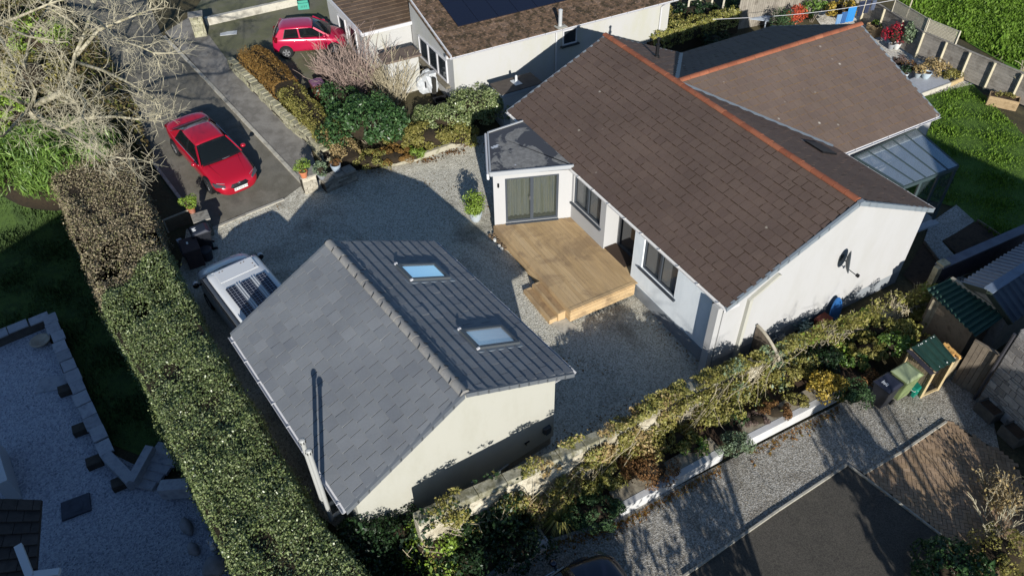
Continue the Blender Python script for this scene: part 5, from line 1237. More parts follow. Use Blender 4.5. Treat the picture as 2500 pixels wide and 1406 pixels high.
# ================================================================ BINS AND BOXES
def wheelie(label, loc, rz, col, col2, marks=True, scale=1.):
    T = thing('wheelie_bin', label, 'wheelie bin', loc, rz); T.scale = (scale,)*3
    b = MB().hexa([(-.2, -.24, .06), (.2, -.24, .06), (.2, .22, .06), (-.2, .22, .06)], [(-.28, -.33, .98), (.28, -.33, .98), (.28, .3, .98), (-.28, .3, .98)])
    b.build('body', flat('bin_'+col, col, .45), T, bevel=.03)
    MB().box((0, -.015, .965), (.6, .68, .05)).build('rim', flat('bin_'+col, col, .45), T, bevel=.012)
    V = [(-.3, -.37, .985), (.3, -.37, .985), (.3, .3, .985), (-.3, .3, .985)]; W = [(-.24, -.3, 1.05), (.24, -.3, 1.05), (.24, .18, 1.09), (-.24, .18, 1.09)]
    l = MB().hexa(V, W).build('lid', flat('bin_'+col2, col2, .42), T, bevel=.02)
    MB().tube([(-.26, .33, .97), (.26, .33, .97)], .022, 8).bar((-.24, .28, .97), (-.24, .34, .97), .05).bar((.24, .28, .97), (.24, .34, .97), .05).build('handle', flat('bin_'+col, col, .45), T)
    for s in (-1, 1): MB().tube([(s*.2, .27, .1), (s*.25, .27, .1)], .1, 14).build('wheel', BLACK, T)
    if marks:
        mk = MB()
        for i, (a, h) in enumerate(((-.09, .14), (-.05, .1), (-.01, .09), (.03, .13), (.075, .12))): mk.bar((a, -.26+.02*(i % 2), 1.062), (a, -.26+h, 1.066), .022, .012)
        mk.build('lid_marks', flat('mark_white', '#c5c9cc', .5), l)
    return T
p = R(2172, 930, .35); wheelie('black wheelie bin with white lid marks standing on the gravel driveway', (p[0], p[1], -.7), HF.a+.05, '#181a20', '#1c1f2a')
p = R(2218, 905, .42); wheelie('olive green wheelie bin between the black bin and the log store', (p[0], p[1], -.7), HF.a+.02, '#5e6b45', '#76825f', False, 1.06)
p = R(486, 556, .98); wheelie('dark wheelie bin with white lid marks in the shade beside the left gate pier', (p[0], p[1], -.1), HF.a+.03, '#14161b', '#171b25')
def caddy(label, loc, rz, col, d=(.32, .4, .4), marks=False, cat='caddy', name='food_caddy'):
    T = thing(name, label, cat, loc, rz)
    a, b, h = d; MB().box((0, 0, h*.42), (a*.85, b*.85, h*.84), taper=1.12).build('body', flat('caddy_'+col, col, .4), T, bevel=.02)
    MB().box((0, 0, h*.9), (a*1.02, b*1.02, h*.2), taper=.85).build('lid', flat('caddy_'+col, col, .4), T, bevel=.02)
    MB().tube([(-a*.5, -b*.3, h*.85), (-a*.3, -b*.56, h*.75), (a*.3, -b*.56, h*.75), (a*.5, -b*.3, h*.85)], .012, 6).build('handle', flat('pale_handle', '#9aa7a2', .5), T)
    return T
p = R(2234, 946, -.45); caddy('small teal food caddy on the gravel in front of the olive bin', (p[0], p[1], -.7), HF.a+.1, '#0d5a4a')
p = R(462, 597, .8); T = thing('storage_box', 'brown storage box with a pale label in the dark corner by the hedge', 'box', (p[0], p[1], -.1), HF.a)
BXM = mottled('brown_box', ['#2c2322', '#382d2b'], 5); MB().box((0, 0, .42), (.8, .55, .84)).build('body', BXM, T, bevel=.02); MB().box((0, 0, .88), (.86, .6, .07)).build('lid', BXM, T, bevel=.02); MB().box((-.1, -.05, .919), (.14, .06, .006)).build('label', PLATE, T)
p = R(436, 583, .8); T = thing('storage_box', 'small pale block standing against the lattice panel', 'box', (p[0], p[1], -.1), HF.a+.2); MB().box((0, 0, .42), (.22, .18, .84)).build('body', flat('pale_block', '#777b84', .7), T, bevel=.01)
p = R(498, 606, .5); tag(MB().lathe((p[0], p[1], -.1), [(.18, 0), (.24, .5), (.25, .53), (.2, .56), (.02, .57)], 16).build('dark_tub', flat('tub_dark', '#1d1f25', .6)), 'dark round tub beside the brown storage box', 'tub')
# lattice panel next to the left pier
a, b = R(398, 537, .72), R(458, 513, .72); zb_ = -.1
T = thing('lattice_panel', 'brown lattice fence panel between the hedge and the left gate pier', 'fence', (*a[:2], zb_), math.atan2(*(b-a)[:2][::-1]))
L = np.linalg.norm((b-a)[:2]); H_ = .8; mb = MB(); k = int((L+H_)/.07)
for i in range(k):
    x = i*.07
    p, q = (max(0, x-H_), min(x, H_)), (min(x, L), max(0, x-L)); mb.bar((p[0], 0, p[1]), (q[0], 0, q[1]), .02, .008, up=(0, 1, 0)); mb.bar((L-p[0], .01, p[1]), (L-q[0], .01, q[1]), .02, .008, up=(0, 1, 0))
LAT = mottled('lattice_brown', ['#4a4033', '#5d5242'], 5); mb.build('lattice', LAT, T)
MB().box((L/2, 0, H_), (L+.06, .05, .05)).box((L/2, 0, 0.02), (L, .05, .05)).box((0, 0, H_/2), (.05, .05, H_)).build('frame', mottled('lattice_frame', ['#7a7264', '#8d8474'], 5), T)
# across the lane: teal box, white drain cover, brown bin and teal box behind the clipped hedge
p = gp(742, 22); T = thing('recycling_box', 'teal open recycling box at the top of the neighbour driveway', 'recycling box', p, .25)
TL = flat('teal_plastic', '#2f7a68', .5)
for x, y, a, b in ((0, -.19, .56, .03), (0, .19, .56, .03), (-.27, 0, .03, .36), (.27, 0, .03, .36)): MB().box((x, y, .18), (a, b, .36)).build('side', TL, T)
MB().box((0, 0, .02), (.54, .38, .04)).build('base', TL, T)
mk = MB()
for i in range(4): mk.bar((-.13+i*.085, -.207, .14), (-.1+i*.085, -.207, .24), .02, .004, up=(0, 1, 0))
mk.build('lettering', INK, T)
p = gp(559, 85); tag(MB().box((p[0], p[1], p[2]+.068), (.82, .42, .02), .2).build('drain_cover', mottled('pale_cover', ['#9ca0a0', '#b5b8b6'], 5), bevel=.005), 'pale rectangular drain cover set in the mossy driveway', 'drain cover')
p = R(772, 195, G(*gp(775, 220)[:2])+1.); wheelie('brown wheelie bin behind the clipped hedge near the bare shrubs', (p[0], p[1], G(p[0], p[1])), HF.a+PI*.5, '#4d2f24', '#56384a', False)
p = gp(716, 195, .5); caddy('teal caddy squeezed behind the orange clipped hedge', (p[0], p[1], G(p[0], p[1])+.1), .5, '#0d4f4a', (.4, .4, .5))
# ================================================================ PLANTS
def quads(name, V, mat, parent=None):
    "V: (n,4,3) array of separate leaf quads"
    n = len(V); me = bpy.data.meshes.new(name); me.vertices.add(n*4); me.loops.add(n*4); me.polygons.add(n)
    me.vertices.foreach_set('co', V.astype(np.float32).ravel()); me.loops.foreach_set('vertex_index', np.arange(n*4, dtype=np.int32))
    me.polygons.foreach_set('loop_start', np.arange(0, n*4, 4, dtype=np.int32))
    try: me.polygons.foreach_set('loop_total', np.full(n, 4, dtype=np.int32))
    except Exception: pass
    me.materials.append(mat); me.update(calc_edges=True); return link(name, me, parent)
def unit(a): return a/(np.linalg.norm(a, axis=-1, keepdims=True)+1e-9)
def leafq(P, N, size, aspect=.55, tilt=.7, hang=0., svar=.35):
    n = len(P); N = unit(N+tilt*rng.normal(size=(n, 3))); t = np.cross(N, rng.normal(size=(n, 3)))
    if hang: t = t+np.array([0, 0, -hang])
    t = unit(t); b = unit(np.cross(N, t)); L = size*(1+svar*rng.normal(size=(n, 1))).clip(.4, 2); W = L*aspect
    fold = N*L*.12
    return np.stack([P-t*L/2, P+b*W/2+fold-t*L*.05, P+t*L/2, P-b*W/2+fold-t*L*.05], 1)
def clump_pts(c, r, n, k=16, cr=.45, low=-.2):
    "points on sub-spheres scattered over an ellipsoid"
    c = np.array(c, float); r = np.array(r, float)
    d = unit(rng.normal(size=(k*3, 3))); d = d[d[:, 2] > low][:k]; k = len(d)
    cc = c+d*r*(.62+.25*rng.random((k, 1))); sr = cr*(.6+.7*rng.random(k))*min(r)
    i = rng.integers(0, k, n); e = unit(rng.normal(size=(n, 3))+.5*d[i]); rad = sr[i][:, None]*(.75+.35*rng.random((n, 1)))
    P = cc[i]+e*rad*np.array([1, 1, .85]); return P, unit(e+.6*d[i])
def ellipsoid(mb, c, r, n=12, m=8): mb.add(*blob_mesh(c, r, n, m))
LM = dict(
    green=leafmat('hedge_leaf', ['#3a4828', '#4f5e34', '#5f6e3c', '#465430', '#727f4e', '#8a9468', '#66713e', '#7c8858'], .36),
    beech=leafmat('dry_beech_leaf', ['#5c5140', '#7a6c54', '#8e8064', '#665a46', '#a09274', '#7a7450', '#6a6a42'], .7, .2),
    orange=leafmat('rust_leaf', ['#4e3a1c', '#654a24', '#745629', '#594224', '#7f6536'], .7, .2),
    olive=leafmat('olive_leaf', ['#45441e', '#5f5c2a', '#757036', '#524f24', '#8a7e44', '#6a6a30'], .5, .3),
    laurel=leafmat('laurel_leaf', ['#1c2f17', '#294020', '#355029', '#20361c', '#4a6638'], .4, .45),
    lime=leafmat('lime_leaf', ['#52691c', '#637d26', '#748f34', '#465a18', '#839e44'], .45, .4),
    ygreen=leafmat('yellow_green_leaf', ['#555826', '#6c6c2c', '#7f7c3a', '#625c2c', '#969050', '#4c5424', '#a09458'], .5, .3),
    gold=leafmat('golden_leaf', ['#7a6420', '#927528', '#a08434', '#6c6022', '#ac9244'], .5, .3),
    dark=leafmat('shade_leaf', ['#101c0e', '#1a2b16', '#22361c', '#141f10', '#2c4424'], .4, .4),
    rust=leafmat('red_brown_leaf', ['#44301c', '#5a3e24', '#6a4c2e', '#4a3420', '#7a5a34'], .7, .2),
    red=leafmat('red_leaf', ['#6c0c1a', '#8c1022', '#a0182a', '#5a0c18'], .45, .4),
    scarlet=leafmat('scarlet_leaf', ['#8c2a1a', '#a83c24', '#c0543a', '#7a2a1c'], .5, .3),
    bamboo=leafmat('bamboo_leaf', ['#3c5620', '#4e6a28', '#607c34', '#2f461a', '#728c44'], .4, .4),
    conifer=leafmat('conifer_leaf', ['#243820', '#32472a', '#3f5534', '#22331e'], .6, .2),
    dry=leafmat('dry_leaf', ['#7a6440', '#947c52', '#a58d62', '#685636', '#8a7a48'], .7, .2),
    heather=leafmat('heather_leaf', ['#4a3c38', '#5e4e48', '#6a5a52', '#3c302c'], .7, .2),
    grey=leafmat('grey_green_leaf', ['#4a5a3c', '#5f7050', '#75866a', '#3c4a30'], .5, .3),
    grass=leafmat('grass_blade', ['#384e14', '#48641c', '#577624', '#3c541a', '#6a8634'], .5, .3),
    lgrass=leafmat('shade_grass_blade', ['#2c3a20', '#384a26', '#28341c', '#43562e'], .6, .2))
BARK = mottled('bark', ['#4a4238', '#6a6052', '#3a332a'], 6, .9, .4, 25)
PBARK = mottled('pale_bark', ['#7d7760', '#968e76', '#655f4b', '#7a7a54'], 5, .9, .4, 25)
TWIG = mottled('pale_twig', ['#7d7760', '#958d74', '#68624e'], 5, .9, .2, 20)
RTWIG = mottled('red_twig', ['#66544c', '#7c6a60', '#574842'], 5, .9, .2, 20)
VINE = mottled('dry_vine', ['#776c54', '#8f846a', '#5e543f'], 4, .9, .2, 20)
def shrub(name, label, cat, px, py, r, mat, n=1500, size=.07, aspect=.55, group=None, k=16, cr=.5, core=True, base=None, hang=0., stems=5, hfrac=.75, low=-.2):
    p = gp(px, py, r[2]*hfrac) if base is None else R(px, py, base+r[2]*hfrac)
    zb = G(p[0], p[1])-.05 if base is None else base
    T = thing(name, label, cat, (p[0], p[1], zb), 0, group)
    c = (0, 0, r[2]*.55); rr = (r[0], r[1], r[2]*.55)
    P, N = clump_pts(c, rr, n, k, cr, low); quads('foliage', leafq(P, N, size, aspect, hang=hang), LM[mat] if isinstance(mat, str) else mat, T)
    if core:
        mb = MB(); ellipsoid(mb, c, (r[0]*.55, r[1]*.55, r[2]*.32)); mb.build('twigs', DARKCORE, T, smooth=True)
    if stems:
        mb = MB()
        for i in range(stems):
            a = random.uniform(0, 2*PI); q = np.array([math.cos(a)*r[0]*.5, math.sin(a)*r[1]*.5, r[2]*.6]); mb.tube([(q[0]*.15, q[1]*.15, 0), q*.6, q], [.02, .015, .008], 5)
        mb.build('stems', BARK, T)
    return T
# ---------------------------------------------------------------- long clipped hedge (two plants growing into each other)
HR = [np.array(p) for p in ((-15.2, 26.2), (-13.4, 23.2), (-12.05, 20.6), (-10.7, 18.4), (-9.55, 16.55), (-8.35, 14.75), (-7.05, 13.0), (-5.95, 11.4), (-4.85, 9.75), (-3.35, 8.1), (-1.6, 5.9))]
HL_ = [np.array(p) for p in ((-18.0, 25.0), (-16.2, 22.4), (-14.9, 20.3), (-13.3, 17.9), (-11.9, 15.8), (-10.6, 14.2), (-9.4, 12.5), (-8.3, 10.95), (-7.4, 9.6), (-6.45, 8.3), (-5., 6.2))]
HZ = 2.0
def hedge_part(name, label, t0, t1, mat, n, size, bump, wid=(0, 1), mats2=None, ragged=.0):
    T = thing(name, label, 'hedge', (0, 0, 0)); m = len(HR)-1
    def pos(t): f = min(max(t*m, 0), m-1e-6); i = int(f); s = f-i; return HL_[i]*(1-s)+HL_[i+1]*s, HR[i]*(1-s)+HR[i+1]*s
    P = []; N = []
    for _ in range(n):
        t = random.uniform(t0-.06*(t0 > .1), t1+.06*(t1 < .9)); l, r = pos(t); u = random.random(); up = np.array([0, 0, 1.]); ax = np.array([*(r-l), 0.]); ax /= np.linalg.norm(ax)
        w_ = np.linalg.norm(r-l); side = 1.7
        q = random.random()*(w_+2*side*.45)
        if q < w_: f = q/w_; p = np.array([*(l+(r-l)*f), HZ]); nn = up; ed = min(f, 1-f)*w_; p[2] -= .22*max(0, 1-ed/.3)**2
        elif q < w_+side*.6: f = (q-w_)/(side*.6); p = np.array([*r, HZ-.2-f*side]); nn = ax
        else: f = (q-w_-side*.6)/(side*.3); p = np.array([*l, HZ-.2-min(f, 1)*side]); nn = -ax
        if t0 > .1 or t1 < .9:      # the two plants meet along a slanting, patchy line
            lim = .285+.05*((np.dot(p[:2]-l, r-l)/w_**2)-.5)*-2.2+.035*math.sin(p[0]*3.1+p[1])*math.sin(p[1]*2.3)
            if (t1 < .9) != (t < lim): continue
        b = bump*(math.sin(p[0]*2.1+p[1]*.7)*math.sin(p[1]*1.7-p[0]*.6)+.6*math.sin(p[0]*5.3+1)*math.sin(p[1]*4.7))
        if math.sin(p[0]*1.7+2)*math.sin(p[1]*1.9+p[0]) > .82 and random.random() < .8: b -= .14      # hollows
        p = p+nn*(b+random.gauss(0, .05)+(random.random() < .03)*random.random()*.16-.02); P.append(p); N.append(nn)
    P = np.array(P); N = np.array(N)
    quads('foliage', leafq(P, N, size, .55, .6), mat, T)
    mb = MB(); k = max(2, int((t1-t0)*m*2)); ts = np.linspace(t0, t1, k+1)
    for a, b in zip(ts, ts[1:]):
        la, ra = pos(a); lb, rb = pos(b); ins_ = .1
        def sh(l, r): d = (r-l)/np.linalg.norm(r-l); return l+d*ins_, r-d*ins_
        la, ra = sh(la, ra); lb, rb = sh(lb, rb)
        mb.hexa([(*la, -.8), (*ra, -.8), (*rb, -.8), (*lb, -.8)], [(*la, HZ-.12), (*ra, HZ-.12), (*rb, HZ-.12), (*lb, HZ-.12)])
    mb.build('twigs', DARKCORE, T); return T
hedge_part('beech_hedge', 'brown dry-leaved upper end of the long clipped hedge below the bare tree', .0, .40, LM['beech'], 52000, .058, .12, ragged=1)
hedge_part('evergreen_hedge', 'glossy dark green long clipped hedge running down beside the garage', .2, 1.0, LM['green'], 115000, .056, .1, ragged=1)
# ---------------------------------------------------------------- bamboo, bare trees
def bare_branches(limbs, seed, depth=3, dens=1., tw=.011, up=.25, lenf=.45):
    "limbs: list of (points, r0, r1); grows side branches, returns one skin"
    rd = random.Random(seed); big = MB(); fine = MB()
    def grow(p, d, L, r, lev):
        n = 4 if lev > 1 else 3; pts = [p]; q = p
        for i in range(n):
            d = unit(d+np.array([rd.gauss(0, .22), rd.gauss(0, .22), rd.gauss(.0, .15)+up*.12])); q = q+d*L/n; pts.append(q)
        (big if lev > 2 else fine).tube(pts, [max(tw*.7, r*(1-.75*i/n)) for i in range(n+1)], 5 if lev > 1 else 3, cap=False)
        if lev > 0:
            k = max(2, int(rd.uniform(3.2, 5.6)*dens))
            for j in range(k):
                f = rd.uniform(.25, 1.); i = min(n-1, int(f*n)); s = f*n-i; b = pts[i]+(pts[i+1]-pts[i])*s
                ax = unit(np.cross(d, np.array([rd.gauss(0, 1), rd.gauss(0, 1), rd.gauss(0, 1)]))); a = rd.uniform(.45, 1.05)
                grow(b, unit(d*math.cos(a)+ax*math.sin(a)), L*rd.uniform(.45, .7), max(tw, r*.5), lev-1)
    for pts, r0, r1 in limbs:
        pts = [np.array(p, float) for p in pts]; k = len(pts)
        big.tube(pts, [r0+(r1-r0)*i/(k-1) for i in range(k)], 8)
        Ls = sum(np.linalg.norm(b-a) for a, b in zip(pts, pts[1:]))
        m = int(Ls*2.1*dens)
        for j in range(m):
            f = .15+.85*(j+rd.random())/m; x = f*(k-1); i = min(k-2, int(x)); s = x-i; b = pts[i]+(pts[i+1]-pts[i])*s; d = unit(pts[i+1]-pts[i])
            ax = unit(np.cross(d, np.array([rd.gauss(0, 1), rd.gauss(0, 1), rd.gauss(0, 1)]))); a = rd.uniform(.5, 1.1)
            grow(b, unit(d*math.cos(a)+ax*math.sin(a)+[0, 0, .15]), (1.1+1.1*rd.random())*(1-.35*f)*lenf/.45, max(.011, (r0+(r1-r0)*f)*.22), depth-1)
        e = pts[-1]; d = unit(pts[-1]-pts[-2])
        for j in range(3): grow(e, unit(d+np.array([rd.gauss(0, .4), rd.gauss(0, .4), rd.gauss(0, .3)])), 1.3*lenf/.45, r1, depth-1)
    return big, fine
def bare_tree(name, label, limbs, seed, trunk, **kw):
    T = thing(name, label, 'tree', trunk[0][0])
    o = np.array(trunk[0][0]); loc = lambda pts: [np.array(p)-o for p in pts]
    MB().tube(loc(trunk[0]), trunk[1], 12).build('trunk', PBARK, T, smooth=True)
    big, fine = bare_branches([(loc(p), a, b) for p, a, b in limbs], seed, **kw)
    big.build('limbs', PBARK, T, smooth=True); fine.build('twigs', TWIG, T); return T
q = lambda x, y, z: R(x, y, z)
tb = gp(95, 330); 
hub = q(75, 262, 3.6)
bare_tree('bare_tree', 'large leafless pale-barked tree spreading over the lane at the upper left',
    [([hub, q(150, 226, 4.4), q(165, 200, 4.8), q(183, 140, 5.6), q(207, 82, 6.2), q(228, 10, 6.8)], .13, .05),
     ([q(183, 140, 5.6), q(240, 75, 6.2), q(300, 50, 6.6), q(365, 25, 6.8)], .07, .03),
     ([q(178, 150, 5.4), q(250, 172, 5.8), q(320, 205, 6.0), q(375, 240, 6.0)], .07, .025),
     ([hub, q(110, 300, 4.0), q(150, 318, 4.4), q(190, 290, 4.8), q(280, 285, 5.2), q(365, 295, 5.4)], .1, .03),
     ([q(150, 318, 4.4), q(200, 345, 4.8), q(255, 380, 5.0), q(310, 388, 5.1)], .06, .02),
     ([hub, q(85, 225, 4.8), q(60, 160, 5.6), q(75, 90, 6.2), q(110, 30, 6.6)], .09, .03),
     ([hub, q(30, 240, 4.6), q(-30, 215, 5.4), q(-90, 190, 6)], .08, .03),
     ([hub, q(40, 300, 4.4), q(10, 330, 5), q(-40, 350, 5.4)], .07, .02),
     ([q(165, 200, 4.8), q(210, 250, 5.6), q(200, 285, 6.2), q(230, 330, 6.6)], .05, .02),
     ([q(207, 82, 6.2), q(170, 50, 6.8), q(120, 20, 7.2), q(60, -20, 7.4)], .05, .02),
     ([q(228, 40, 6.6), q(290, 100, 7.2), q(335, 112, 7.4), q(375, 130, 7.4)], .045, .02)],
    11, ([tb, (tb+hub)/2+[.2, 0, 0], hub], [.28, .22, .17]), depth=3, dens=1.08, tw=.0055, lenf=.36)
tb2 = gp(-60, 60); h2 = q(-40, 20, 5)
bare_tree('bare_tree', 'second leafless tree at the upper left corner, partly outside the view',
    [([h2, q(0, 60, 6), q(50, 40, 7), q(120, 10, 7.6)], .09, .03), ([h2, q(10, 110, 5.6), q(40, 160, 6), q(60, 200, 6.2)], .08, .02), ([h2, q(-20, -30, 6.4), q(60, -50, 7.4)], .08, .03), ([q(0, 60, 6), q(70, 90, 6.6), q(130, 100, 7)], .05, .02)],
    5, ([tb2, (tb2+h2)/2, h2], [.24, .2, .12]), depth=3, dens=.8, tw=.006, lenf=.4)
def bamboo():
    p = gp(120, 405, 1.2); T = thing('bamboo_clump', 'bright green leafy bamboo clump between the bare tree and the brown hedge', 'bamboo', (p[0], p[1], G(p[0], p[1])))
    P, N = clump_pts((0, 0, 1.0), (3.0, 1.9, 1.5), 11000, 46, .45, -.05)
    quads('foliage', leafq(P, N, .3, .13, .6, hang=1.1), LM['bamboo'], T)
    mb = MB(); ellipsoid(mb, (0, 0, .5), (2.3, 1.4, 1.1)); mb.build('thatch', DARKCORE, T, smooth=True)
    mb = MB()
    for i in range(40):
        a, r = random.uniform(0, 2*PI), random.random(); x, y = 2.*r*math.cos(a), 1.2*r*math.sin(a); mb.tube([(x, y, 0), (x*1.1, y*1.1, 1.2), (x*1.25, y*1.25, 2.0)], .014, 5)
    mb.build('canes', flat('cane', '#6a7a34', .5), T)
bamboo()
# undergrowth under the trees: uncountable
def undergrowth():
    poly = [gp(*p)[:2] for p in ((-150, -120), (40, -120), (235, 90), (330, 250), (380, 395), (300, 430), (60, 420), (-150, 520))]
    c = np.array(poly); lo, hi = c.min(0), c.max(0)
    def inside(p):
        r = False
        for (x1, y1), (x2, y2) in zip(poly, poly[1:]+poly[:1]):
            if (y1 > p[1]) != (y2 > p[1]) and p[0] < (x2-x1)*(p[1]-y1)/(y2-y1)+x1: r = not r
        return r
    P = []
    while len(P) < 24000:
        x, y = random.uniform(lo[0], hi[0]), random.uniform(lo[1], hi[1])
        if inside((x, y)):
            h = .35+.3*math.sin(x*.9)*math.sin(y*.8+1)+.2*math.sin(2.7*x+y)
            P.append((x, y, G(x, y)+max(0, h)*random.random()**.6))
    P = np.array(P); N = np.tile([0, -.2, 1.], (len(P), 1))
    m = leafmat('undergrowth_leaf', ['#2a2416', '#3c3420', '#4a4228', '#2c3414', '#55492e', '#39421a', '#5d5234'], .8, .15, .1)
    o = quads('undergrowth', leafq(P, N, .15, .6, .9), m); o['kind'] = 'stuff'
undergrowth()
for i, (px, py, r, lab) in enumerate(((95, 75, (1.3, 1.6, 1.7), 'bright ivy mound behind the bare tree at the top left'), (62, 165, (1.3, 1.5, 1.5), 'ivy mound left of the bare tree trunk'), (20, 265, (1.2, 1.2, 1.2), 'ivy mound at the left edge above the bamboo'), (205, 330, (.9, .9, .8), 'low green shrub between bamboo and lane'))):
    shrub('ivy_mound', lab, 'ivy', px, py, r, ('lime', 'olive', 'lime', 'green')[i], 1700, .12, .7)
# ---------------------------------------------------------------- clipped hedges along the low stone wall
def strip_hedge(name, label, pxs, w, h, mat, n, size, bump=.05, lean=.0, z0=.1, core=True):
    C_ = [gp(*p, h*.8)[:2] for p in pxs]; T = thing(name, label, 'hedge', (0, 0, 0)); P = []; N = []
    seg = [np.linalg.norm(b-a) for a, b in zip(C_, C_[1:])]
    for _ in range(n):
        i = random.choices(range(len(seg)), seg)[0]; s = random.random(); c = C_[i]*(1-s)+C_[i+1]*s; d = unit(C_[i+1]-C_[i]); nn = np.array([-d[1], d[0]])
        a = random.uniform(-.35, PI+.35); e = .55
        cx, sz = math.copysign(abs(math.cos(a))**e, math.cos(a)), max(-.6, math.sin(a))
        sz = math.copysign(abs(sz)**e, sz)
        p = np.array([*(c+nn*cx*w/2), G(*c)+z0+h*(.55+.45*sz)]); nv = np.array([*(nn*cx), max(.2, sz)])
        if (i == 0 and s < .05) or (i == len(seg)-1 and s > .95): nv[:2] += d*(1 if s > .5 else -1)
        b = bump*(math.sin(p[0]*3.1)*math.sin(p[1]*2.7+1)+.5*math.sin(p[0]*7+p[1]*5)); P.append(p+nv*(b+random.gauss(0, .03))); N.append(nv)
    quads('foliage', leafq(np.array(P), np.array(N), size, .6, .6), LM[mat], T)
    mb = MB()
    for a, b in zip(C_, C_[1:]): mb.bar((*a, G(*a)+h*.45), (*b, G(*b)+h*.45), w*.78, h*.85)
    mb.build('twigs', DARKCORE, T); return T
strip_hedge('clipped_hedge', 'neatly clipped rust-orange hedge behind the top of the low stone wall', [(608, 130), (650, 160), (700, 215)], 1.25, 1.15, 'orange', 9000, .06)
strip_hedge('clipped_hedge', 'loose olive-green hedge behind the lower half of the stone wall', [(715, 225), (765, 285), (805, 335)], 1.15, .95, 'olive', 5200, .075, .12)
strip_hedge('clipped_hedge', 'brownish olive hedge end beside the potted plants', [(800, 325), (838, 365), (858, 388)], .9, .8, 'dry', 2600, .07, .12)
shrub('laurel', 'large glossy dark green laurel in the border between lane and house', 'shrub', 893, 285, (2.1, 1.6, 1.75), 'laurel', 8500, .14, .42, k=30)
shrub('evergreen_shrub', 'dark evergreen shrub in front of the brown bin', 'shrub', 822, 232, (1.0, .9, 1.3), 'laurel', 2200, .1, .5)
def twiggy(name, label, px, py, r, h, n, mat, spread=.8, group=None, leaf=None, tw=.007, base=None):
    p = gp(px, py) if base is None else R(px, py, base); T = thing(name, label, 'shrub', (p[0], p[1], p[2]-.03), 0, group); mb = MB(); rd = random.Random(int(px)); tips = []
    for i in range(n):
        a = rd.uniform(0, 2*PI); r0 = r*.45*rd.random(); o = np.array([r0*math.cos(a), r0*math.sin(a), 0]); d = unit(np.array([math.cos(a)*spread*rd.random(), math.sin(a)*spread*rd.random(), 1.])); q_ = o; pts = [o]; L = h*rd.uniform(.6, 1.05)
        for k in range(4): d = unit(d+np.array([rd.gauss(0, .12), rd.gauss(0, .12), 0])); q_ = q_+d*L/4; pts.append(q_)
        mb.tube(pts, [.016, .013, .01, .008, tw], 4, cap=False)
        for k in range(5):
            f = rd.randint(1, 3); b = pts[f]+(pts[f+1]-pts[f])*rd.random(); dd = unit(d+np.array([rd.gauss(0, .5), rd.gauss(0, .5), rd.gauss(.1, .2)])); e = b+dd*L*rd.uniform(.15, .4); mb.tube([b, (b+e)/2+np.array([0, 0, .03]), e], [.009, .008, tw], 3, cap=False); tips.append(e)
    mb.build('twigs', mat, T)
    if leaf:
        t = np.array(tips); t = np.concatenate([t+rng.normal(size=t.shape)*.08 for _ in range(3)]); quads('foliage', leafq(t, np.tile([0, 0, 1.], (len(t), 1)), .07), LM[leaf], T)
    return T
twiggy('bare_shrub', 'tall leafless purple-brown shrub against the corner of the neighbour wing', 868, 232, 1.1, 2.5, 90, RTWIG)
twiggy('bare_shrub', 'leafless twiggy shrub in front of the cream garden store', 965, 245, 1.1, 2.0, 90, VINE)
twiggy('bare_shrub', 'red-stemmed leafless shrub beside the hatchback', 800, 195, .6, 1.5, 60, RTWIG, .9)
shrub('evergreen_shrub', 'green ivy-like hedge along the neighbour wall, nearest the outhouse', 'shrub', 1165, 245, (1.8, 1.15, 1.4), 'green', 6500, .085, .6, k=26)
shrub('evergreen_shrub', 'mid green shrub below the black crate in the border', 'shrub', 1085, 275, (1.5, 1.1, 1.2), 'green', 5000, .085, .6, k=22)
shrub('border_shrub', 'olive brown loose shrub in the middle of the border', 'shrub', 1050, 320, (1.9, 1.1, 1.0), 'olive', 5200, .085, .5, k=24)
shrub('border_shrub', 'brown and green shrub with pale stems beside the extension', 'shrub', 1118, 322, (1.2, .8, .9), 'ygreen', 2600, .08, .5, k=18)
shrub('border_shrub', 'low yellow-green cushion shrub behind the slate coped wall', 'shrub', 903, 385, (1.15, .75, .6), 'ygreen', 2200, .05, .6, k=20)
shrub('border_shrub', 'rusty golden low shrub next to the yellow-green cushion', 'shrub', 955, 376, (1.1, .7, .65), 'orange', 2600, .06, .5, k=16)
shrub('border_shrub', 'lime green strap-leaved plant at the stone edging', 'shrub', 1010, 372, (.55, .4, .5), 'lime', 600, .16, .18, k=10, hang=.3)
shrub('border_shrub', 'olive shrub filling the border right of the laurel', 'shrub', 985, 325, (1.1, .9, .9), 'olive', 2400, .09, .5)
for i, (px, py) in enumerate(((1040, 392), (1100, 372), (1148, 352))):
    p = gp(px, py); P = p+np.column_stack([rng.normal(size=160)*.28, rng.normal(size=160)*.12, rng.random(160)*.03+.02]); o = quads('fallen_leaves', leafq(P, np.tile([0, 0, 1.], (160, 1)), .07, .7, .3), LM['rust']); o['kind'] = 'stuff'
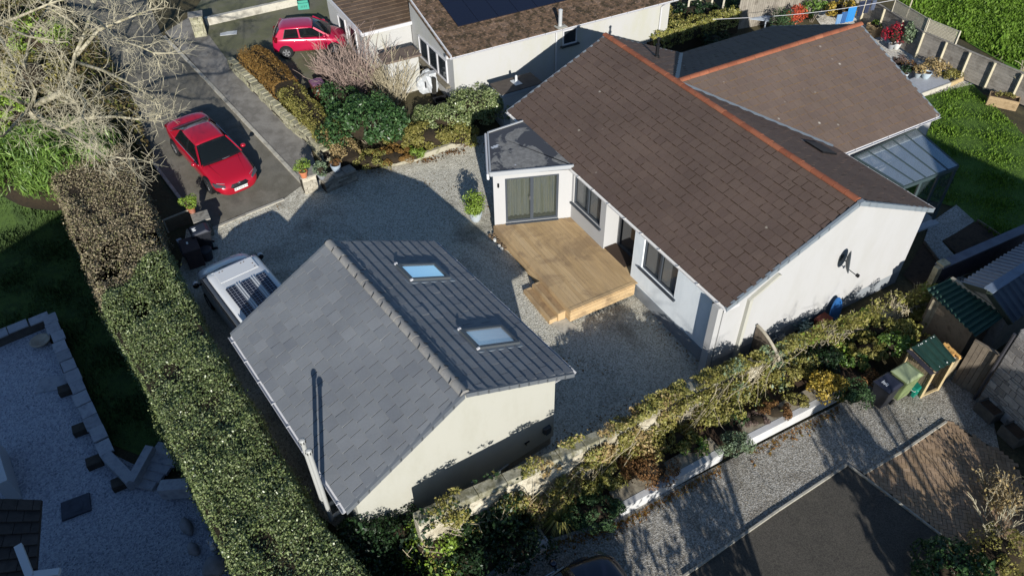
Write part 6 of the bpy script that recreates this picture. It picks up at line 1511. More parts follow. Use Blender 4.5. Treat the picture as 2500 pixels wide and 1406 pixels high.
# ---------------------------------------------------------------- ivy and climbers over the boundary wall
def nz(a, b): return math.sin(a*1.7+.3)*math.sin(b*2.3+1)+.5*math.sin(a*4.1+b*1.3)+.35*math.sin(a*9.3-b*6.1)
def ivy(label, y0, y1, mat, n, size, bare, zlo=-.55, out=.22, topw=.5, bulge=.18, aspect=.6, mat2=('olive', 'dry')):
    T = thing('wall_ivy', label, 'climber', HF.W(wx((y0+y1)/2)+.37, (y0+y1)/2, -.4), HF.a, 'climbers on the boundary wall'); o = np.array([wx((y0+y1)/2)+.37, (y0+y1)/2, -.4]); P = []; N = []; tries = 0
    while len(P) < n and tries < n*8:
        tries += 1
        y = random.uniform(y0, y1); t = random.random()
        zt_ = wtop(y)
        if t < topw: x = wx(y)-.08+random.random()*.5; z = zt_+.08; nn = np.array([.2, 0, 1.]); f = nz(y*1.3, x*2+7)+.3
        else: x = wx(y)+.36; z = zlo+(zt_-zlo)*random.random(); nn = np.array([1., 0, .35]); f = nz(y*1.2, z*1.6)
        if f < bare(y, z): continue
        b = max(0, bulge*(.5+f*.6)); lo_ = max(0, (zt_-z)/(zt_-zlo)) if t >= topw else 0; b *= 1+2.2*lo_**1.5; P.append(np.array([x, y, z])+nn*(b*random.random()+.02)+np.array([0, 0, .05*random.random()])-o); N.append(nn)
    P = np.array(P); N = np.array(N); kind = np.array([nz(p[1]*1.1+5, p[2]*2+p[0]*2) for p in P])+rng.normal(size=len(P))*.35
    for lo, hi, mm in ((-9, -.35, mat2[0]), (-.35, .75, mat), (.75, 9, mat2[1])):
        sel = (kind >= lo) & (kind < hi)
        if sel.sum(): quads('foliage', leafq(P[sel], N[sel], size, aspect, .7), LM[mm], T)
    mb = MB(); rd = random.Random(int(y0*10)+77)
    for i in range(int((y1-y0)*12)):
        y = rd.uniform(y0, y1); z = zlo+.1; x = wx(y)+.4+rd.random()*.2; pts = [np.array([x, y, z])-o]; d = np.array([0, rd.gauss(0, .9)-.2, .5+rd.random()*.5])
        for k in range(7):
            d = d+np.array([0, rd.gauss(0, .35), rd.gauss(0, .2)]); d /= np.linalg.norm(d); nxt = pts[-1]+d*.3; 
            if nxt[2]+o[2] > wtop(y)+.15: nxt[2] = wtop(y)+.15-o[2]; nxt[0] -= .12
            nxt[0] = max(nxt[0], wx(y)-.06-o[0]); nxt[0] += rd.gauss(0, .03); pts.append(nxt)
        mb.tube(pts, [.016, .015, .014, .012, .011, .01, .009, .007], 4, cap=False)
    mb.build('stems', VINE, T); return T
ivy('dry tangled climber with few leaves on the wall nearest the garage corner', -12.6, -9.6, 'ygreen', 6500, .075, lambda y, z: -.4 if z < .9 else .5, topw=.14, mat2=('dry', 'olive'))
ivy('thick olive-brown climber spilling over the wall beside the courtyard', -9.6, -6.4, 'olive', 8000, .075, lambda y, z: (.7 if (y > -7.6 and -.1 < z < .6) else -.45), topw=.3, bulge=.3, mat2=('ygreen', 'dry'))
ivy('leafy yellow-green climber over the wall below the white gable', -6.4, -2.2, 'ygreen', 9500, .08, lambda y, z: (.4 if y < -5.4 and -.2 < z < .5 else -.45), topw=.33, bulge=.38, mat2=('olive', 'grey'))
ivy('lush climber with upright yellow-green shoots at the shed end of the wall', -2.2, 4.4, 'ygreen', 10000, .085, lambda y, z: (.9 if (1.0 < y < 2.6 and z < -.12) else -.5), topw=.38, bulge=.42, mat2=('olive', 'lime'))
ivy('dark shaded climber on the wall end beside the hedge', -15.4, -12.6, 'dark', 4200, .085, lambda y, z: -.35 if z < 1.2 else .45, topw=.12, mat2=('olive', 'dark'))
# upright shoots that throw the leafy shadows on the gable
for i, (y, h) in enumerate(((-3.6, .35), (-2.2, .4), (-.9, .55), (.3, .5), (1.2, .75), (2.1, .8), (3.2, .7), (-4.8, .25))):
    p = HF.W(wx(y)+.17, y, wtop(y)); T = thing('ivy_shoot', ('upright leafy shoot on the wall top, %s' % ('in front of the dish', 'right of the dish shadow', 'over the blue board', 'just right of the blue board', 'in the middle of the lush end', 'above the stony patch', 'nearest the timber wall', 'nearest the wooden gate')[i]), 'shoot', p, 0, 'upright shoots on the boundary wall')
    P, N = clump_pts((0, 0, h*.5), (.35, .3, h*.6), 170, 9, .5, -.9); quads('foliage', leafq(P, N, .09, .5), LM['ygreen'], T)
    mb = MB()
    for k in range(6): a = random.uniform(0, 6.28); mb.tube([(0, 0, -.1), (.1*math.cos(a), .1*math.sin(a), h*.5), (.25*math.cos(a), .25*math.sin(a), h*1.05)], [.012, .01, .006], 4)
    mb.build('stems', VINE, T)
BED = -.4
shrub('fern', 'bronze green fern over the wall beside the garage', 'fern', 1128, 1242, (.75, .5, .55), 'olive', 1100, .16, .16, base=BED+1.2, k=16, hang=.6)
shrub('bed_shrub', 'dense small-leaved dark green mound overlapping the white wall', 'shrub', 1448, 1245, (.95, .55, .6), 'conifer', 4200, .055, .6, base=BED, k=30)
shrub('bed_shrub', 'broad red-brown shrub above the low white wall', 'shrub', 1578, 1135, (1.05, .65, .75), 'rust', 4200, .06, .5, base=BED, k=30)
shrub('bed_shrub', 'olive green shrub between the climber and the red-brown shrub', 'shrub', 1480, 1140, (.8, .55, .7), 'ygreen', 1900, .07, .5, base=BED)
shrub('bed_shrub', 'olive leafy plant behind the grassy tuft', 'shrub', 1330, 1190, (.9, .5, .65), 'ygreen', 1700, .075, .5, base=BED)
shrub('bed_shrub', 'grey-green small shrub flopping over the gap in the white wall', 'shrub', 1797, 1080, (.5, .42, .6), 'grey', 1700, .055, .6, base=BED, k=18)
shrub('bed_shrub', 'bright green plant between the two stretches of white wall', 'shrub', 1690, 1085, (.5, .35, .5), 'bamboo', 700, .07, .6, base=BED)
shrub('bed_shrub', 'purple grey heather on the soil behind the coping', 'shrub', 1848, 1020, (.5, .3, .3), 'heather', 1200, .05, .3, base=BED)
shrub('bed_shrub', 'low red-brown shrub under the bare vine', 'shrub', 1895, 1000, (.55, .35, .4), 'rust', 1400, .06, .5, base=BED)
shrub('bed_shrub', 'orange-brown low plants beside the golden shrub', 'shrub', 1945, 975, (.4, .3, .35), 'olive', 900, .06, .5, base=BED)
shrub('golden_shrub', 'golden yellow rounded shrub beside the dark wheelie bin', 'shrub', 2018, 935, (.62, .5, .75), 'gold', 2300, .07, .6, base=BED, k=24)
shrub('bed_shrub', 'dark green shrub between the golden shrub and the bins', 'shrub', 2086, 955, (.5, .5, .7), 'conifer', 1800, .06, .6, base=BED, k=20)
shrub('bed_shrub', 'dark red leaved plant behind the black bin', 'shrub', 2122, 918, (.3, .3, .45), 'rust', 500, .06, .6, base=BED)
shrub('bed_shrub', 'fresh green plant at the foot of the climber', 'shrub', 2090, 878, (.55, .35, .4), 'bamboo', 1100, .07, .7, base=BED)
shrub('bed_shrub', 'fresh green foliage left of the log store', 'shrub', 2190, 838, (.6, .4, .7), 'bamboo', 1500, .08, .7, base=BED)
shrub('bed_shrub', 'small green plant below the yellow climber in the middle of the bed', 'shrub', 1795, 1015, (.4, .3, .4), 'conifer', 700, .06, .6, base=BED)
shrub('sunlit_shrub', 'bright lime green shrub in a patch of sun in front of the wall end', 'shrub', 1050, 1325, (.85, .65, 1.6), 'lime', 2200, .085, .6, base=BED, k=22)
shrub('sunlit_shrub', 'lime green sprig standing against the cream gable', 'shrub', 932, 1262, (.32, .25, .75), 'lime', 300, .085, .6, base=BED+.4, k=9, core=False)
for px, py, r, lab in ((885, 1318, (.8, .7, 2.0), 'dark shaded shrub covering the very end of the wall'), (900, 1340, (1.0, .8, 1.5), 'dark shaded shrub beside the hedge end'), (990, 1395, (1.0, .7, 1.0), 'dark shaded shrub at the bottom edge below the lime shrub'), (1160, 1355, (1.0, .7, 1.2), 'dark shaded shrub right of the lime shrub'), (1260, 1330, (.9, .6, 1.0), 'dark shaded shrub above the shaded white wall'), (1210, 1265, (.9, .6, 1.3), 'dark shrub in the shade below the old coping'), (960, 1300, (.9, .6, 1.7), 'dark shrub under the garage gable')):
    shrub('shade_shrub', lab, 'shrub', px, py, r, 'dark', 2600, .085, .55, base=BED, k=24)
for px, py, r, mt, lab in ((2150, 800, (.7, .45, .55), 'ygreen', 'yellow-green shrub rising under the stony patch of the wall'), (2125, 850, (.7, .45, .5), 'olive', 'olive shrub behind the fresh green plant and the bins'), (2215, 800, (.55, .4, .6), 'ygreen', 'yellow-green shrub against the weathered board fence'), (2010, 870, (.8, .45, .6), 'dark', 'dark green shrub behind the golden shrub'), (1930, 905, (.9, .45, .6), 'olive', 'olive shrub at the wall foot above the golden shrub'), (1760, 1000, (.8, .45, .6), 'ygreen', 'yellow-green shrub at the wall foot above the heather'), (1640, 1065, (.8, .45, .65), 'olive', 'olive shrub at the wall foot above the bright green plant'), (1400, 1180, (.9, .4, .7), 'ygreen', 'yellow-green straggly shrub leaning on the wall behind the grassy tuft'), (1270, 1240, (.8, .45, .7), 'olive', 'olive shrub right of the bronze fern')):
    shrub('bed_shrub', lab, 'shrub', px, py, r, mt, 2200, .075, .55, base=BED, k=22)
# grassy tuft
p = R(1368, 1262, BED+.25); T = thing('grass_tuft', 'arching strap-leaved tuft beside the dark green mound', 'plant', (p[0], p[1], BED))
V = []
for i in range(150):
    a = random.uniform(0, 2*PI); L = random.uniform(.4, .8); d = np.array([math.cos(a), math.sin(a), 0]); s = np.array([-d[1], d[0], 0])*.012; p0 = np.zeros(3); p1 = d*L*.35+[0, 0, L*.6]; p2 = d*L*.95+[0, 0, L*.3]
    V += [[p0-s, p0+s, p1+s, p1-s], [p1-s, p1+s, p2+s*.2, p2-s*.2]]
quads('blades', np.array(V), LM['ygreen'], T)
# bare vine stems falling over the wall
T = thing('bare_vine', 'pale leafless vine stems sweeping down from the wall above the heather', 'climber', HF.W(wx(-4.6)+.42, -4.6, .25), HF.a); mb = MB()
for i in range(20):
    y = random.uniform(-1.2, 1.6); pts = [np.array([0, y, .3])]; d = np.array([.3, -1.0, .0])
    for k in range(6): d = d+np.array([random.gauss(0, .15), random.gauss(0, .2), random.gauss(-.08, .1)]); d /= np.linalg.norm(d); pts.append(pts[-1]+d*random.uniform(.18, .34))
    mb.tube(pts, [.012, .011, .01, .009, .008, .007, .005], 4, cap=False)
mb.build('stems', VINE, T)
# fallen leaves and moss along the white wall
P = []
for i in range(1500):
    a, b = random.choice((((1520, 1270), (1760, 1135)), ((1830, 1102), (2050, 990)), ((1240, 1360), (1520, 1270)))); s = random.random(); p = R(a[0]+(b[0]-a[0])*s, a[1]+(b[1]-a[1])*s+abs(random.gauss(0, 14)), -.69); P.append(p+[0, 0, .015])
o = quads('fallen_leaves', leafq(np.array(P), np.tile([0, 0, 1.], (len(P), 1)), .055, .7, .3), leafmat('litter', ['#5a3a1c', '#7a5226', '#6a5a24', '#4a3018', '#8a5a2a'], .8, .2)); o['kind'] = 'stuff'
# ---------------------------------------------------------------- lower right corner plants
shrub('corner_shrub', 'dark glossy shrub at the bottom right corner beside the paving', 'shrub', 2335, 1375, (.95, .7, .9), 'laurel', 2600, .1, .5, k=22)
shrub('mossy_shrub', 'mossy olive shrub with bare pale branches at the right bottom corner', 'shrub', 2450, 1340, (.9, .8, .7), 'olive', 2600, .06, .5, k=20)
twiggy('bare_shrub', 'pale bare branches over the mossy shrub at the bottom right', 2425, 1310, .6, 1.0, 26, TWIG, 1.3)
twiggy('bare_shrub', 'dry thin stems in the bed beside the brick paving', 2425, 1225, .8, .75, 60, VINE, .7, leaf='dry')
drape('corner_bed', [(2310, 1320), (2400, 1190), (2480, 1180), (2700, 1500), (2380, 1500)], mottled('mossy_bed', ['#3a3a1a', '#50482a', '#2f2a1a'], 2, .95, .6, 20), .014)
# ---------------------------------------------------------------- leafless trees and added evergreens beyond the frame: their shadows fall on the driveways
def shade_tree(x, y, h, seed, lab):
    rd = random.Random(seed); b = np.array([x, y, -.7]); hub = b+[0, 0, h*.35]; L = []
    for i in range(5):
        a = i*1.26+rd.random(); L.append(([hub, hub+np.array([math.cos(a)*.5, math.sin(a)*.5, h*.25]), hub+np.array([math.cos(a)*1.0, math.sin(a)*1.0, h*.5])], .06, .02))
    return bare_tree('bare_tree', lab, L, seed, ([b, (b+hub)/2, hub], [.15, .12, .09]), depth=2, dens=.8, lenf=.4)
shade_tree(7.2, 2.2, 6.6, 3, 'leafless tree south of the tarmac, outside the view'); shade_tree(12.7, 2.6, 6.4, 4, 'leafless tree south of the brick paving, outside the view')
for x, y, r, h, lab in ((1.0, 3.4, 1.1, 5.0, 'unseen evergreen added to shade the wall end'), (2.9, 3.0, 1.6, 5.2, 'unseen evergreen added to shade the parked navy car'), (11.3, 3.4, .8, 5.0, 'unseen slim evergreen added to shade the paving corner'), (6.0, 3.4, .9, 4.6, 'unseen small evergreen added to shade the tarmac edge')):
    T = thing('evergreen_caster', lab, 'tree', (x, y, -.7)); P, N = clump_pts((0, 0, h*.55), (r, r, h*.48), 2600, 40, .45, -.9); quads('crown', leafq(P, N, .2, .5), LM['dark'], T); MB().tube([(0, 0, 0), (0, 0, h*.8)], [.12, .05], 8).build('trunk', BARK, T)  # unseen evergreens put in to cast shade into the view
# ================================================================ POTS
def pot(label, loc, r, h, col, plant=None, name='plant_pot', ph=.45, pr=None, mat='lime', n=600, size=.05, shape='round', group=None, rough=.55, k=12):
    T = thing(name, label, 'plant pot', loc, 0, group)
    m = mottled('pot_'+col, [col, col], 5, rough, .15, 15, fine=(['#8a8a84', col], 6, .3)) if rough > .5 else flat('pot_'+col, col, rough)
    if shape == 'round': prof = [(r*.55, 0), (r*.75, h*.25), (r*.95, h*.7), (r, h*.95), (r, h), (r*.9, h), (r*.86, h*.8)]
    else: prof = [(r*.68, 0), (r*.9, h*.8), (r*1.02, h*.82), (r*1.02, h), (r*.9, h), (r*.86, h*.85)]
    MB().lathe((0, 0, 0), prof, 20).build('pot', m, T, smooth=False)
    MB().lathe((0, 0, h*.84), [(r*.85, 0), (r*.3, .02)], 14).build('compost', SOIL, T)
    if plant:
        pr = pr or r*1.25; P, N = clump_pts((0, 0, h+ph*.5), (pr, pr, ph*.6), n, k, .55, -.6); F = quads('foliage', leafq(P, N, size, .6), LM[mat], T)
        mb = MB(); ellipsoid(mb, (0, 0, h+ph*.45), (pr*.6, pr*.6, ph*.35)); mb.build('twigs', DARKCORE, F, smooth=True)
        MB().tube([(0, 0, h*.8), (0, 0, h+ph*.4)], .02, 6).build('stem', BARK, T)
    return T
p = R(743, 432, .95); pot('terracotta pot with a small conifer on the pale stone gate pier', (p[0], p[1], .945), .17, .28, '#a8532b', 'c', ph=.5, pr=.26, mat='lime', n=900, size=.05, shape='flower')
p = R(787, 437, .65); pot('grey pot with a flowering evergreen on the coped wall', (p[0], p[1], .655), .17, .26, '#62666b', 'g', ph=.42, pr=.24, mat='grey', n=600, size=.06)
p = R(822, 418, .65); pot('blue-grey glazed pot with a rusty low plant on the coped wall', (p[0], p[1], .655), .21, .33, '#7d8a97', 'h', ph=.2, pr=.22, mat='rust', n=350, size=.05, rough=.4)
p = R(470, 518, .85); pot('terracotta pot with a bright green bush on the dark left gate pier', (p[0], p[1], .85), .16, .26, '#7a3a20', 'b', ph=.45, pr=.28, mat='lime', n=900, size=.055, shape='flower')
p = gp(1162, 538); pot('large grey pot with a round lime green bush beside the extension', (p[0], p[1], p[2]), .27, .46, '#8f9aa3', 'B', ph=.75, pr=.43, mat='lime', n=2600, size=.06, k=22)
# jars in a patch beside the deck
for i, (px, py) in enumerate(((1196, 579), (1206, 577), (1203, 586), (1215, 583), (1208, 590), (1216, 593), (1224, 590), (1220, 599), (1230, 597), (1219, 605), (1229, 604), (1225, 612), (1234, 610))):
    p = gp(px, py); wht = i in (4, 9, 11); tag(MB().lathe(p, [(.055, 0), (.06, .1), (.06, .12), (.048, .12), (.045, .05 if not wht else .118), (.01, .05 if not wht else .119)], 12).build('garden_jar', flat('jar_pale' if wht else 'jar_brown', '#b9bab2' if wht else '#5a4c3c', .4)), ('small pale-lidded jar on the gravel beside the deck' if wht else 'small open brown jar on the gravel beside the deck'), 'jar', 'jars standing beside the deck')
# ================================================================ SIDE PASSAGE UNDER THE GABLE
p = HF.W(13.72, -3.2, -.5); T = thing('arched_gate', 'dark arched timber gate between the bungalow corner and the wall', 'gate', p, HF.a)
mb = MB()
for i in range(8): 
    x = -.3+i*.145; hh = 1.35-.55*((i/7)**2); mb.box((x+.07, 0, hh/2), (.135, .03, hh))
mb.build('boards', mottled('gate_boards', ['#4a4138', '#5d5347'], 4, .8, .3, 30, island=.3), T)
mb = MB()
for i in range(8): a, b = i/8, (i+1)/8; mb.bar((-.3+1.16*a, 0, 1.37-.55*a*a), (-.3+1.16*b, 0, 1.37-.55*b*b), .09, .04)
mb.build('top_rail', mottled('gate_rail', ['#7d7565', '#948b78'], 4), T)
p = HF.W(13.68, .35, -.55); T = thing('body_board', 'blue rounded board leaning against the white gable', 'board', p, HF.a); V = []; n = 20
for s in (0, .04):
    for i in range(n): a = 2*PI*i/n; V.append((s-.25*(.55+.5*math.sin(a))*.6, .27*math.cos(a)*(1-.15*math.sin(a)), .5+.5*math.sin(a)))
MB().add(V, [tuple(range(n-1, -1, -1)), tuple(range(n, 2*n))]+[(i, (i+1) % n, n+(i+1) % n, n+i) for i in range(n)]).build('board', flat('board_blue', '#1a4478', .5), T)
p = HF.W(13.68, -.25, -.55); T = thing('garden_box', 'rusty red box standing left of the blue board', 'box', p, HF.a); MB().box((0, 0, .2), (.35, .5, .4), .1).build('body', mottled('rusty_red', ['#3c1c16', '#4a241c', '#301410'], 5), T, bevel=.03); MB().box((0, 0, .42), (.38, .54, .05), .1).build('lid', MATS['rusty_red'], T)
p = HF.W(13.7, -1.0, -.35); V = np.array([(random.gauss(0, .15), random.gauss(0, .28), random.random()*.25) for _ in range(260)])+p; o = quads('netting', leafq(V, np.tile([0, 0, 1.], (260, 1)), .14, .35, .5), leafmat('net_green', ['#3f5a50', '#5b7a6e', '#8aa39a', '#2c443c'], .5)); tag(o, 'crumpled green and white netting on the passage ground', 'netting')
p = HF.W(13.75, -2.2, -.4); V = np.array([(random.gauss(0, .12), random.gauss(0, .3), random.random()*.2) for _ in range(200)])+p; o = quads('plastic_sheet', leafq(V, np.tile([0, 0, 1.], (200, 1)), .16, .5, .5), leafmat('sheet_pale', ['#8d908c', '#a5a7a2', '#767873'], .3, .5)); tag(o, 'crumpled pale plastic sheeting beside the arched gate', 'plastic sheet')
# ================================================================ BESIDE THE NEIGHBOUR BUNGALOW
p = gp(1048, 225); T = thing('rubble_bag', 'white crumpled builders bag in front of the cream wall', 'bag', (p[0], p[1], p[2])); bm = bmesh.new(); bmesh.ops.create_icosphere(bm, subdivisions=3, radius=1)
for v in bm.verts: 
    f = 1+.12*math.sin(5*v.co.x+2*v.co.z)+.1*math.sin(7*v.co.y+3*v.co.x)+random.uniform(-.05, .05); v.co = Vector((v.co.x*.5*f, v.co.y*.42*f, .5+v.co.z*.55*f))
me = bpy.data.meshes.new('sack'); bm.to_mesh(me); bm.free(); me.materials.append(mottled('bag_white', ['#a9acac', '#8f9496', '#bfc1c0'], 4, .5, .5, 8)); link('sack', me, T)
MB().box((.2, -.1, 1.0), (.34, .3, .1), .4).build('flap', MATS['bag_white'], T)
p = gp(1078, 245, .6); T = thing('black_crate', 'black open crate beside the white builders bag', 'crate', (p[0], p[1], p[2]-.25), .4)
for x, y, a, b in ((0, -.25, .7, .03), (0, .25, .7, .03), (-.34, 0, .03, .48), (.34, 0, .03, .48)): MB().box((x, y, .15), (a, b, .36)).build('side', BLACK, T)
MB().box((0, 0, -.15), (.68, .5, .3)).build('base', BLACK, T); MB().tube([(-.3, -.27, .25), (-.1, -.33, .18), (.25, -.3, .25)], .012, 6).build('rope', flat('rope_pale', '#b5b1a5', .8), T)
p = gp(1040, 198, .55); T = thing('bicycle_wheel', 'bicycle wheel leaning against the cream wall behind the bag', 'wheel', p, NANG+1.1); MB().tube([(.36*math.cos(a), 0, .36*math.sin(a)) for a in np.linspace(0, 2*PI, 25)], .035, 6, cap=False).build('tyre', TYRE, T)
mb = MB()
for i in range(8): mb.bar((0, 0, 0), (.34*math.cos(i*PI/4), 0, .34*math.sin(i*PI/4)), .008)
mb.build('spokes', RIM, T)
p = gp(1058, 212, .6); tag(MB().bar(p-[0, 0, .5], p+[.05, .05, .4], .2, .12).build('dark_plank', flat('plank_black', '#24231f', .7)), 'short dark board standing against the cream wall', 'board')
# ================================================================ CONSERVATORY
CT = thing('lean_to', 'glass roofed lean-to with dark frame against the wing of the bungalow', 'conservatory', (0, 0, 0))
k0, k1, k2, k3 = R(2085, 386, 2.2), R(2236, 318, 2.2), R(2338, 407, 1.95), R(2203, 457, 1.95)
ROOFG = glassmat('roof_glass', (.42, .5, .56), .08, 1., .55); ROOFG.node_tree.nodes['Principled BSDF'].inputs['Metallic'].default_value = .6
FRM = flat('lean_to_frame', '#2b3638', .45)
for i in range(6):
    s = i/5; a, b = k0+(k1-k0)*s, k3+(k2-k3)*s; MB().bar(a+[0, 0, .02], b+[0, 0, .02], .07, .1).build('rafter', FRM, CT)
    if i < 5:
        s2 = (i+1)/5; c, d_ = k0+(k1-k0)*s2, k3+(k2-k3)*s2; o = np.array([0, 0, .06]); e = .01
        MB().hexa([a+o-[0, 0, .008], c+o-[0, 0, .008], d_+o-[0, 0, .008], b+o-[0, 0, .008]], [a+o, c+o, d_+o, b+o]).build('roof_pane', ROOFG, CT)
m0, m1 = k0+(k3-k0)*.42, k1+(k2-k1)*.42
MB().bar(m0-[0, 0, .03], m1-[0, 0, .03], .05, .05).build('purlin', FRM, CT)
MB().bar(k3-[0, 0, .03], k2-[0, 0, .03], .1, .14).bar(k0-[0, 0, .0], k1-[0, 0, .0], .08, .12).build('beam', FRM, CT)
for s in (.02, .34, .67, .98):
    a = k3+(k2-k3)*s; MB().bar([a[0], a[1], -.55], a-[0, 0, .1], .08).build('post', FRM, CT)
for a, b in ((k1, k2), (k0, k3)):
    MB().bar([a[0], a[1], -.5], a, .06).build('post', FRM, CT)
gs = glassmat('wall_glass', (.05, .07, .08), .05, .8, .25)
for s0, s1 in ((.36, .65), (.69, .96)):
    a, b = k3+(k2-k3)*s0, k3+(k2-k3)*s1; MB().hexa([[a[0], a[1], -.45], [b[0], b[1], -.45], [b[0], b[1]+.01, -.45], [a[0], a[1]+.01, -.45]], [a-[0, 0, .12], b-[0, 0, .12], b-[0, -.01, .12], a-[0, -.01, .12]]).build('wall_pane', gs, CT)
fl = [np.array([*p[:2]]) for p in (k0, k1, k2+(k2-k1)*.12, k3+(k3-k0)*.12)]
MB().prism([tuple(p) for p in fl], -.56, -.47).build('floor', mottled('tile_floor', ['#8f949b', '#a8adb2'], 3, .6, .2), CT)
tb_ = (k0+k1+k2+k3)/4
MB().box((tb_[0], tb_[1]+.4, .2), (1.1, .5, .04), .5).box((tb_[0], tb_[1]+.4, -.15), (.08, .08, .6)).build('shelf', flat('pale_shelf', '#b5bab8', .5), CT)
for px, py, lab in ((2310, 430, 'leggy plant behind the glass front of the lean-to'),):
    shrub('potted_plant', lab, 'plant', px, py, (.3, .3, .7), 'dark', 250, .1, .4, k=8, core=False)
# ================================================================ BACK GARDEN FENCE, PLANTERS, POTS
FT = [R(2118, -6, .95), R(2256, 78, .95), R(2312, 101, .95), R(2369, 126, .95), R(2430, 151, .95), R(2497, 178, .95), R(2580, 212, .95)]
FZ = -.42; FNC = thing('panel_fence', 'long grey board fence with concrete posts between the back garden and the field', 'fence', (0, 0, 0))
PNL = mottled('fence_panel', ['#6a645c', '#7f7970', '#58524a'], 2, .85, .4, 30, island=.2); PST = mottled('concrete_post', ['#8f866d', '#a59b80'], 4, .9, .3)
base = FT[0]; pts = [FT[0]+(FT[1]-FT[0])*s for s in (0, .33, .66)]+FT[1:]
for a, b in zip(pts, pts[1:]):
    mb = MB(); L = np.linalg.norm((b-a)[:2]); k = 9
    for i in range(k):
        z0 = FZ+i*(1.34/k); mb.bar((*a[:2], z0+.07), (*b[:2], z0+.07), .03+.006*(i % 2), 1.34/k-.008)
    mb.build('panel', PNL, FNC); MB().bar(a, b, .09, .05).build('rail', PNL, FNC)
    n_ = unit(np.array([-(b-a)[1], (b-a)[0], 0.])); q0 = a-n_*.05*np.sign(n_[1])
    MB().box((q0[0], q0[1]-.06, (FZ+.93)/2), (.11, .11, .93-FZ)).build('post', PST, FNC)
for a, b, nm in ((pts[0]+(pts[3]-pts[0])*.45, pts[3], 1), (pts[3]+(pts[4]-pts[3])*.05, pts[4]+(pts[5]-pts[4])*.35, 2)):
    mb = MB(); L = np.linalg.norm((b-a)[:2]); d = (b-a)/np.linalg.norm(b-a); H_ = .62; k = int((L+H_)/.085)
    for i in range(k):
        x = i*.085
        for p_, q_ in (((max(0, x-H_), min(x, H_)), (min(x, L), max(0, x-L))), ((L-max(0, x-H_), min(x, H_)), (L-min(x, L), max(0, x-L)))):
            mb.bar(a+d*p_[0]+[0, 0, .04+p_[1]], a+d*q_[0]+[0, 0, .04+q_[1]], .022, .012, up=(0, 1, 0))
    tr = mb.build('trellis', mottled('trellis_wood', ['#8d8674', '#a39b86'], 4), FNC)
    MB().bar(a+[0, 0, .04+H_], b+[0, 0, .04+H_], .04, .03).bar(b, b+[0, 0, .08+H_], .07, .07).bar(a, a+[0, 0, .08+H_], .07, .07).build('trellis_frame', MATS['trellis_wood'], FNC)
def plank_planter(label, loc, d, rz, plant=None):
    T = thing('timber_planter', label, 'planter', loc, rz); a, b, h = d; m = mottled('planter_wood', ['#80694a', '#967c5a', '#6a563b'], 3, .8, .3, 25, island=.3)
    for x, y, l, t in ((0, -b/2, a, .04), (0, b/2, a, .04), (-a/2, 0, .04, b), (a/2, 0, .04, b)):
        mb = MB(); 
        for i in range(3): mb.box((x, y, h*(i+.5)/3), (l, t, h/3-.008))
        mb.build('side', m, T)
    MB().box((0, 0, h*.45), (a-.05, b-.05, h*.8)).build('compost', SOIL, T)
    if plant:
        P, N = clump_pts((0, 0, h+.02), (a*.42, b*.4, .16), 420, 12, .6); quads('foliage', leafq(P, N, .07, .5), LM[plant], T)
    return T
p = gp(2450, 262); plank_planter('long timber planter box on the lawn by the panel fence', (p[0]-.05, p[1]+.15, p[2]), (1.25, .55, .48), -.55, 'olive')
p = gp(2135, 85); plank_planter('tall timber planter with a yellowish shrub below the washing line', (p[0], p[1], p[2]), (.8, .7, .6), .4, 'lime')
# raised timber bed edge and paved slab
a, b, c = gp(2242, 240), gp(2318, 212), gp(2362, 192)
T = thing('raised_bed', 'grey paved terrace edge and pale timber sleeper bordering the lawn', 'raised bed', (0, 0, 0))
MB().bar(a+[0, 0, .1], b+[0, 0, .1], .06, .26).build('slab_edge', CONC, T); MB().bar(b+[0, 0, .1], c+[0, 0, .1], .08, .26).build('sleeper', mottled('sleeper_pale', ['#8a7450', '#a08a62'], 3), T)
tr_ = [gp(2215, 205), a, b, gp(2285, 175)]
MB().hexa([p*[1, 1, 0]+[0, 0, -.5] for p in tr_], [p*[1, 1, 0]+[0, 0, a[2]+.215] for p in tr_]).build('terrace', mottled('grey_slab', ['#7f8286', '#92959a'], 3, .8, .2), T)
for px, py, r, h, c, lab, pl, mt in ((2176, 112, .17, .3, '#6a6d72', 'grey pot with the deep red maple', 1, 'red'), (2190, 112, .19, .36, '#b3b5b2', 'white bucket-like pot with a thin cane', 0, ''), (2192, 160, .22, .3, '#97a3ab', 'pale pot with dark heather near the wing verge', 1, 'heather'), (2208, 182, .2, .28, '#a3adb3', 'low pale pot with dark plants at the roof edge', 1, 'dark'), (2258, 192, .24, .34, '#8fa0ab', 'large pale blue pot on the grey terrace', 0, ''), (2238, 190, .16, .26, '#6f7a80', 'pot of dried hydrangea heads on the terrace', 1, 'dry')):
    p = gp(px, py, .2); z0 = G(p[0], p[1])+(.2 if px > 2215 else 0)
    pot(lab, (p[0], p[1], z0), r, h, c, 'x' if pl else None, ph=(1.0 if mt == 'red' else .35), pr=(.45 if mt == 'red' else r*1.4), mat=mt or 'lime', n=700 if mt == 'red' else 350, size=.08, group='pots in the back garden')
shrub('border_shrub', 'tall loose evergreen climber against the trellis', 'shrub', 2235, 70, (.75, .5, 1.7), 'grey', 1500, .11, .6, k=26, cr=.4, core=False)
shrub('border_shrub', 'straw coloured shrub beside the fence posts', 'shrub', 2285, 160, (.8, .5, .8), 'dry', 1200, .09, .5, k=20, core=False)
shrub('border_shrub', 'small green and brown shrub at the raised bed corner', 'shrub', 2322, 178, (.5, .4, .6), 'olive', 700, .09, .6, k=14, core=False)
shrub('border_shrub', 'brown dry stems in the bed beside the pale pots', 'shrub', 2218, 158, (.5, .4, .5), 'rust', 500, .09, .4, k=12, core=False)
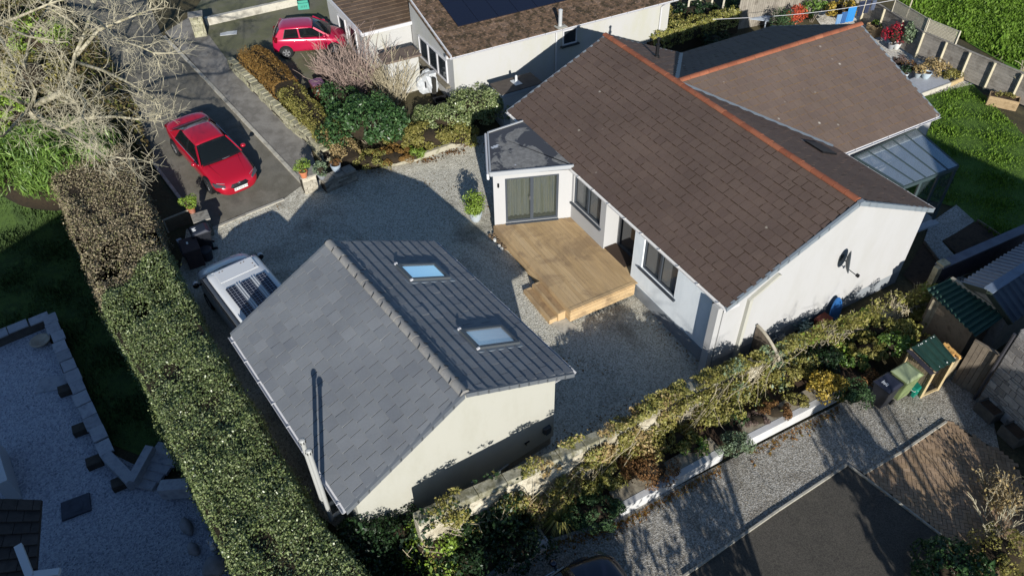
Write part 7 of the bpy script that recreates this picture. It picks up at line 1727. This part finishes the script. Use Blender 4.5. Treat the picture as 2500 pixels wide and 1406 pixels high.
twiggy('bare_shrub', 'leafless climber trained on the fence panel beside the lawn', 2405, 205, .5, 1.4, 24, BARK, .8)
twiggy('bare_shrub', 'young leafless tree with stakes behind the timber planter', 2470, 238, .25, 2.2, 12, TWIG, .35)
a = gp(2462, 232); MB_ = MB().bar(a, a+[.25, .1, 1.5], .06); tag(MB_.build('tree_stake', mottled('stake_wood', ['#94865f', '#a8996f'], 4)), 'leaning wooden stake beside the young tree', 'stake')
# washing line with clothes
T = thing('washing_line', 'washing line running over the back garden above the dark roof slope', 'washing line', (0, 0, 0)); l0, l1 = R(1740, 48, 2.0), R(2230, -8, 2.0)
MB().tube([l0+(l1-l0)*s+[0, 0, -.25*math.sin(PI*s)] for s in np.linspace(0, 1, 12)], .012, 5).build('line', UPVC, T)
MB().tube([l1*[1, 1, 0]+[0, 0, -.4], l1], .04, 8).build('post', PST, T)
for i, (px, py, wd, ht, c, lab) in enumerate(((2078, 36, .5, .8, '#1c5fa0', 'bright blue towel on the washing line'), (2060, 44, .35, .6, '#20406b', 'dark blue shirt left of the bright blue towel'), (2048, 48, .3, .5, '#4f6f94', 'pale blue cloth at the left end of the washing'), (2102, 22, .35, .8, '#151c2e', 'first dark navy trousers right of the blue towel'), (2118, 16, .3, .75, '#1d2233', 'second dark navy garment on the washing line'), (2134, 10, .25, .7, '#3a4254', 'slate grey garment nearest the fence corner'))):
    p = R(px, py, 1.3); n = 8; V = []
    for s in (0, .02):
        for r_ in range(2):
            for j in range(n+1): x = wd*(j/n-.5); V.append((p[0]+x*.95, p[1]+x*.25+.03*math.sin(j*1.9)*(1-r_)+s, p[2]+ht*(r_-.5)))
    m = n+1; F = [(j, j+1, m+j+1, m+j) for j in range(n)]+[(2*m+j, 3*m+j, 3*m+j+1, 2*m+j+1) for j in range(n)]
    tag(MB().add(V, F).build('washing', flat('cloth_%d' % i, c, .9)), lab, 'washing', 'clothes on the washing line')
shrub('conifer_bush', 'rounded dark green conifer at the end of the dark roof slope', 'conifer', 1912, 45, (.55, .55, 1.5), 'conifer', 1600, .09, .4, k=24)
shrub('scarlet_shrub', 'scarlet leaved shrub beside the rounded conifer', 'shrub', 1945, 30, (.5, .5, 1.3), 'scarlet', 900, .11, .6, k=16, core=False)
shrub('back_shrub', 'green leafy climber on the back fence beside the scarlet shrub', 'shrub', 1990, 15, (.8, .5, 1.2), 'bamboo', 900, .11, .6, k=16, core=False)
shrub('back_shrub', 'orange-brown shrub behind the washing', 'shrub', 2055, 15, (.9, .5, 1.2), 'gold', 1300, .11, .6, k=18)
# wall, fence and hedge behind the dark roof slope
HZW = [gp(1560, 118), gp(1640, 92), gp(1790, 48), gp(1900, 20)]
strip_hedge('ivy_hedge', 'yellow-green ivy covered wall running behind the roof ridge', [(1580, 108), (1650, 82), (1740, 55), (1795, 38)], .9, 1.1, 'ygreen', 6500, .1, .12, z0=.2)
a, b = gp(1795, 72), gp(2110, 12); plank_fence('plank_fence', a, b, G(*a[:2])-.1, 1.7, 'grey-brown fence at the back of the small yard behind the dark slope', mottled('back_fence', ['#665f55', '#7b7468', '#534c43'], 2, .85, .4, 30, island=.2))
FP = thing('field_posts', 'pale post and rail frame in the neighbouring field edge', 'post and rail', (0, 0, 0)); PP = mottled('pale_rail', ['#8f8a78', '#a6a08c'], 4)
for x, y in ((1677, 40), (1706, 27), (1735, 24), (1763, 28)): a = gp(x, y); MB().bar(a, a+[0, 0, 1.5], .1).build('post', PP, FP)
a, b = gp(1677, 40)+[0, 0, .9], gp(1763, 28)+[0, 0, .9]; MB().bar(a, b, .05, .08).build('rail', PP, FP)
for px, py, mt, r, lab in ((1620, 30, 'olive', (1.2, .8, 1.0), 'reedy olive planting beside the neighbour downpipe'), (1700, 20, 'dark', (1.6, .8, .8), 'dark green planting behind the pale posts'), (1850, 5, 'conifer', (2.2, .9, .9), 'dark green bushes at the top edge beyond the fence')): shrub('back_shrub', lab, 'shrub', px, py, r, mt, 1400, .12, .5, k=20)
o = gp(1840, 62); T = thing('garden_bench', 'pale blue-grey slatted bench in the shaded yard behind the roof', 'bench', o, -.35)
for i in range(6): MB().box((0, -.3+i*.12, .45), (1.5, .1, .03)).build('slat', flat('bench_grey', '#8f9aa6', .6), T)
for x in (-.6, .6): MB().box((x, 0, .22), (.06, .6, .44)).build('leg', flat('bench_grey', '#8f9aa6', .6), T)
shrub('back_shrub', 'dark green bush in the shaded yard between ivy wall and dark roof', 'shrub', 1745, 92, (.8, .6, 1.1), 'dark', 900, .1, .5, k=16)
# grass blades: uncountable
def grass(name, poly, n, size, mat, hh=.09):
    W = [gp(*p)[:2] for p in poly]; c = np.array(W); lo, hi = c.min(0), c.max(0); P = []
    def inside(p):
        r = False
        for (x1, y1), (x2, y2) in zip(W, W[1:]+W[:1]):
            if (y1 > p[1]) != (y2 > p[1]) and p[0] < (x2-x1)*(p[1]-y1)/(y2-y1)+x1: r = not r
        return r
    while len(P) < n:
        x, y = random.uniform(lo[0], hi[0]), random.uniform(lo[1], hi[1])
        if inside((x, y)):
            k = .75+.5*math.sin(x*1.9+y)*math.sin(y*2.3-x*.7); P.append((x, y, G(x, y)+hh*.4, hh*max(.35, k*(1+.3*random.gauss(0, 1)))))
    P = np.array(P); N = rng.normal(size=(n, 3))*[1, 1, .25]; N[:, 1] -= .4; V = leafq(P[:, :3], N, 1., .3, .2, hang=2.); c = V.mean(1, keepdims=True); V = c+(V-c)*P[:, 3][:, None, None]*size
    o = quads(name, V, mat); o['kind'] = 'stuff'
grass('lawn_grass', [(2050, 330), (2240, 245), (2365, 203), (2500, 330), (2640, 520), (2560, 600), (2430, 580), (2330, 500), (2210, 460)], 26000, 1.1, LM['grass'])
grass('field_grass', [(2098, -30), (2190, 0), (2330, 85), (2510, 180), (2600, 160), (2600, -30)], 34000, 2.0, LM['grass'], .13)
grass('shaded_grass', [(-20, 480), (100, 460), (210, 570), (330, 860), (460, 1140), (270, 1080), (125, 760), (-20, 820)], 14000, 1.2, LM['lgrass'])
